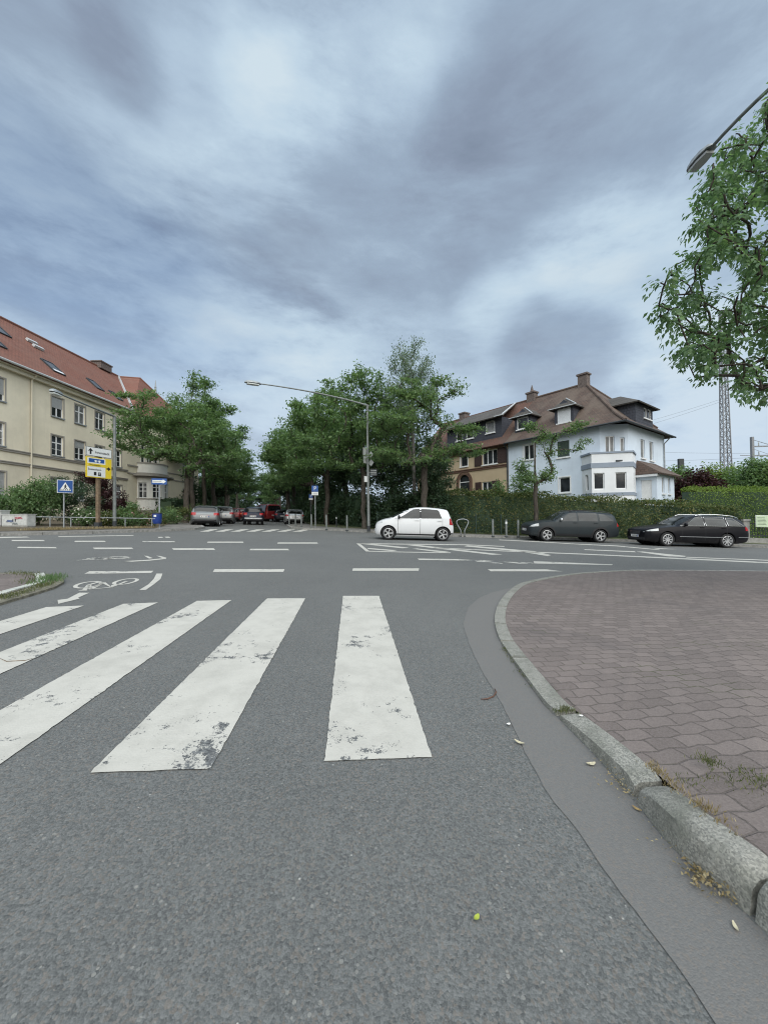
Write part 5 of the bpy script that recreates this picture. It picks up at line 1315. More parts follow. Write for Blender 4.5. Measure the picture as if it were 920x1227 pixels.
# ---- walnut-leaved tree overhanging from the right edge
def leafy_tree():
    rng = np.random.default_rng(301); loc = Vector((8.6, 6.4, G(8.6, 6.4) + .1))
    t = thing('overhanging_tree', 'large tree with drooping compound leaves hanging in from the right edge', 'tree', loc)
    tips = []
    def P(px, py, Y): return np.array(at(px, py, Y) - loc)
    # outline of the visible side of the crown, with room behind and to the right of it
    prof = [(115, 862), (140, 838), (165, 834), (200, 846), (235, 830), (262, 810), (290, 840), (310, 806), (335, 775), (360, 780), (385, 782), (410, 800), (430, 790), (452, 822), (470, 868)]
    py_, lx = np.array([p[0] for p in prof]), np.array([p[1] for p in prof])
    n = 0
    while n < 700:
        py = rng.uniform(112, 474); left = np.interp(py, py_, lx) + 8; px = left + (rng.random() ** 1.15) * (1080 - left)
        if py > 455 and px < 850: continue
        if px > 836 and py < 190 - (px - 850) * 1.07: continue       # keeps below the lamp arm
        Y = rng.uniform(4.9, 7.6) if px > 800 else rng.uniform(5.6, 6.8)
        # gaps in the crown
        g = math.sin(px * .055 + 1.3) * math.sin(py * .05 + .6) + .5 * math.sin(px * .021 - py * .034)
        if g > .52 and px < 915: continue
        tips.append(P(px, py, Y)); n += 1
    for k in range(120):                         # crown over and behind the trunk, outside the photograph
        d = rng.normal(size=3); d /= np.linalg.norm(d); tips.append(np.array([1.5, .2, 5.2]) + d * rng.random() ** .35 * np.array([3.2, 3.4, 2.6]))
    tr = [(0, 0, -.1), (.02, 0, .6), (.0, .02, 1.2), (-.03, .0, 1.8), (-.05, .02, 2.3), (-.1, 0, 2.8), (-.2, 0, 3.4), (-.3, 0, 4.2), (-.3, .1, 5.0)]
    chains, runs = skeleton(rng, tr, tips, .12, .05, .55)
    tubes_mesh('trunk', chains, 'bark', t, 7)
    Cs, Ds, Ns, Ls = [], [], [], []
    for r in runs:
        for rep in range(4):
            k = len(r); f = rng.uniform(.55, 1.0) if rep else 1.0
            i = min(k - 2, int(f * (k - 1))); p0 = np.array(r[i]) + (np.array(r[i + 1]) - np.array(r[i])) * rng.random()
            d = np.array(r[-1]) - np.array(r[max(0, k - 3)]); d = d / (np.linalg.norm(d) + 1e-6) * .5 + runit(rng, 1)[0] * .7; d[2] -= .45; d /= np.linalg.norm(d)
            side_ = np.cross(d, [0, 0, 1]); side_ /= np.linalg.norm(side_) + 1e-6
            Lr = rng.uniform(.16, .26)
            for q in range(4):                   # leaflets in pairs along a drooping stalk plus an end leaflet
                for sg in (-1, 1):
                    c = p0 + d * Lr * (q + .7) / 4 + np.array([0, 0, -.02 * q])
                    ld = side_ * sg * .75 + d * .5 + np.array([0, 0, -.55]) + rng.normal(size=3) * .18; ld /= np.linalg.norm(ld); l = rng.uniform(.06, .105)
                    Cs.append(c + ld * l * .5); Ds.append(ld); Ns.append(np.array([0, 0, 1.0]) + d * .4 + rng.normal(size=3) * .35); Ls.append(l)
            ld = d * .8 + np.array([0, 0, -.6]); l = rng.uniform(.07, .11); Cs.append(p0 + d * Lr + ld * l * .5); Ds.append(ld); Ns.append(np.array([0, 0, 1.0]) + rng.normal(size=3) * .3); Ls.append(l)
    V, Q = leaf_quads(np.array(Cs), np.array(Ds), np.array(Ns), np.array(Ls), np.array(Ls) * .52, .12)
    link_mesh('crown', mesh_np('crown', V, Q, 'leaf_walnut'), t)
leafy_tree()

# ---- grass and weeds
def tufts(name, label, cat, centres, leaf, seed, n_each=14, h=.08, kind='stuff', spread=.05):
    rng = np.random.default_rng(seed); Cs = []
    for c in centres:
        k = max(2, int(n_each * rng.uniform(.5, 1.5))); q = np.array(c) + rng.normal(size=(k, 3)) * np.array([spread, spread, 0]); Cs.append(q)
    C = np.concatenate(Cs); n = len(C); l = h * rng.uniform(.5, 1.4, n); Dv = rng.normal(size=(n, 3)) * .45; Dv[:, 2] = 1
    Dn = Dv / np.linalg.norm(Dv, axis=1, keepdims=True)
    V, Q = leaf_quads(C + Dn * l[:, None] * .45, Dv, runit(rng, n) * np.array([1, 1, .1]), l, np.maximum(l * .10, .003), .1)
    return tag(link_mesh(name, mesh_np(name, V, Q, leaf)), label, cat, kind=kind)
rng = np.random.default_rng(77)
def along_px(pts, n, dz, jit):
    W_ = [gp(x, y, dz) for x, y in pts]; out = []
    for k in range(n):
        f = rng.random() * (len(W_) - 1); i = int(f); p = W_[i].lerp(W_[i + 1], f - i); q = p + Vector((rng.normal() * jit, rng.normal() * jit, 0)); out.append((q.x, q.y, q.z))
    return out
tufts('weeds', 'green weeds and dry grass fringing the left island kerb', 'weeds', along_px([(0, 718), (20, 712.5), (45, 705), (60, 698.5)], 90, .03, .05), 'leaf_grass', 1, 7, .05)
tufts('weeds', 'thick weed clump on the tip of the left island', 'weeds', along_px([(52, 701), (56, 694), (66, 696), (60, 690)], 70, .03, .06), 'leaf_avenue', 2, 8, .07)
tufts('grass', 'thin grass along the rear edge of the left island', 'grass', along_px([(8, 687.3), (30, 688), (44, 690), (36, 701), (30, 690)], 60, .035, .05), 'leaf_grass', 3, 7, .05)
tufts('weeds', 'small green weed tuft where the kerb stones start to rise', 'weeds', along_px([(664, 855), (676, 850), (684, 852)], 20, .03, .015), 'leaf_grass', 4, 9, .022, spread=.010)
tufts('weeds', 'weeds growing in the joint between kerb and red paving', 'weeds', along_px([(775, 915), (792, 930), (810, 945), (835, 962), (850, 975), (880, 995)], 70, .118, .012), 'leaf_dry', 5, 6, .022, spread=.012)
tufts('weeds', 'green weed tuft on the red paving near the right edge', 'weeds', along_px([(838, 911), (846, 913), (856, 916), (842, 914)], 26, .118, .014), 'leaf_grass', 6, 8, .020, spread=.014)
tufts('weeds', 'weeds between paving stones at the right edge', 'weeds', along_px([(805, 933), (850, 940), (905, 941), (915, 930), (880, 935)], 36, .118, .02), 'leaf_grass', 7, 7, .022, spread=.02)
tufts('weeds', 'scattered weeds in the lowered kerb joint', 'weeds', along_px([(589, 750), (600, 775), (610, 787), (628, 812), (640, 832)], 18, .01, .012), 'leaf_grass', 8, 8, .025, spread=.012)
tufts('grass', 'rough grass under the railing on the far left pavement', 'grass', along_px([(40, 635.4), (70, 634.8), (120, 633.6), (180, 632.6)], 260, .13, .22), 'leaf_dry', 9, 8, .12, spread=.12)
vpts = []
for k in range(900):
    px = rng.uniform(470, 640); f = (px - 470) / 170; Y = 25.5 - 3.2 * f + rng.uniform(.1, 1.0); p = base(px, Y, .125); vpts.append(tuple(p))
tufts('grass', 'grass verge between bollards and hedge', 'grass', vpts, 'leaf_grass', 10, 10, .12, spread=.15)
def heap(name, label, pts, n, leaf, seed, size=.035):
    rng = np.random.default_rng(seed); C = np.array(along_px(pts, n, .012, .03)); C[:, 2] += np.abs(rng.normal(0, .012, n)); l = size * rng.uniform(.5, 1.4, n)
    Nn = runit(rng, n); Nn[:, 2] = np.abs(Nn[:, 2]) + .8
    V, Q = leaf_quads(C, runit(rng, n) * np.array([1, 1, .25]), Nn, l, l * .4); return tag(link_mesh(name, mesh_np(name, V, Q, leaf)), label, 'leaf litter', kind='stuff')
heap('leaf_litter', 'heap of dry leaves against the kerb near the lower right', [(830, 1040), (848, 1055), (862, 1072)], 170, 'leaf_dry', 21, .016)
heap('leaf_litter', 'dry leaf litter in the gap between two high kerb stones', [(744, 930), (742, 944), (735, 938)], 60, 'leaf_dry', 22, .013)
heap('leaf_litter', 'line of dry litter along the foot of the high kerb', [(705, 902), (747, 950), (795, 1010), (836, 1050)], 80, 'leaf_dry', 23, .008)
# ================================================================ cars
def interp(pts):
    xs = [p[0] for p in pts]; ys = [p[1] for p in pts]; n = len(pts)
    dk = [(ys[i + 1] - ys[i]) / (xs[i + 1] - xs[i]) for i in range(n - 1)]
    m = [dk[0]] + [0 if dk[i - 1] * dk[i] <= 0 else 2 * dk[i - 1] * dk[i] / (dk[i - 1] + dk[i]) for i in range(1, n - 1)] + [dk[-1]]
    def f(x):
        if x <= xs[0]: return ys[0]
        if x >= xs[-1]: return ys[-1]
        i = max(k for k in range(n - 1) if xs[k] <= x); h = xs[i + 1] - xs[i]; t = (x - xs[i]) / h
        return (2 * t ** 3 - 3 * t ** 2 + 1) * ys[i] + (t ** 3 - 2 * t * t + t) * h * m[i] + (-2 * t ** 3 + 3 * t * t) * ys[i + 1] + (t ** 3 - t * t) * h * m[i + 1]
    return f

class Car:
    """body lofted from side-view outlines; x runs from the front bumper (0) to the rear (L)"""
    def __init__(s, L, W, top, sh, base_z, xf, xr, wr, lean=.20, pf=6.5, pr=9, nose=None):
        s.L, s.W, s.hw = L, W, W / 2; s.zt, s.zs = interp(top), interp(sh); s.bz = base_z; s.xf, s.xr, s.wr = xf, xr, wr; s.lean = lean; s.pf, s.pr = pf, pr
        s.ra = wr + .055; s.top = top
    def cx(s): return (s.xf + s.xr) / 2
    def w(s, x):
        t = 2 * x / s.L - 1; p = s.pf if t < 0 else s.pr
        return s.hw * max(0.0, 1 - abs(t) ** p) ** (1 / p)
    def zb(s, x):
        z = s.bz(x)
        for xw in (s.xf, s.xr):
            d = abs(x - xw)
            if d < s.ra: z = max(z, s.wr + math.sqrt(s.ra ** 2 - d * d))
        return z
    def zsh(s, x): return min(s.zs(x), s.zt(x) - .03)
    def nexp(s, x): return 2.6 + 3.2 * min(1, max(0, (s.zt(x) - s.zsh(x) - .06) / .3))
    def y_at(s, x, z):
        zb, zs, zt = s.bz(x), s.zsh(x), s.zt(x); w = s.w(x)
        if z <= zs:
            t = max(0, min(1, (z - zb) / max(zs - zb, .01)))
            f = interp([(0, .90), (.14, .965), (.42, .998), (.60, 1.0), (.82, .985), (1, .962)]); return w * f(t)
        u = min(.9999, (z - zs) / max(zt - zs, .01)); return w * .962 * (1 - s.lean * u) * (1 - u ** s.nexp(x)) ** (1 / s.nexp(x))
    def z_top(s, x, yf):
        """height of the upper surface where y = yf * shoulder width"""
        lo, hi = s.zsh(x), s.zt(x); y = yf * s.w(x) * .962
        for _ in range(28):
            m_ = (lo + hi) / 2
            if s.y_at(x, m_) > y: lo = m_
            else: hi = m_
        return lo
    def P(s, x, y, z): return Vector((x - s.cx(), y, z))
    def body(s, paint, parent):
        xs = set(np.round(np.concatenate([s.L * (.5 - .5 * np.cos(np.linspace(0, PI, 46))), np.linspace(0, s.L, 40)]), 4))
        for xw in (s.xf, s.xr):
            for k in range(15): xs.add(round(xw + s.ra * math.cos(PI * k / 14) * .9999, 4))
        for p in s.top: xs.add(round(p[0], 4))
        xs = sorted(x for x in xs if 0 <= x <= s.L); rows = []
        for x in xs:
            zb, zs, zt = s.zb(x), s.zsh(x), s.zt(x); zb = min(zb, zs - .02); col = []
            for t in (0, .06, .14, .25, .4, .55, .7, .85, .95, 1.0): z = zb + (zs - zb) * t; col.append((s.y_at(x, z), z))
            n = s.nexp(x)
            for k in range(1, 12):
                th = PI / 2 * k / 11; u = math.sin(th) ** (2 / n); y = s.w(x) * .962 * (1 - s.lean * u) * max(0, math.cos(th)) ** (2 / n); col.append((y, zs + (zt - zs) * u))
            rows.append([s.P(x, y, z) for y, z in col])
        m = MB(); m.mat(paint); c = len(rows[0])
        for sg in (1, -1):
            vs = [Vector((p.x, p.y * sg, p.z)) for r in rows for p in r]
            m.add(vs, [(i * c + j, i * c + j + 1, (i + 1) * c + j + 1, (i + 1) * c + j) for i in range(len(rows) - 1) for j in range(c - 1)])
        m.mat('black_plastic')
        for r0, r1 in zip(rows, rows[1:]):
            a, b = r0[0], r1[0]; m.face([a, b, Vector((b.x, -b.y, b.z)), Vector((a.x, -a.y, a.z))])
        o = m.build('body', parent=parent, uv=False, smooth=True); return smooth_edges(o, 38)
    def side_patch(s, xlist, zlo, zhi, off, nz=6, sides=(1, -1), mb=None, curve=None):
        mb = mb or MB()
        for sg in sides:
            vs = []
            for x in xlist:
                a, b = zlo(x), zhi(x)
                for k in range(nz + 1):
                    z = a + (b - a) * k / nz; vs.append(s.P(x, sg * (s.y_at(x, z) + off), z))
            c = nz + 1; mb.add(vs, [(i * c + j, i * c + j + 1, (i + 1) * c + j + 1, (i + 1) * c + j) for i in range(len(xlist) - 1) for j in range(nz)])
        return mb
    def glass_side(s, xa, xb, zlow, top_gap, taper_f=0, taper_r=0, off=.006, name='side_window', parent=None, mat='car_glass', zmax=None, trim=None):
        xl = list(np.linspace(xa, xb, 16)); zl = zlow if callable(zlow) else (lambda x: zlow)
        def zh(x):
            z = s.zt(x) - top_gap
            if zmax: z = min(z, zmax(x) if callable(zmax) else zmax)
            if taper_f and x < xa + taper_f: z = zl(x) + (z - zl(x)) * max(.03, (x - xa) / taper_f)
            if taper_r and x > xb - taper_r: z = zl(x) + (z - zl(x)) * max(.03, (xb - x) / taper_r)
            return max(z, zl(x) + .012)
        for sg in (1, -1):
            o = s.side_patch(xl, zl, zh, off, sides=(sg,)).build(name, mat, parent, uv=False, smooth=True)
            if trim:
                m = MB(); loop = [s.P(x, sg * (s.y_at(x, zl(x)) + .010), zl(x)) for x in xl] + [s.P(x, sg * (s.y_at(x, zh(x)) + .010), zh(x)) for x in reversed(xl)]
                for a, b in zip(loop, loop[1:] + loop[:1]):
                    if (b - a).length > 1e-3: m.bar(a, b, .012, .022, (0, 0, 1))
                m.build('window_trim', trim, o, uv=False)
        return o
    def glass_top(s, xa, xb, yf=.82, off=.006, name='windscreen', parent=None, mat='car_glass', yf2=None):
        vs = []; nx, ny = 14, 14
        for i in range(nx + 1):
            x = xa + (xb - xa) * i / nx; f = yf + ((yf2 or yf) - yf) * i / nx
            for j in range(ny + 1):
                q = -1 + 2 * j / ny; y = q * f * s.w(x) * .962; z = s.z_top(x, abs(q) * f)
                sl = (s.zt(min(s.L, x + .03)) - s.zt(max(0, x - .03))) / .06; nl = math.sqrt(1 + sl * sl); vs.append(s.P(x - sl / nl * off, y, z + off / nl))
        m = MB(); c = ny + 1; m.add(vs, [(i * c + j, i * c + j + 1, (i + 1) * c + j + 1, (i + 1) * c + j) for i in range(nx) for j in range(ny)])
        return m.build(name, mat, parent, uv=False, smooth=True)
    def front_patch(s, z0, z1, yf0, yf1, off, mat, name, parent, rear=False, sides=(1,)):
        """panel wrapped on the nose or the tail: y from yf0*hw to yf1*hw"""
        m = MB()
        for sg in sides:
            vs = []; ny, nz = 14, 4
            for j in range(ny + 1):
                y = (yf0 + (yf1 - yf0) * j / ny) * s.hw
                for k in range(nz + 1):
                    z = z0 + (z1 - z0) * k / nz
                    # find the x of the end surface at this y, z
                    lo, hi = (0.0, s.L * .35) if not rear else (s.L * .6, s.L)
                    for _ in range(26):
                        mm = (lo + hi) / 2; inside = s.bz(mm) <= z <= s.zt(mm) and s.y_at(mm, z) > abs(y)
                        if rear: lo, hi = (mm, hi) if inside else (lo, mm)
                        else: lo, hi = (lo, mm) if inside else (mm, hi)
                    x = (lo + hi) / 2 + (off if rear else -off); vs.append(s.P(x, sg * y, z))
            c = nz + 1; m.add(vs, [(i * c + j, i * c + j + 1, (i + 1) * c + j + 1, (i + 1) * c + j) for i in range(ny) for j in range(nz)])
        return m.build(name, mat, parent, uv=False, smooth=True)
    def wheels(s, parent, rim='alloy', spokes=5, double=False, tw=.20):
        for xw in (s.xf, s.xr):
            for sg in (-1, 1):
                yo = s.hw * .985; wd = D.objects.new('wheel', None); COL.objects.link(wd); wd.parent = parent; wd.location = s.P(xw, sg * yo, s.wr); wd.rotation_euler = (0, 0, 0 if sg < 0 else PI)
                r = s.wr; rr = r * .70
                t = MB(); t.lathe((0, 0, 0), [(rr, .012), (rr + .015, -.004), (r * .93, 0), (r * .985, .03), (r, .07), (r, tw - .05), (r * .97, tw - .01), (rr, tw)], 'y', 30, True); t.build('tyre', 'tyre', wd, uv=False, smooth=True)
                k = MB(); k.mat(rim); k.lathe((0, 0, 0), [(rr + .003, .004), (rr - .018, .0), (rr - .03, .05), (rr - .03, .16)], 'y', 30)
                k.lathe((0, 0, 0), [(.001, .012), (.052, .012), (.065, .035), (.065, .07)], 'y', 14)
                for q in range(spokes):
                    for dd in ((-.13, .13) if double else (0,)):
                        a = 2 * PI * q / spokes; w0 = .030 if double else .042
                        p0 = Vector((.04 * math.cos(a + dd * .5), .028, .04 * math.sin(a + dd * .5))); p1 = Vector(((rr - .012) * math.cos(a + dd), .018, (rr - .012) * math.sin(a + dd)))
                        k.bar(p0, p1, .03, w0, (0, 1, 0)) if False else k.obox((p0 + p1) / 2, (p1 - p0) / 2, Vector((0, .014, 0)), (p1 - p0).cross(Vector((0, 1, 0))).normalized() * w0 / 2)
                k.mat('black_plastic'); k.lathe((0, 0, 0), [(.001, .085), (rr - .03, .085)], 'y', 24)
                k.build('rim', parent=wd, uv=False)
    def liners(s, parent):
        for xw in (s.xf, s.xr):
            for sg in (-1, 1):
                m = MB(); m.lathe(s.P(xw, sg * s.hw * .55, s.wr + .03), [(.001, 0), (s.ra - .005, 0), (s.ra - .005, sg * .25 * -1)], 'y', 20); m.build('arch_liner', 'black_plastic', parent, uv=False)
    def mirrors(s, x, z, mat, parent):
        for sg in (1, -1):
            m = MB(); y = s.y_at(x, z) + .10; c = s.P(x, sg * y, z)
            m.lathe(c, [(.001, -.05), (.06, -.045), (.085, 0), (.07, .05), (.001, .06)], 'x', 12); m.bar(c, s.P(x + .02, sg * (y - .12), z - .04), .05, .04); m.build('mirror', mat, parent, uv=False, smooth=True)
    def strip(s, xa, xb, z, h, off, mat, name, parent, sides=(1, -1), n=18):
        zf = z if callable(z) else (lambda x: z)
        for sg in sides: s.side_patch(list(np.linspace(xa, xb, n)), lambda x: zf(x) - h / 2, lambda x: zf(x) + h / 2, off, 2, (sg,)).build(name, mat, parent, uv=False, smooth=True)
    def seams(s, xlist, z0, z1, parent):
        m = MB()
        for x in xlist: s.side_patch([x - .006, x + .006], lambda q: z0, lambda q: z1(x) if callable(z1) else z1, .0025, 10, mb=m)
        m.build('door_seam', 'black_plastic', parent, uv=False)
    def handles(s, xs, z, mat, parent):
        for x in xs:
            for sg in (1, -1):
                m = MB(); m.bar(s.P(x - .09, sg * (s.y_at(x, z) + .015), z), s.P(x + .09, sg * (s.y_at(x, z) + .015), z), .022, .028); m.build('door_handle', mat, parent, uv=False)
    def arches(s, mat, parent, wd=.055):
        m = MB()
        for xw in (s.xf, s.xr):
            for sg in (1, -1):
                prev = None
                for k in range(23):
                    a = PI * k / 22
                    q = [(xw + (s.ra + d) * math.cos(a), s.wr + (s.ra + d) * math.sin(a)) for d in (-.004, wd)]
                    if a < .001 or a > PI - .001: q = [(x, z - .1) for x, z in q]
                    p = [s.P(x, sg * (s.y_at(x, max(z, s.bz(x) + .02)) + .010), z) for x, z in q]
                    if prev: m.face([prev[0], prev[1], p[1], p[0]])
                    prev = p
        m.build('arch_cladding', mat, parent, uv=False)
    def plate(s, parent, rear=True, z=.5):
        x = s.L + .006 if rear else -.006
        m = MB(); m.box(s.P(x, 0, z), (.014, .52, .115)); p = m.build('number_plate', 'plate_white', parent, uv=False)
        g = MB(); xx = x + (.008 if rear else -.008); g.box(s.P(xx, -.235 if not rear else .235, z), (.004, .045, .105)); g.build('plate_band', 'sign_blue', p, uv=False)
        rr = random.Random(int(s.L * 1000) + rear)
        for a in (-.15, -.06, .0, .09, .14, .19): 
            g = MB() if a == -.15 else g
            g.box(s.P(xx, (a - .02) * (1 if rear else -1), z), (.004, .028, .07))
        g.build('plate_lettering', 'sign_black', p, uv=False)

def place_car(name, label, pos, heading, group=None, cat='car', slope=True):
    """heading: direction the nose points, world angle; car noses point to local -x"""
    t = thing(name, label, cat, pos, 0, group)
    fx = Vector((math.cos(heading), math.sin(heading), 0)); lx = -fx; ly = Vector((-lx.y, lx.x, 0))
    if slope:
        lx.z = GA * lx.x + GB * lx.y; ly.z = GA * ly.x + GB * ly.y
    lx.normalize(); ly = (ly - lx * ly.dot(lx)).normalized(); lz = lx.cross(ly)
    M = Matrix((lx, ly, lz)).transposed().to_4x4(); t.rotation_euler = M.to_euler(); return t
def zconst(pts): return interp(pts)

# ---- small white five-door driving past
def small_white():
    c = Car(3.54, 1.64, [(0, .62), (.06, .74), (.2, .84), (.42, .93), (.70, 1.00), (.95, 1.14), (1.25, 1.315), (1.55, 1.43), (1.85, 1.485), (2.2, 1.50), (2.7, 1.475), (3.1, 1.43), (3.24, 1.385), (3.36, 1.15), (3.48, .86), (3.54, .62)],
            [(0, .58), (.1, .72), (.42, .86), (.7, .92), (1.0, .955), (2.2, .985), (3.0, 1.02), (3.3, .99), (3.43, .82), (3.54, .56)], interp([(0, .30), (.12, .22), (.5, .20), (3.0, .20), (3.4, .27), (3.54, .36)]), .60, 3.02, .305, lean=.17)
    p = base(495.6, 17.85); t = place_car('small_car', 'small white five-door hatchback driving left across the junction', p, PI + math.atan2(0, 1))
    c.body('paint_white', t); c.liners(t); c.wheels(t, 'alloy', 5, True)
    g = c.glass_side(.86, 1.98, lambda x: .965 + .02 * (x - .86), .075, taper_f=.80, parent=t, mat='car_glass')
    c.glass_side(2.04, 2.96, lambda x: .99 + .02 * (x - 2), .085, taper_r=.14, parent=t, mat='rear_tint')
    c.glass_top(.76, 1.50, .84, parent=t); c.glass_top(3.25, 3.42, .80, name='rear_window', parent=t, mat='rear_tint')
    c.strip(1.975, 2.045, lambda x: 1.19, .36, .007, 'black_plastic', 'door_pillar', t, n=4)
    for sg in (1, -1):
        c.side_patch(list(np.linspace(3.30, 3.515, 10)), lambda x: .74 - .15 * (x - 3.3), lambda x: 1.02 - .35 * max(0, x - 3.36), .007, 6, (sg,)).build('tail_light', 'lamp_red', t, uv=False, smooth=True)
        c.side_patch(list(np.linspace(.045, .33, 10)), lambda x: .70 + .16 * x, lambda x: min(c.zsh(x) - .01, .76 + .30 * x), .006, 4, (sg,)).build('headlight', 'lamp_clear', t, uv=False, smooth=True)
    c.mirrors(1.05, 1.03, 'black_plastic', t); c.handles((1.86, 2.86), .90, 'paint_white', t); c.seams((1.02, 2.01, 2.99), .30, lambda x: .97, t)
    c.strip(.95, 2.7, .27, .06, .004, 'black_plastic', 'sill', t); c.plate(t, True, .70); c.plate(t, False, .42)
    c.strip(3.0, 3.5, .34, .05, .005, 'black_plastic', 'rear_bumper_trim', t)
    m = MB(); c.side_patch(list(np.linspace(1.25, 1.9, 8)), lambda x: 1.0, lambda x: 1.0 + .16 * math.sin((x - 1.25) / .65 * PI) * (.7 + .3 * math.sin(x * 9)), .0085, 3, mb=m); m.build('dashboard_reflection', 'interior_pale', g, uv=False, smooth=True) if False else None
small_white()

# ---- dark grey estate with black arch cladding, parked
def grey_estate():
    c = Car(4.50, 1.76, [(0, .70), (.05, .82), (.18, .90), (.5, .99), (1.0, 1.06), (1.16, 1.09), (1.5, 1.30), (1.85, 1.49), (2.25, 1.55), (3.0, 1.56), (3.7, 1.52), (4.12, 1.47), (4.24, 1.40), (4.36, 1.10), (4.44, .85), (4.50, .60)],
            [(0, .62), (.1, .80), (.5, .92), (1.1, .99), (2, 1.02), (3.4, 1.06), (4.1, 1.10), (4.3, 1.0), (4.4, .86), (4.5, .58)], interp([(0, .34), (.15, .27), (.6, .25), (3.8, .25), (4.35, .32), (4.5, .42)]), .83, 3.47, .325, lean=.19)
    t = place_car('estate_car', 'dark grey estate car with roof rails and black arch cladding, parked by the young tree', base(677.0, 19.9), PI - .005)
    c.body('paint_anthracite', t); c.liners(t); c.wheels(t, 'alloy', 5, True); c.arches('black_plastic', t, .07)
    c.strip(1.2, 3.1, .33, .13, .008, 'black_plastic', 'sill_cladding', t)
    c.glass_side(1.33, 2.30, lambda x: 1.035, .085, taper_f=.62, parent=t, mat='car_glass'); c.glass_side(2.38, 3.32, lambda x: 1.05, .09, parent=t, mat='car_glass'); c.glass_side(3.42, 4.14, lambda x: 1.075, .11, taper_r=.42, parent=t, mat='car_glass')
    c.glass_top(1.13, 1.80, .84, parent=t); c.glass_top(4.25, 4.37, .8, name='rear_window', parent=t)
    for sg in (1, -1):
        c.side_patch(list(np.linspace(.03, .42, 12)), lambda x: .70 + .12 * x, lambda x: min(c.zsh(x) - .01, .83 + .16 * x), .007, 4, (sg,)).build('headlight', 'lamp_clear', t, uv=False, smooth=True)
        c.side_patch(list(np.linspace(4.28, 4.475, 10)), lambda x: .82, lambda x: min(1.16, c.zsh(x)), .007, 5, (sg,)).build('tail_light', 'lamp_red', t, uv=False, smooth=True)
        m = MB(); m.tube([c.P(x, sg * (c.y_at(x, c.zt(x) - .05) + .0), c.zt(x) + .035 - (.04 if k in (0, 8) else 0)) for k, x in enumerate(np.linspace(2.0, 4.05, 9))], .018, 6); m.build('roof_rail', 'black_plastic', t, uv=False)
    c.front_patch(.60, .74, -.58, .58, .006, 'black_plastic', 'grille', t); c.front_patch(.34, .50, -.75, .75, .006, 'black_plastic', 'front_bumper', t)
    c.mirrors(1.50, 1.10, 'chrome', t); c.handles((2.2, 3.22), .96, 'paint_anthracite', t); c.seams((1.42, 2.34, 3.38), .34, lambda x: 1.03, t); c.plate(t, False, .56); c.plate(t, True, .8)
    m = MB(); m.tube([c.P(1.95, -.62, 1.5), c.P(3.1, .0, 1.56), c.P(3.3, 0, 1.7)], .006, 5) if False else None
grey_estate()

# ---- black estate with chrome trim
def black_estate():
    c = Car(4.77, 1.82, [(0, .66), (.05, .75), (.2, .82), (.6, .90), (1.15, .97), (1.35, 1.0), (1.75, 1.22), (2.15, 1.40), (2.55, 1.475), (3.2, 1.48), (3.9, 1.44), (4.3, 1.375), (4.42, 1.31), (4.58, 1.08), (4.70, .88), (4.77, .62)],
            [(0, .58), (.1, .72), (.6, .83), (1.3, .91), (2.2, .955), (3.4, 1.0), (4.2, 1.04), (4.5, .98), (4.66, .86), (4.77, .56)], interp([(0, .28), (.15, .21), (.6, .19), (4.0, .19), (4.6, .28), (4.77, .38)]), .93, 3.64, .325, lean=.21)
    t = place_car('estate_car', 'black estate car with chrome window trim, parked in front of the hedge end', base(816.7, 18.4), PI - .005)
    c.body('paint_black', t); c.liners(t); c.wheels(t, 'alloy', 9, False)
    tr = 'chrome'
    c.glass_side(1.52, 2.60, lambda x: .965 + .01 * (x - 1.5), .085, taper_f=.75, parent=t, mat='car_glass', trim=tr); c.glass_side(2.67, 3.58, lambda x: .985, .085, parent=t, mat='car_glass', trim=tr); c.glass_side(3.66, 4.40, lambda x: 1.01, .095, taper_r=.40, parent=t, mat='car_glass', trim=tr)
    c.glass_top(1.32, 2.10, .84, parent=t); c.glass_top(4.43, 4.58, .8, name='rear_window', parent=t)
    for sg in (1, -1):
        c.side_patch(list(np.linspace(.03, .52, 12)), lambda x: .66 + .08 * x, lambda x: min(c.zsh(x) - .005, .76 + .10 * x), .007, 4, (sg,)).build('headlight', 'lamp_clear', t, uv=False, smooth=True)
        c.side_patch(list(np.linspace(4.46, 4.74, 10)), lambda x: .80, lambda x: min(.98, c.zsh(x)), .007, 5, (sg,)).build('tail_light', 'lamp_red', t, uv=False, smooth=True)
        m = MB(); m.tube([c.P(x, sg * (c.y_at(x, c.zt(x) - .05)), c.zt(x) + .03 - (.04 if k in (0, 8) else 0)) for k, x in enumerate(np.linspace(2.35, 4.3, 9))], .014, 6); m.build('roof_rail', 'chrome', t, uv=False)
    c.strip(1.45, 3.42, .47, .03, .012, 'chrome', 'side_moulding', t); c.strip(4.12, 4.70, .50, .03, .012, 'chrome', 'side_moulding', t)
    c.front_patch(.48, .68, -.42, .42, .006, 'dark_alloy', 'grille', t); c.front_patch(.28, .38, -.7, .7, .006, 'black_plastic', 'front_bumper', t)
    m = MB()
    for z in (.52, .58, .64): c.front_patch(z - .006, z + .006, -.40, .40, .010, 'chrome', 'grille_bar', t)
    c.mirrors(1.72, 1.02, 'paint_black', t); c.handles((2.48, 3.45), .90, 'paint_black', t); c.seams((1.55, 2.63, 3.60), .30, lambda x: .96, t); c.plate(t, False, .44); c.plate(t, True, .85)
black_estate()

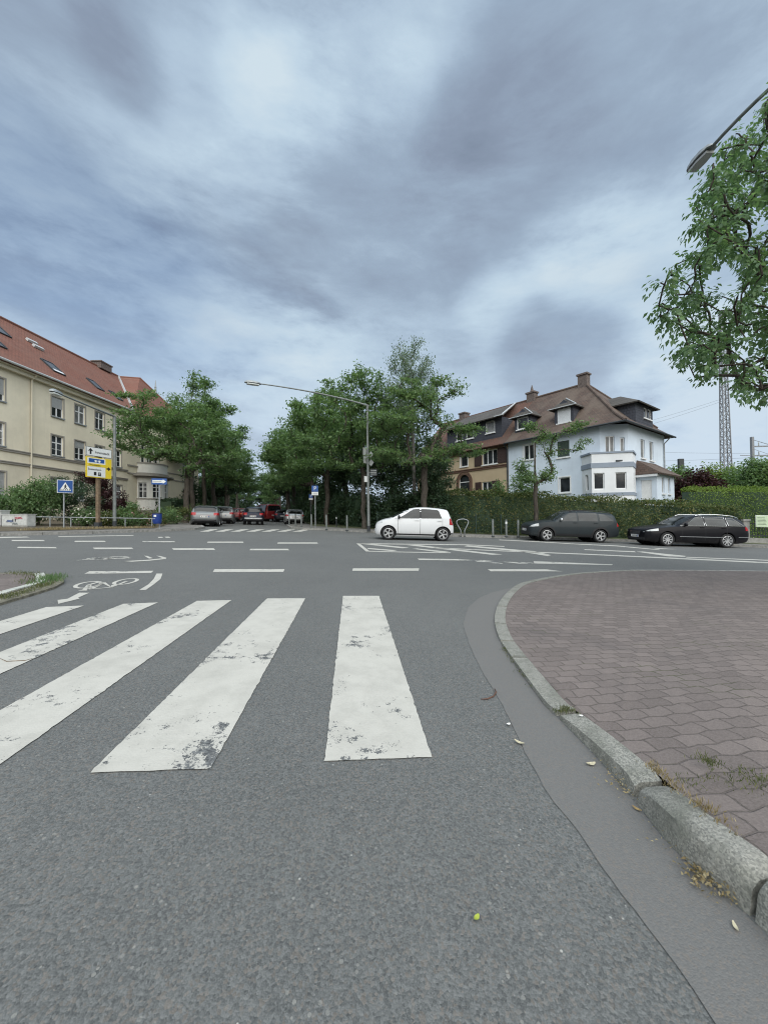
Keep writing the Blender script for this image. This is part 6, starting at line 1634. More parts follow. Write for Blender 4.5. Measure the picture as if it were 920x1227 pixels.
# ---- cars in the side street, seen from behind
HD = math.atan2(1, ST[0])
PK = 'cars in the side street'
def hatch(label, px, Y, paint, W=1.80, L=4.3, H=1.47, heading=HD, brake=False, suv=False, name='parked_car', group=PK, xoff=0.0, plate=True, dark_glass='rear_tint', rim='alloy', bumper=False):
    k = H / 1.47; b0 = .26 if suv else .20
    c = Car(L, W, [(0, .66 * k), (.06, .78 * k), (.25, .88 * k), (1.0, .99 * k), (1.2, 1.03 * k), (1.9, 1.40 * k), (2.3, 1.46 * k), (L - 1.2, 1.465 * k), (L - .55, 1.40 * k), (L - .42, 1.36 * k), (L - .16, 1.02 * k), (L - .06, .90 * k), (L, .62 * k)],
            [(0, .6 * k), (.25, .80 * k), (1.1, .93 * k), (L - 1.2, 1.0 * k), (L - .4, 1.02 * k), (L - .18, .95 * k), (L - .06, .84 * k), (L, .58 * k)], interp([(0, .32), (.2, b0), (L - .4, b0), (L, .38)]), .85, L - .85, .33 if suv else .315, lean=.2)
    t = place_car(name, label, base(px, Y), heading, group)
    c.body(paint, t); c.liners(t); c.wheels(t, rim, 5, True)
    c.glass_side(1.45, 2.35, lambda x: .985 * k, .085, taper_f=.6, parent=t); c.glass_side(2.43, L - .62, lambda x: 1.0 * k, .09, taper_r=.3, parent=t)
    c.glass_top(1.2, 1.88, .84, parent=t); c.glass_top(L - .44, L - .175, .80, name='rear_window', parent=t, mat=dark_glass)
    for sg in (1, -1):
        c.front_patch(.80 * k, .97 * k, .60, .97, .008, 'brake_glow' if brake else 'lamp_red', 'tail_light', t, True, (sg,))
        c.side_patch(list(np.linspace(L - .25, L - .03, 8)), lambda x: .80 * k, lambda x: min(.97 * k, c.zsh(x)), .006, 3, (sg,)).build('tail_light', 'lamp_red', t, uv=False, smooth=True)
        c.side_patch(list(np.linspace(.03, .4, 10)), lambda x: .68 * k, lambda x: min(c.zsh(x) - .01, .80 * k), .006, 3, (sg,)).build('headlight', 'lamp_clear', t, uv=False, smooth=True)
    c.front_patch(.34, .50, -.9, .9, .006, 'black_plastic', 'rear_bumper', t, True)
    if bumper: c.front_patch(.50, .60, -.95, .95, .012, 'light_zinc', 'bumper_bar', t, True)
    if plate: c.plate(t, True, .70 * k)
    c.mirrors(1.6, 1.06 * k, paint, t); return t
hatch('grey hatchback parked first on the left, its rear facing the junction', 248.5, 27.8, 'paint_grey', 1.83, 4.4, 1.45, HD + .03)
hatch('light grey hatchback parked right in front of the first grey one', 268.5, 34.5, 'paint_lightgrey', 1.80, 4.2, 1.52, HD + .02)
hatch('dark red car parked third on the left, mostly hidden', 279.0, 41.5, 'paint_red', 1.75, 4.1, 1.46, HD)
hatch('red car waiting with its brake light glowing', 287.5, 45.0, 'paint_red', 1.76, 4.2, 1.48, HD - .05, brake=True)
hatch('small dark off-roader with pale bumper driving away in the middle of the side street', 303.5, 33.5, 'paint_darkblue', 1.66, 3.7, 1.52, HD, suv=True, bumper=True)
hatch('silver saloon parked by the corner bollards on the right', 351.5, 37.5, 'paint_silver', 1.80, 4.5, 1.42, HD - .03)
hatch('dark blue car parked beyond the silver one', 337.0, 45.5, 'paint_darkblue', 1.80, 4.4, 1.46, HD)
hatch('dark car parked far down the right kerb', 333.0, 56, 'paint_anthracite', 1.80, 4.4, 1.46, HD)
hatch('light grey car parked far down the left kerb', 283, 58, 'paint_lightgrey', 1.80, 4.4, 1.5, HD)
def red_van():
    L, W, H = 4.9, 1.95, 2.05
    c = Car(L, W, [(0, .75), (.08, .95), (.3, 1.10), (.85, 1.22), (1.0, 1.30), (1.5, 1.82), (1.8, 1.97), (2.2, 2.04), (4.4, 2.05), (4.72, 2.02), (4.82, 1.90), (4.87, 1.3), (4.9, .6)],
            [(0, .7), (.3, .98), (.9, 1.12), (1.6, 1.18), (4.6, 1.20), (4.82, 1.16), (4.86, 1.0), (4.9, .56)], interp([(0, .34), (.3, .24), (4.5, .24), (4.9, .36)]), .95, 3.95, .34, lean=.10, pr=14)
    t = place_car('red_van', 'tall dark red van turning across the middle of the side street', base(318.5, 46.5), HD + .36, None, 'van')
    c.body('paint_red', t); c.liners(t); c.wheels(t, 'dark_alloy', 8)
    c.glass_side(1.5, 2.4, lambda x: 1.22, .14, taper_f=.5, parent=t); c.glass_side(2.5, 3.5, lambda x: 1.24, .16, parent=t, mat='rear_tint'); c.glass_side(3.6, 4.6, lambda x: 1.24, .16, parent=t, mat='rear_tint')
    c.glass_top(1.02, 1.72, .86, parent=t); c.front_patch(1.25, 1.85, -.8, .8, .01, 'rear_tint', 'rear_window', t, True)
    for sg in (1, -1): c.front_patch(.80, 1.20, .86, .97, .01, 'lamp_red', 'tail_light', t, True, (sg,))
    c.plate(t, True, .75); c.mirrors(1.55, 1.3, 'black_plastic', t)
red_van()
# ================================================================ street furniture
def gz(p, dz=0.0): return Vector((p.x, p.y, G(p.x, p.y) + dz))
PVT = KH                                             # height of the far pavements
def pole(name, h, r, mat, parent, r2=None):
    m = MB(); m.tube([(0, 0, -.05), (0, 0, h * .5), (0, 0, h)], [r, (r + (r2 or r)) / 2, r2 or r], 12); o = m.build(name, mat, parent, uv=False, smooth=True); return smooth_edges(o)
# ---- street lamps with long arms
def lamp_head(parent, c, d, L, w, mat, glassm):
    """flat luminaire: centre c, pointing along d"""
    d = Vector(d).normalized(); s = d.cross(Vector((0, 0, 1))).normalized(); u = s.cross(d)
    m = MB(); prof = [(-.5, .35, .10), (-.42, .8, .55), (-.15, 1, .9), (.2, .95, 1), (.42, .75, .7), (.5, .4, .25)]; rows = []
    for f, wf, hf in prof:
        p = c + d * L * f; rows.append([p - s * w / 2 * wf, p - s * w / 2 * wf * .8 + u * .11 * hf, p + u * .15 * hf, p + s * w / 2 * wf * .8 + u * .11 * hf, p + s * w / 2 * wf])
    vs = [p for r in rows for p in r]; k = 5
    m.add(vs, [(i * k + j, i * k + (j + 1) % k, (i + 1) * k + (j + 1) % k, (i + 1) * k + j) for i in range(len(rows) - 1) for j in range(k)] + [tuple(range(k)), tuple(range((len(rows) - 1) * k, len(rows) * k))])
    h = m.build('lamp_head', mat, parent, uv=False, smooth=True); smooth_edges(h, 50)
    g = MB(); q = []
    for f, wf in ((-.36, .62), (.0, .8), (.36, .66)): p = c + d * L * f - u * .03; q.append((p - s * w / 2 * wf, p + s * w / 2 * wf))
    for a, b in zip(q, q[1:]): g.prism([a[0], a[1], b[1], b[0]], -u * .05)
    g.build('lamp_glass', glassm, h, uv=False); return h
def street_lamp(label, px, Y, py_top, tip, head_c, arm_r=.045, base_dark=True, L=.85, w=.36, plate_h=0):
    p = base(px, Y, PVT); t = thing('street_lamp', label, 'street lamp', p); zt_ = at(px, py_top, Y).z - p.z
    pole('pole', zt_, .085, 'pole_grey', t, .06)
    a = at(px, py_top, Y) - p; b = Vector(head_c) - p; d = b - a; rise = max(.12, d.z)
    pts = []
    for k in range(15):
        f = k / 14; q = a + Vector((d.x, d.y, 0)) * f; q.z = a.z + d.z * (1 - (1 - f) ** 2.2); pts.append(q)
    pts = [Vector((0, 0, zt_ - .25))] + pts
    m = MB(); m.tube(pts, [.055] * 3 + [.05 - .018 * k / 12 for k in range(len(pts) - 3)], 10); m.build('arm', 'pole_grey', t, uv=False, smooth=True)
    dd = pts[-1] - pts[-2]; dd = Vector((dd.x, dd.y, dd.z)).normalized()
    lamp_head(t, b + dd * L * .35 - Vector((0, 0, .03)), dd, L, w, 'galvanised', 'lamp_glass')
    if base_dark: m = MB(); m.tube([(0, 0, -.02), (0, 0, .32)], [.10, .098], 12); m.build('base_sleeve', 'dark_metal', t, uv=False)
    return t, p
tl, pl = street_lamp('tall grey street lamp in the middle with traffic signs on its pole', 441.5, 23.2, 486, None, at(310, 459.5, 20.5))
street_lamp('grey-green street lamp on the left whose arm bends in front of the cream house', 137.3, 19.8, 499, None, at(72, 472, 16.2), L=.6, w=.28)
# lamp over the near pavement, its post outside the frame
p = gz(Vector((6.95, 4.6, 0)), .12); t = thing('street_lamp', 'street lamp head on a long arm above the overhanging tree at the right edge', 'street lamp', p)
pole('pole', 8.1, .085, 'pole_grey', t, .06); hc = at(849, 180, 8.0) - p; a = Vector((0, 0, 8.0)); pts = [Vector((0, 0, 7.9))] + [a + Vector(((hc - a).x * f, (hc - a).y * f, (hc.z - a.z) * (1 - (1 - f) ** 2))) for f in [k / 10 for k in range(11)]]
m = MB(); m.tube(pts, .034, 10); m.build('arm', 'pole_grey', t, uv=False, smooth=True); dd = (pts[-1] - pts[-2]).normalized(); lamp_head(t, hc + dd * .2, dd, .66, .27, 'galvanised', 'grey_shutter')

# ---- traffic signs on the middle lamp pole
def face_to(cam_bias, c):                             # horizontal right vector of a board seen from the junction
    v = Vector((c.x, c.y, 0)).normalized(); v = Matrix.Rotation(cam_bias, 3, 'Z') @ v; return Vector((v.y, -v.x, 0))
def board(mb, c, ax, w, h, th=.02, up=Vector((0, 0, 1)), r=.0):
    n = ax.cross(up).normalized(); mb.obox(c, ax * w / 2, up * h / 2, n * th / 2); return n
def pole_sign(label, px, py, Y, w, h, rot, mat='sign_back', diamond=False, cat='traffic sign', name='traffic_sign', group=None):
    c = at(px, py, Y); t = thing(name, label, cat, (c.x, c.y, c.z - h / 2), 0, group); ax = face_to(rot, c); up = Vector((0, 0, 1)); m = MB(); cc = Vector((0, 0, h / 2))
    if diamond:
        a2 = (ax + up).normalized(); u2 = (up - ax).normalized(); board(m, cc, a2, w * .72, w * .72, .02, u2)
    else: board(m, cc, ax, w, h)
    m.build('sign_panel', mat, t, uv=False)
    k = MB(); pole_c = at(441.3, py, 23.2) - Vector((c.x, c.y, c.z - h / 2)); k.bar(cc + Vector((0, .02, 0)), Vector((pole_c.x, pole_c.y, h / 2)), .03, .03); k.build('bracket', 'galvanised', t, uv=False); return t
pole_sign('upper grey sign back left of the middle lamp pole', 437.4, 541, 23.1, .36, .46, .9)
pole_sign('lower grey sign back left of the middle lamp pole', 437.8, 551, 23.1, .36, .42, .9)
pole_sign('upper diamond sign edge-on right of the middle lamp pole', 444.4, 545, 23.1, .42, .42, -.75, diamond=True)
pole_sign('lower diamond sign edge-on right of the middle lamp pole', 444.6, 554.5, 23.1, .42, .42, -.75, diamond=True)
pole_sign('small white plate low on the left of the middle lamp pole', 438.2, 574, 23.1, .22, .36, .6, 'sign_white')
t = pole_sign('dark striped sign with white bars right of the middle lamp pole', 447.5, 566, 23.1, .42, .42, -.2, 'dark_metal')
c = at(447.5, 566, 23.1); ax = face_to(-.2, c); m = MB()
for k in range(3): m.obox(Vector((0, -.016, .11 + .1 * k)), ax * .17, Vector((0, 0, .014)), Vector((0, .003, 0)))
m.build('sign_bars', 'sign_back', t.children[0], uv=False)

# ---- left: pedestrian crossing sign
def crossing_sign():
    Y = 18.2; p = base(76.5, Y, PVT); t = thing('crossing_sign', 'square blue pedestrian crossing sign on a grey post before the dark shrub', 'traffic sign', p)
    h = at(76.5, 574, Y).z - p.z; pole('post', h, .03, 'galvanised', t)
    c = at(79.2, 583, Y) - p; ax = face_to(.12, at(79, 583, Y)); w = .60; m = MB(); n = board(m, c - Vector((0, .0, 0)) + Vector((0, -.05, 0)), ax, w, w + .02, .02); n = n if n.y < 0 else -n
    sp = m.build('sign_panel', 'sign_white', t, uv=False)
    f = c + Vector((0, -.05, 0)); q = MB(); up = Vector((0, 0, 1)); q.obox(f + n * .013, ax * (w / 2 - .022), up * (w / 2 - .014), n * .004); q.build('blue_field', 'sign_blue', sp, uv=False)
    def pt(a, b, o=.019): return f + ax * a * w + up * b * w + n * o
    q = MB(); q.prism([pt(-.36, -.33), pt(.36, -.33), pt(0, .34)], n * .003); q.build('white_triangle', 'sign_white', sp, uv=False)
    q = MB(); o = .0235
    q.lathe(pt(0.0, .13, o), [(.001, -.002), (.03, -.002), (.03, .002), (.001, .002)], 'y', 10)
    for a, b, th in (((0, .10), (.0, -.04), .05), ((0, -.04), (.085, -.19), .03), ((0, -.04), (-.075, -.19), .03), ((0, .08), (.08, .0), .02), ((0, .08), (-.07, .0), .02)):
        q.bar(pt(*a, o), pt(*b, o), th, .004, n) if False else q.obox((pt(*a, o) + pt(*b, o)) / 2, (pt(*b, o) - pt(*a, o)) / 2, (pt(*b, o) - pt(*a, o)).cross(n).normalized() * th / 2, n * .002)
    for k in range(5): a = -.26 + .13 * k; q.prism([pt(a - .04, -.30, o), pt(a + .02, -.30, o), pt(a + .035 * (1 - abs(a)), -.215, o), pt(a - .015, -.215, o)], n * .002)
    q.build('walking_figure', 'sign_black', sp, uv=False)
crossing_sign()

# ---- left: direction signs
def direction_signs():
    Y = 18.8; p = base(117.5, Y, PVT); h = at(117.5, 545, Y).z - p.z
    t = thing('direction_sign', 'yellow and white direction sign on a brown post between shrub and lamp', 'direction sign', p)
    m = MB(); m.box((0, 0, h / 2 - .05), (.14, .14, h + .1)); m.build('post', 'rust_wood', t); m = MB(); m.box((0, 0, .12), (.24, .24, .3)); m.build('post_shoe', 'dark_metal', t)
    up = Vector((0, 0, 1))
    c0 = at(114.2, 561, Y); ax = face_to(.62, c0); w, hh = 1.22, .98; c = c0 - p + ax.cross(Vector((0, 0, 1))).normalized() * .24; m = MB(); n = board(m, c, ax, w, hh, .05); n = n if n.y < 0 else -n
    b = m.build('sign_panel', 'sign_yellow', t, uv=False)
    def pt(a, bb, o=.03): return c + ax * a + up * bb + n * o
    def rect(q, a0, a1, b0, b1, o, th=.003): q.obox(pt((a0 + a1) / 2, (b0 + b1) / 2, o), ax * (a1 - a0) / 2, up * (b1 - b0) / 2, n * th)
    q = MB(); rect(q, -.56, .30, -.45, .45, .028); q.build('white_field', 'sign_white', b, uv=False)
    q = MB(); rect(q, -.50, .24, .24, .42, .034); q.build('motorway_field', 'sign_blue', b, uv=False)
    q = MB(); rect(q, -.56, .30, .04, .18, .034); q.build('yellow_band', 'sign_yellow', b, uv=False)
    q = MB(); rect(q, -.22, -.14, .25, .36, .040); rect(q, -.04, .04, .25, .36, .040); rect(q, -.24, .06, .31, .335, .0401); q.build('motorway_symbol', 'sign_white', b, uv=False)
    q = MB(); q.prism([pt(.56, 0, .034), pt(.44, .10, .034), pt(.44, .035, .034), pt(.36, .035, .034), pt(.36, -.035, .034), pt(.44, -.035, .034), pt(.44, -.10, .034)], n * .003)
    rect(q, -.26, -.14, -.38, -.22, .034); q.build('arrow', 'sign_black', b, uv=False)
    q = MB(); rect(q, -.06, .08, -.40, -.22, .034); q.build('parking_symbol', 'dark_metal', b, uv=False)
    text_mesh('lettering', 'Sossenheim', .135, pt(-.54, -.10, .034), ax, up, 'sign_black', b)
    text_mesh('lettering', 'Wiesbaden', .12, pt(-.48, .11, .038), ax, up, 'sign_black', b)
    text_mesh('lettering', 'P', .16, pt(-.035, -.31, .040), ax, up, 'sign_white', b)
    c1 = at(114.4, 542.5, Y); cw = c1 - p + ax.cross(up).normalized() * .24; m = MB(); board(m, cw, ax, 1.22, .42, .05); b2 = m.build('sign_panel', 'sign_white', t, uv=False)
    c = cw; q = MB(); q.prism([pt(-.42, .15, .028), pt(-.55, .0, .028), pt(-.46, .02, .028), pt(-.46, -.14, .028), pt(-.38, -.14, .028), pt(-.38, .02, .028), pt(-.29, .0, .028)], n * .003); q.build('arrow', 'sign_black', b2, uv=False)
    text_mesh('lettering', 'Innenstadt', .17, pt(-.22, -.02, .028), ax, up, 'sign_black', b2)
    q = MB()
    for a0, a1, b0, b1 in ((-.61, .61, .20, .214), (-.61, .61, -.214, -.20), (-.615, -.60, -.2, .2), (.60, .615, -.2, .2)): rect(q, a0, a1, b0, b1, .028)
    q.build('sign_border', 'sign_black', b2, uv=False)
direction_signs()
# ---- one-way sign
Y = 19.0; p = base(191, Y, PVT); t = thing('one_way_sign', 'blue one-way sign with white arrow above the blue litter bin', 'traffic sign', p); pole('post', at(191, 574, Y).z - p.z, .032, 'galvanised', t)
c0 = at(191.5, 577, Y); c = c0 - p + Vector((0, -.05, 0)); ax = face_to(-.15, c0); up = Vector((0, 0, 1)); m = MB(); n = board(m, c, ax, .66, .30, .02); n = n if n.y < 0 else -n; b = m.build('sign_panel', 'sign_blue', t, uv=False)
def pt(a, bb, o=.013): return c + ax * a + up * bb + n * o
q = MB(); q.prism([pt(.30, 0), pt(.16, .11), pt(.16, .065), pt(-.29, .065), pt(-.29, -.065), pt(.16, -.065), pt(.16, -.11)], n * .003); ar = q.build('white_arrow', 'sign_white', b, uv=False)
text_mesh('lettering', 'Einbahnstraße', .065, pt(-.27, 0, .018), ax, up, 'sign_black', ar, .001)
# ---- blue litter bin on its post
p = base(188.3, 18.9, PVT); t = thing('litter_bin', 'round blue litter bin hanging low on the one-way sign post', 'litter bin', p); m = MB(); m.lathe((0, 0, 0), [(.001, .28), (.17, .28), (.20, .36), (.21, .74), (.21, .78), (.19, .79), (.001, .70)], 'z', 18); b = m.build('bin_body', 'bin_blue', t, uv=False, smooth=True); smooth_edges(b)
m = MB(); m.lathe((0, 0, 0), [(.205, .77), (.222, .77), (.222, .82), (.205, .82)], 'z', 18, True); m.build('bin_rim', 'dark_metal', t, uv=False); m = MB(); m.box((.02, -.208, .66), (.12, .012, .10)); m.build('sticker', 'sign_white', t, uv=False); m = MB(); m.box((-.05, -.21, .52), (.16, .008, .025)); m.build('sticker', 'sign_back', t, uv=False)
m = MB(); m.bar((.12, .1, .5), (base(191, 19.0, PVT) - p) + Vector((0, 0, .5)), .05, .03); m.build('bracket', 'dark_metal', t, uv=False)
# ---- utility cabinets
def cabinet(label, px0, px1, py_t, Y, graf):
    a, b_ = base(px0, Y, PVT), base(px1, Y, PVT); w = b_.x - a.x; p = (a + b_) / 2; p.z = G(p.x, p.y) + PVT; t = thing('utility_cabinet', label, 'utility cabinet', p); h = at((px0 + px1) / 2, py_t, Y).z - p.z
    tilt = 0
    m = MB(); m.box((0, .2, h * .54), (w, .42, h * .92)); m.box((0, .2, h * 1.01), (w + .06, .50, h * .05)); m.build('housing', 'cabinet_grey', t); m = MB(); m.box((0, .2, h * .04), (w - .02, .40, h * .17)); m.build('plinth', 'concrete', t)
    for sx in (-1, 1):
        m = MB(); m.box((sx * w * .245, -.016, h * .55), (w * .47, .018, h * .82)); d = m.build('door', 'cabinet_grey', t); k = MB(); k.box((sx * w * .05, -.032, h * .55), (.025, .02, .12)); k.build('handle', 'dark_metal', d)
    if graf:
        r = random.Random(3)
        for mat, cx_, cz_, s in (('graffiti_red', .16, .72, .2), ('graffiti_blue', -.16, .48, .2), ('graffiti_grey', .02, .28, .15)):
            g = MB(); pts = []
            for k in range(18): a_ = k * .9; pts.append((cx_ * w + s * w * .9 * math.sin(a_ * 1.3 + cx_ * 9) * (.4 + .6 * k / 18), -.03, cz_ * h + s * .55 * h * math.cos(a_ * 1.9) * .8))
            g.tube(pts, .012, 4); g.build('graffiti', mat, t, uv=False)
cabinet('low pale grey utility cabinet with red and blue graffiti at the left edge', 2.5, 33, 616.5, 17.6, True)
cabinet('second grey utility cabinet cut off by the left edge of the picture', -26, 1.2, 612, 17.7, False)
# ---- low rail in front of the bed
rp = [(35, 17.9), (60, 18.4), (85, 18.9), (118, 19.4), (150, 20.0), (182, 20.6)]; P_ = [base(px, Y, PVT) for px, Y in rp]; o0 = P_[0].copy(); t = thing('low_railing', 'low grey tube railing along the flower bed', 'railing', o0)
m = MB(); m.tube([q - o0 + Vector((0, 0, .48)) for q in P_], .022, 8); m.build('rail', 'galvanised', t, uv=False)
for q in P_: m = MB(); m.tube([q - o0, q - o0 + Vector((0, 0, .48))], .022, 8); m.build('post', 'galvanised', t, uv=False)

# ---- bollards, bicycle hoop
def bollard(label, px, Y, h, r, mat, group, band=False, name='bollard'):
    t = thing(name, label, 'bollard', base(px, Y, PVT), 0, group); m = MB(); m.lathe((0, 0, 0), [(r, -.05), (r, h * .86), (r * 1.02, h * .88), (r * .88, h * .90), (r * .88, h * .92), (r, h * .94), (r * .98, h * .985), (r * .5, h), (.001, h)], 'z', 14); smooth_edges(m.build('post', mat, t, uv=False, smooth=True))
    m = MB(); m.lathe((0, 0, 0), [(r * 1.9, -.02), (r * 1.9, .012), (r * 1.02, .03)], 'z', 14); m.build('base_plate', 'dark_metal', t, uv=False)
    if band: m = MB(); m.lathe((0, 0, 0), [(r * 1.03, h * .74), (r * 1.06, h * .75), (r * 1.06, h * .86), (r * 1.03, h * .87)], 'z', 14); m.build('reflector', 'sign_white', t, uv=False)
BC, BH = 'bollards round the side street corner', 'bollards in front of the hedge'
for px, Y, lab in ((346.5, 30.5, 'corner bollard before the silver car, furthest left'), (354, 28.5, 'corner bollard before the silver car, second from the left'), (361, 27, 'corner bollard right of the silver car rear'), (373, 25.3, 'corner bollard under the parking sign'), (391, 23.8, 'lone bollard between parking sign and reflector post'), (415.6, 23.0, 'lone bollard left of the middle lamp post')):
    bollard(lab, px, Y, .92, .05, 'pole_grey', BC)
for px, Y, lab, bd in ((590.2, 20.3, 'bollard next to the bicycle hoop', False), (606.2, 20.5, 'middle hedge bollard with a white reflector', True), (620.5, 20.7, 'bollard at the nose of the dark grey estate car', False)): bollard(lab, px, Y, .92, .052, 'pole_grey', BH, bd)
bollard('thin post with white reflector in the shade behind the bollards', 403, 28.5, .85, .04, 'dark_metal', None, True, 'reflector_post')
p = base(554, 19.9, PVT); t = thing('bicycle_hoop', 'steel bicycle hoop with a flared rounded top behind the white car', 'bicycle stand', p)
m = MB(); pts = [(-.10, 0, -.05), (-.10, 0, .30), (-.20, 0, .48), (-.30, 0, .66), (-.31, 0, .76), (-.24, 0, .84), (-.10, 0, .88), (.06, 0, .885), (.22, 0, .85), (.30, 0, .77), (.29, 0, .66), (.20, 0, .48), (.10, 0, .30), (.10, 0, -.05)]
m.tube(pts, .024, 8); m.build('hoop', 'galvanised', t, uv=False, smooth=True)
for sx in (-.10, .10): m = MB(); m.lathe((sx, 0, 0), [(.05, -.02), (.05, .015), (.026, .02)], 'z', 10); m.build('base_plate', 'dark_metal', t, uv=False)
# ---- parking signs
def parking(label, px, pole_px, py0, py1, Y, dark):
    p = base(pole_px, Y, PVT); t = thing('parking_sign', label, 'traffic sign', p); pole('post', at(px, py0, Y).z - p.z, .03, 'dark_metal' if dark else 'galvanised', t); h = (at(px, py0, Y) - at(px, py1, Y)).z; w = h * .66; c0 = at(px, (py0 + py1) / 2, Y); c = c0 - p + Vector((0, -.05, 0)); ax = face_to(0, c0); up = Vector((0, 0, 1))
    m = MB(); n = board(m, c + up * h * .19, ax, w, h * .62, .02); n = n if n.y < 0 else -n; b = m.build('sign_panel', 'sign_blue', t, uv=False); m = MB(); board(m, c - up * h * .32, ax, w, h * .34, .02); b2 = m.build('sign_panel', 'sign_white', t, uv=False)
    text_mesh('lettering', 'P', h * .55, c + up * h * .2 - ax * w * .2 + n * .012, ax, up, 'sign_white', b, .002)
    q = MB()
    for k in range(2): q.obox(c - up * h * (.27 + .1 * k) + n * .012, ax * w * .34, up * h * .018, n * .002)
    q.build('lettering', 'sign_black', b2, uv=False)
parking('blue parking sign with white plate on a pale post right of the silver car', 377.5, 377.8, 582, 593.5, 26.0, False)
parking('smaller dark parking sign just left of the first, in tree shade', 372.6, 372.6, 592.5, 599, 31.0, True)

# ---- dark green mesh fence in front of the hedge
fpts = [(452, 26.2), (480, 25.6), (510, 24.6), (540, 23.9), (570, 23.2), (600, 22.8), (640, 22.3)]; P_ = [base(px, Y, PVT) for px, Y in fpts]; o0 = P_[0].copy(); t = thing('mesh_fence', 'dark green wire mesh fence between white car and hedge', 'fence', o0)
for q in P_: m = MB(); m.box(q - o0 + Vector((0, 0, .6)), (.06, .06, 1.25)); m.build('post', 'fence_green', t, uv=False)
m = MB()
for a, b in zip(P_, P_[1:]):
    a, b = a - o0, b - o0
    for k in range(7): z = Vector((0, 0, .08 + .18 * k)); m.bar(a + z, b + z, .012, .012)
    nn = int((b - a).length / .07)
    for k in range(nn): q = a.lerp(b, (k + .5) / nn); m.bar(q + Vector((0, 0, .05)), q + Vector((0, 0, 1.18)), .006, .006)
m.build('mesh_panel', 'fence_green', t, uv=False)
# ---- gate and notice board at the right end
gp0, gp1 = base(893, 20.6, .1), base(990, 19.6, .1); d = gp1 - gp0; t = thing('iron_fence', 'low wall with dark iron railing at the right edge', 'fence', gp0)
m = MB(); m.obox(d / 2 + Vector((0, 0, .12)), d / 2, Vector((0, .15, 0)), Vector((0, 0, .17))); m.build('low_wall', 'concrete', t)
m = MB(); m.box((-.1, 0, .55), (.32, .32, 1.3)); m.box((-.1, 0, 1.23), (.40, .40, .1)); m.build('gate_post', 'concrete', t)
m = MB()
for z in (.42, 1.05): m.bar(Vector((0, 0, z)), d + Vector((0, 0, z)), .03, .03)
nn = int(d.length / .11)
for k in range(nn): q = d * ((k + .5) / nn); m.bar(q + Vector((0, 0, .29)), q + Vector((0, 0, 1.18)), .018, .018)
m.build('railing', 'dark_metal', t, uv=False)
c0 = at(913, 624.5, 20.0); t = thing('notice_board', 'pale green notice board on the iron railing at the right edge', 'sign', c0 - Vector((0, 0, .3))); ax = Vector((d.x, d.y, d.z)).normalized(); up = Vector((0, 0, 1)); m = MB(); n = board(m, Vector((0, 0, .3)), ax, .50, .58, .02); n = n if n.y < 0 else -n; b = m.build('board', 'sign_green', t, uv=False)
q = MB(); r = random.Random(5)
for k in range(6): w_ = r.uniform(.1, .19); q.obox(Vector((0, 0, .48 - .07 * k)) + ax * (w_ - .2) + n * .012, ax * w_, up * .008, n * .002)
q.build('lettering', 'fence_green', b, uv=False)
m = MB(); m.obox(Vector((0, 0, .3)) + n * -.012, ax * .27, up * .31, n * .006); m.build('frame', 'sign_white', t, uv=False)

# ---- railway: lattice mast, catenary mast, wires, signal
def lattice():
    Y = 88.0; b0 = base(871.5, Y, 0); t = thing('lattice_mast', 'tall steel lattice mast rising behind the bushes into the overhanging tree', 'mast', b0); H = at(863.5, 372, Y).z - b0.z; top = at(864.0, 372, Y) - b0; lean = Vector((top.x * 0, 0, 0)); m = MB(); w0, w1 = 1.05, .42
    def cnr(sx, sy, f): w = w0 + (w1 - w0) * f; return Vector((sx * w, sy * w * .6, H * f))
    for sx in (-1, 1):
        for sy in (-1, 1): m.bar(cnr(sx, sy, 0), cnr(sx, sy, 1), .17, .17)
    n = 26
    for k in range(n):
        f0, f1 = k / n, (k + 1) / n
        for a, b in (((-1, -1), (1, -1)), ((-1, 1), (1, 1)), ((-1, -1), (-1, 1)), ((1, -1), (1, 1))):
            m.bar(cnr(*a, f0), cnr(*b, f1), .075, .075); m.bar(cnr(*b, f0), cnr(*a, f1), .075, .075); m.bar(cnr(*a, f1), cnr(*b, f1), .06, .06)
    m.build('lattice', 'mast_steel', t, uv=False); return b0, H
lb, lH = lattice()
Y = 70.0; p = base(903.5, Y, 0); t = thing('catenary_mast', 'shorter railway catenary mast with arms to the right', 'mast', p); h = at(903.5, 523.5, Y).z - p.z; m = MB(); m.box((0, 0, h / 2), (.42, .42, h)); m.build('mast', 'mast_steel', t)
for py, py2, ln in ((535, 535, 7.0), (546, 546, 6.5)):
    z = at(903.5, py, Y).z - p.z; m = MB(); m.bar((0, 0, z), (ln, 0, z + .1), .18, .22); m.bar((0, 0, z + 1.3), (ln * .5, 0, z + .15), .05, .05); m.build('arm', 'mast_steel', t)
    for x in (1.2, 4.5): m = MB(); m.lathe((x, 0, z), [(.001, .1), (.09, .15), (.09, .7), (.04, .8)], 'z', 8); m.build('insulator', 'sign_back', t, uv=False)
m = MB(); m.bar((0, 0, at(903.5, 546, Y).z - p.z), (-2.2, 0, at(903.5, 546, Y).z - p.z + .1), .1, .1); m.build('short_arm', 'mast_steel', t)
Y = 60.0; p = base(816, Y, 0); t = thing('railway_signal', 'dark boxy railway signal head on a post right of the blue house', 'signal', p); h = at(816, 558, Y).z - p.z; m = MB(); m.box((0, 0, h / 2), (.35, .35, h)); m.build('post', 'mast_steel', t); m = MB(); m.box((0, -.2, h + .3), (.75, .4, 1.5)); m.build('signal_head', 'dark_metal', t)
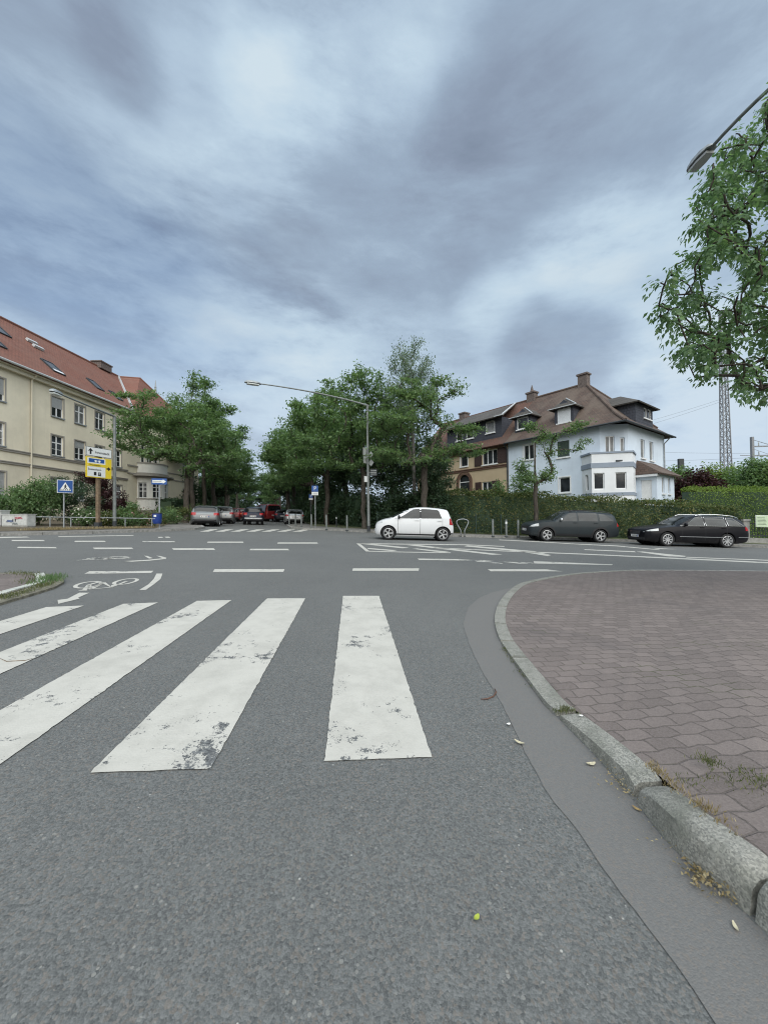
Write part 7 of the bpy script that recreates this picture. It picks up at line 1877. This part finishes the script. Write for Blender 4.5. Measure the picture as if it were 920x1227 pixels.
def wire(label, p0, p1, sag, r=.022):
    p0, p1 = Vector(p0), Vector(p1); t = thing('overhead_wire', label, 'cable', p0, 0, 'railway wires'); m = MB(); m.tube([(p1 - p0) * (k / 24) - Vector((0, 0, sag * 4 * (k / 24) * (1 - k / 24))) for k in range(25)], r, 4); m.build('cable', 'mast_steel', t, uv=False)
wire('upper wire from the lattice mast down behind the blue house', at(864, 478, 88), at(640, 534, 120), 1.2); wire('second wire just below the upper one from the lattice mast', at(864, 481, 88), at(640, 541, 120), 1.2)
wire('level railway wire at the height of the catenary arm', at(903, 543, 70), at(700, 536, 110), .5, .02); wire('lowest railway wire left of the lattice mast', at(903, 548, 70), at(700, 551, 110), .5, .02); wire('railway wire leaving the catenary mast to the right', at(903, 527, 70), at(1010, 548, 60), .4, .02)

# ---- small litter on the ground
def scrap(name, label, cat, px, py, dz, L, W, mat, rot, curl=.3, group=None):
    p = gp(px, py, dz); t_ = MB(); n = 6; vs = []
    for i in range(n + 1):
        f = i / n; w = W * math.sin(PI * min(.96, max(.05, f))) ** .7; z = .004 + curl * L * (f - .5) ** 2 * 1.6
        for q in (-1, 0, 1): vs.append(((f - .5) * L, q * w / 2, z + abs(q) * W * .12))
    t_.add(vs, [(i * 3 + j, i * 3 + j + 1, (i + 1) * 3 + j + 1, (i + 1) * 3 + j) for i in range(n) for j in range(2)]); o = t_.build(name, mat, uv=False, smooth=True); o.location = p; o.rotation_euler = (GB, -GA, rot); return tag(o, label, cat, group)
scrap('fallen_leaf', 'small yellow-green leaf lying on the asphalt in the foreground', 'leaf', 571, 1102, .003, .022, .013, 'fresh_leaf', .8)
scrap('fallen_leaf', 'pale dry leaf in the gutter strip left of the raised kerb', 'leaf', 708, 917, .004, .045, .022, 'pale_leaf', .2)
scrap('fallen_leaf', 'pale dry leaf at the asphalt edge beside the gutter strip', 'leaf', 622, 891, .004, .05, .018, 'pale_leaf', -.7)
scrap('fallen_leaf', 'orange-brown leaf at the foot of the high kerb stone', 'leaf', 763, 971, .004, .032, .013, 'dry_leaf', -.9)
scrap('fallen_leaf', 'tiny pale leaf in the gutter near the lower right corner', 'leaf', 881, 1113, .004, .03, .01, 'pale_leaf', 1.2)
scrap('paper_scrap', 'white scrap on the red paving, upper right', 'paper', 848, 772, .03, .05, .03, 'scrap_white', .3); scrap('paper_scrap', 'white scrap on the red paving nearest the kerb bend', 'paper', 758, 789, .03, .045, .025, 'scrap_white', .9)
scrap('paper_scrap', 'white scrap on the red paving, low centre', 'paper', 778, 832, .04, .04, .02, 'scrap_white', -.4); scrap('paper_scrap', 'white scrap beside the weed tuft on the kerb', 'paper', 696, 859, .04, .022, .018, 'scrap_white', .1)
scrap('paper_scrap', 'small white speck of paper in the gutter beside the asphalt edge', 'paper', 609, 869, .004, .025, .018, 'scrap_white', .5)
def pod(label, pts, r, dz):
    P_ = [gp(x, y, dz + r) for x, y in pts]; o0 = P_[0].copy(); m = MB(); m.tube([q - o0 for q in P_], [r * .5] + [r] * (len(P_) - 2) + [r * .4], 6); tw = 'twig' in label; o = m.build('twig' if tw else 'seed_pod', 'rust_wood' if tw else 'pod_brown', uv=False, smooth=True); o.location = o0; tag(o, label, 'twig' if tw else 'seed pod')
pod('curved reddish seed pod on the asphalt beside the gutter strip', [(576, 838), (584, 837.5), (591, 834.5), (594.5, 829.5), (592.5, 825)], .004, .003); pod('curved brown seed pod on the red paving', [(713, 817), (717, 813.5), (722, 811.5)], .004, .03)
pod('thin brown twig lying on the left zebra bar', [(0, 789), (8, 792.5), (18, 792), (30, 791.5), (39, 789)], .0022, .006)
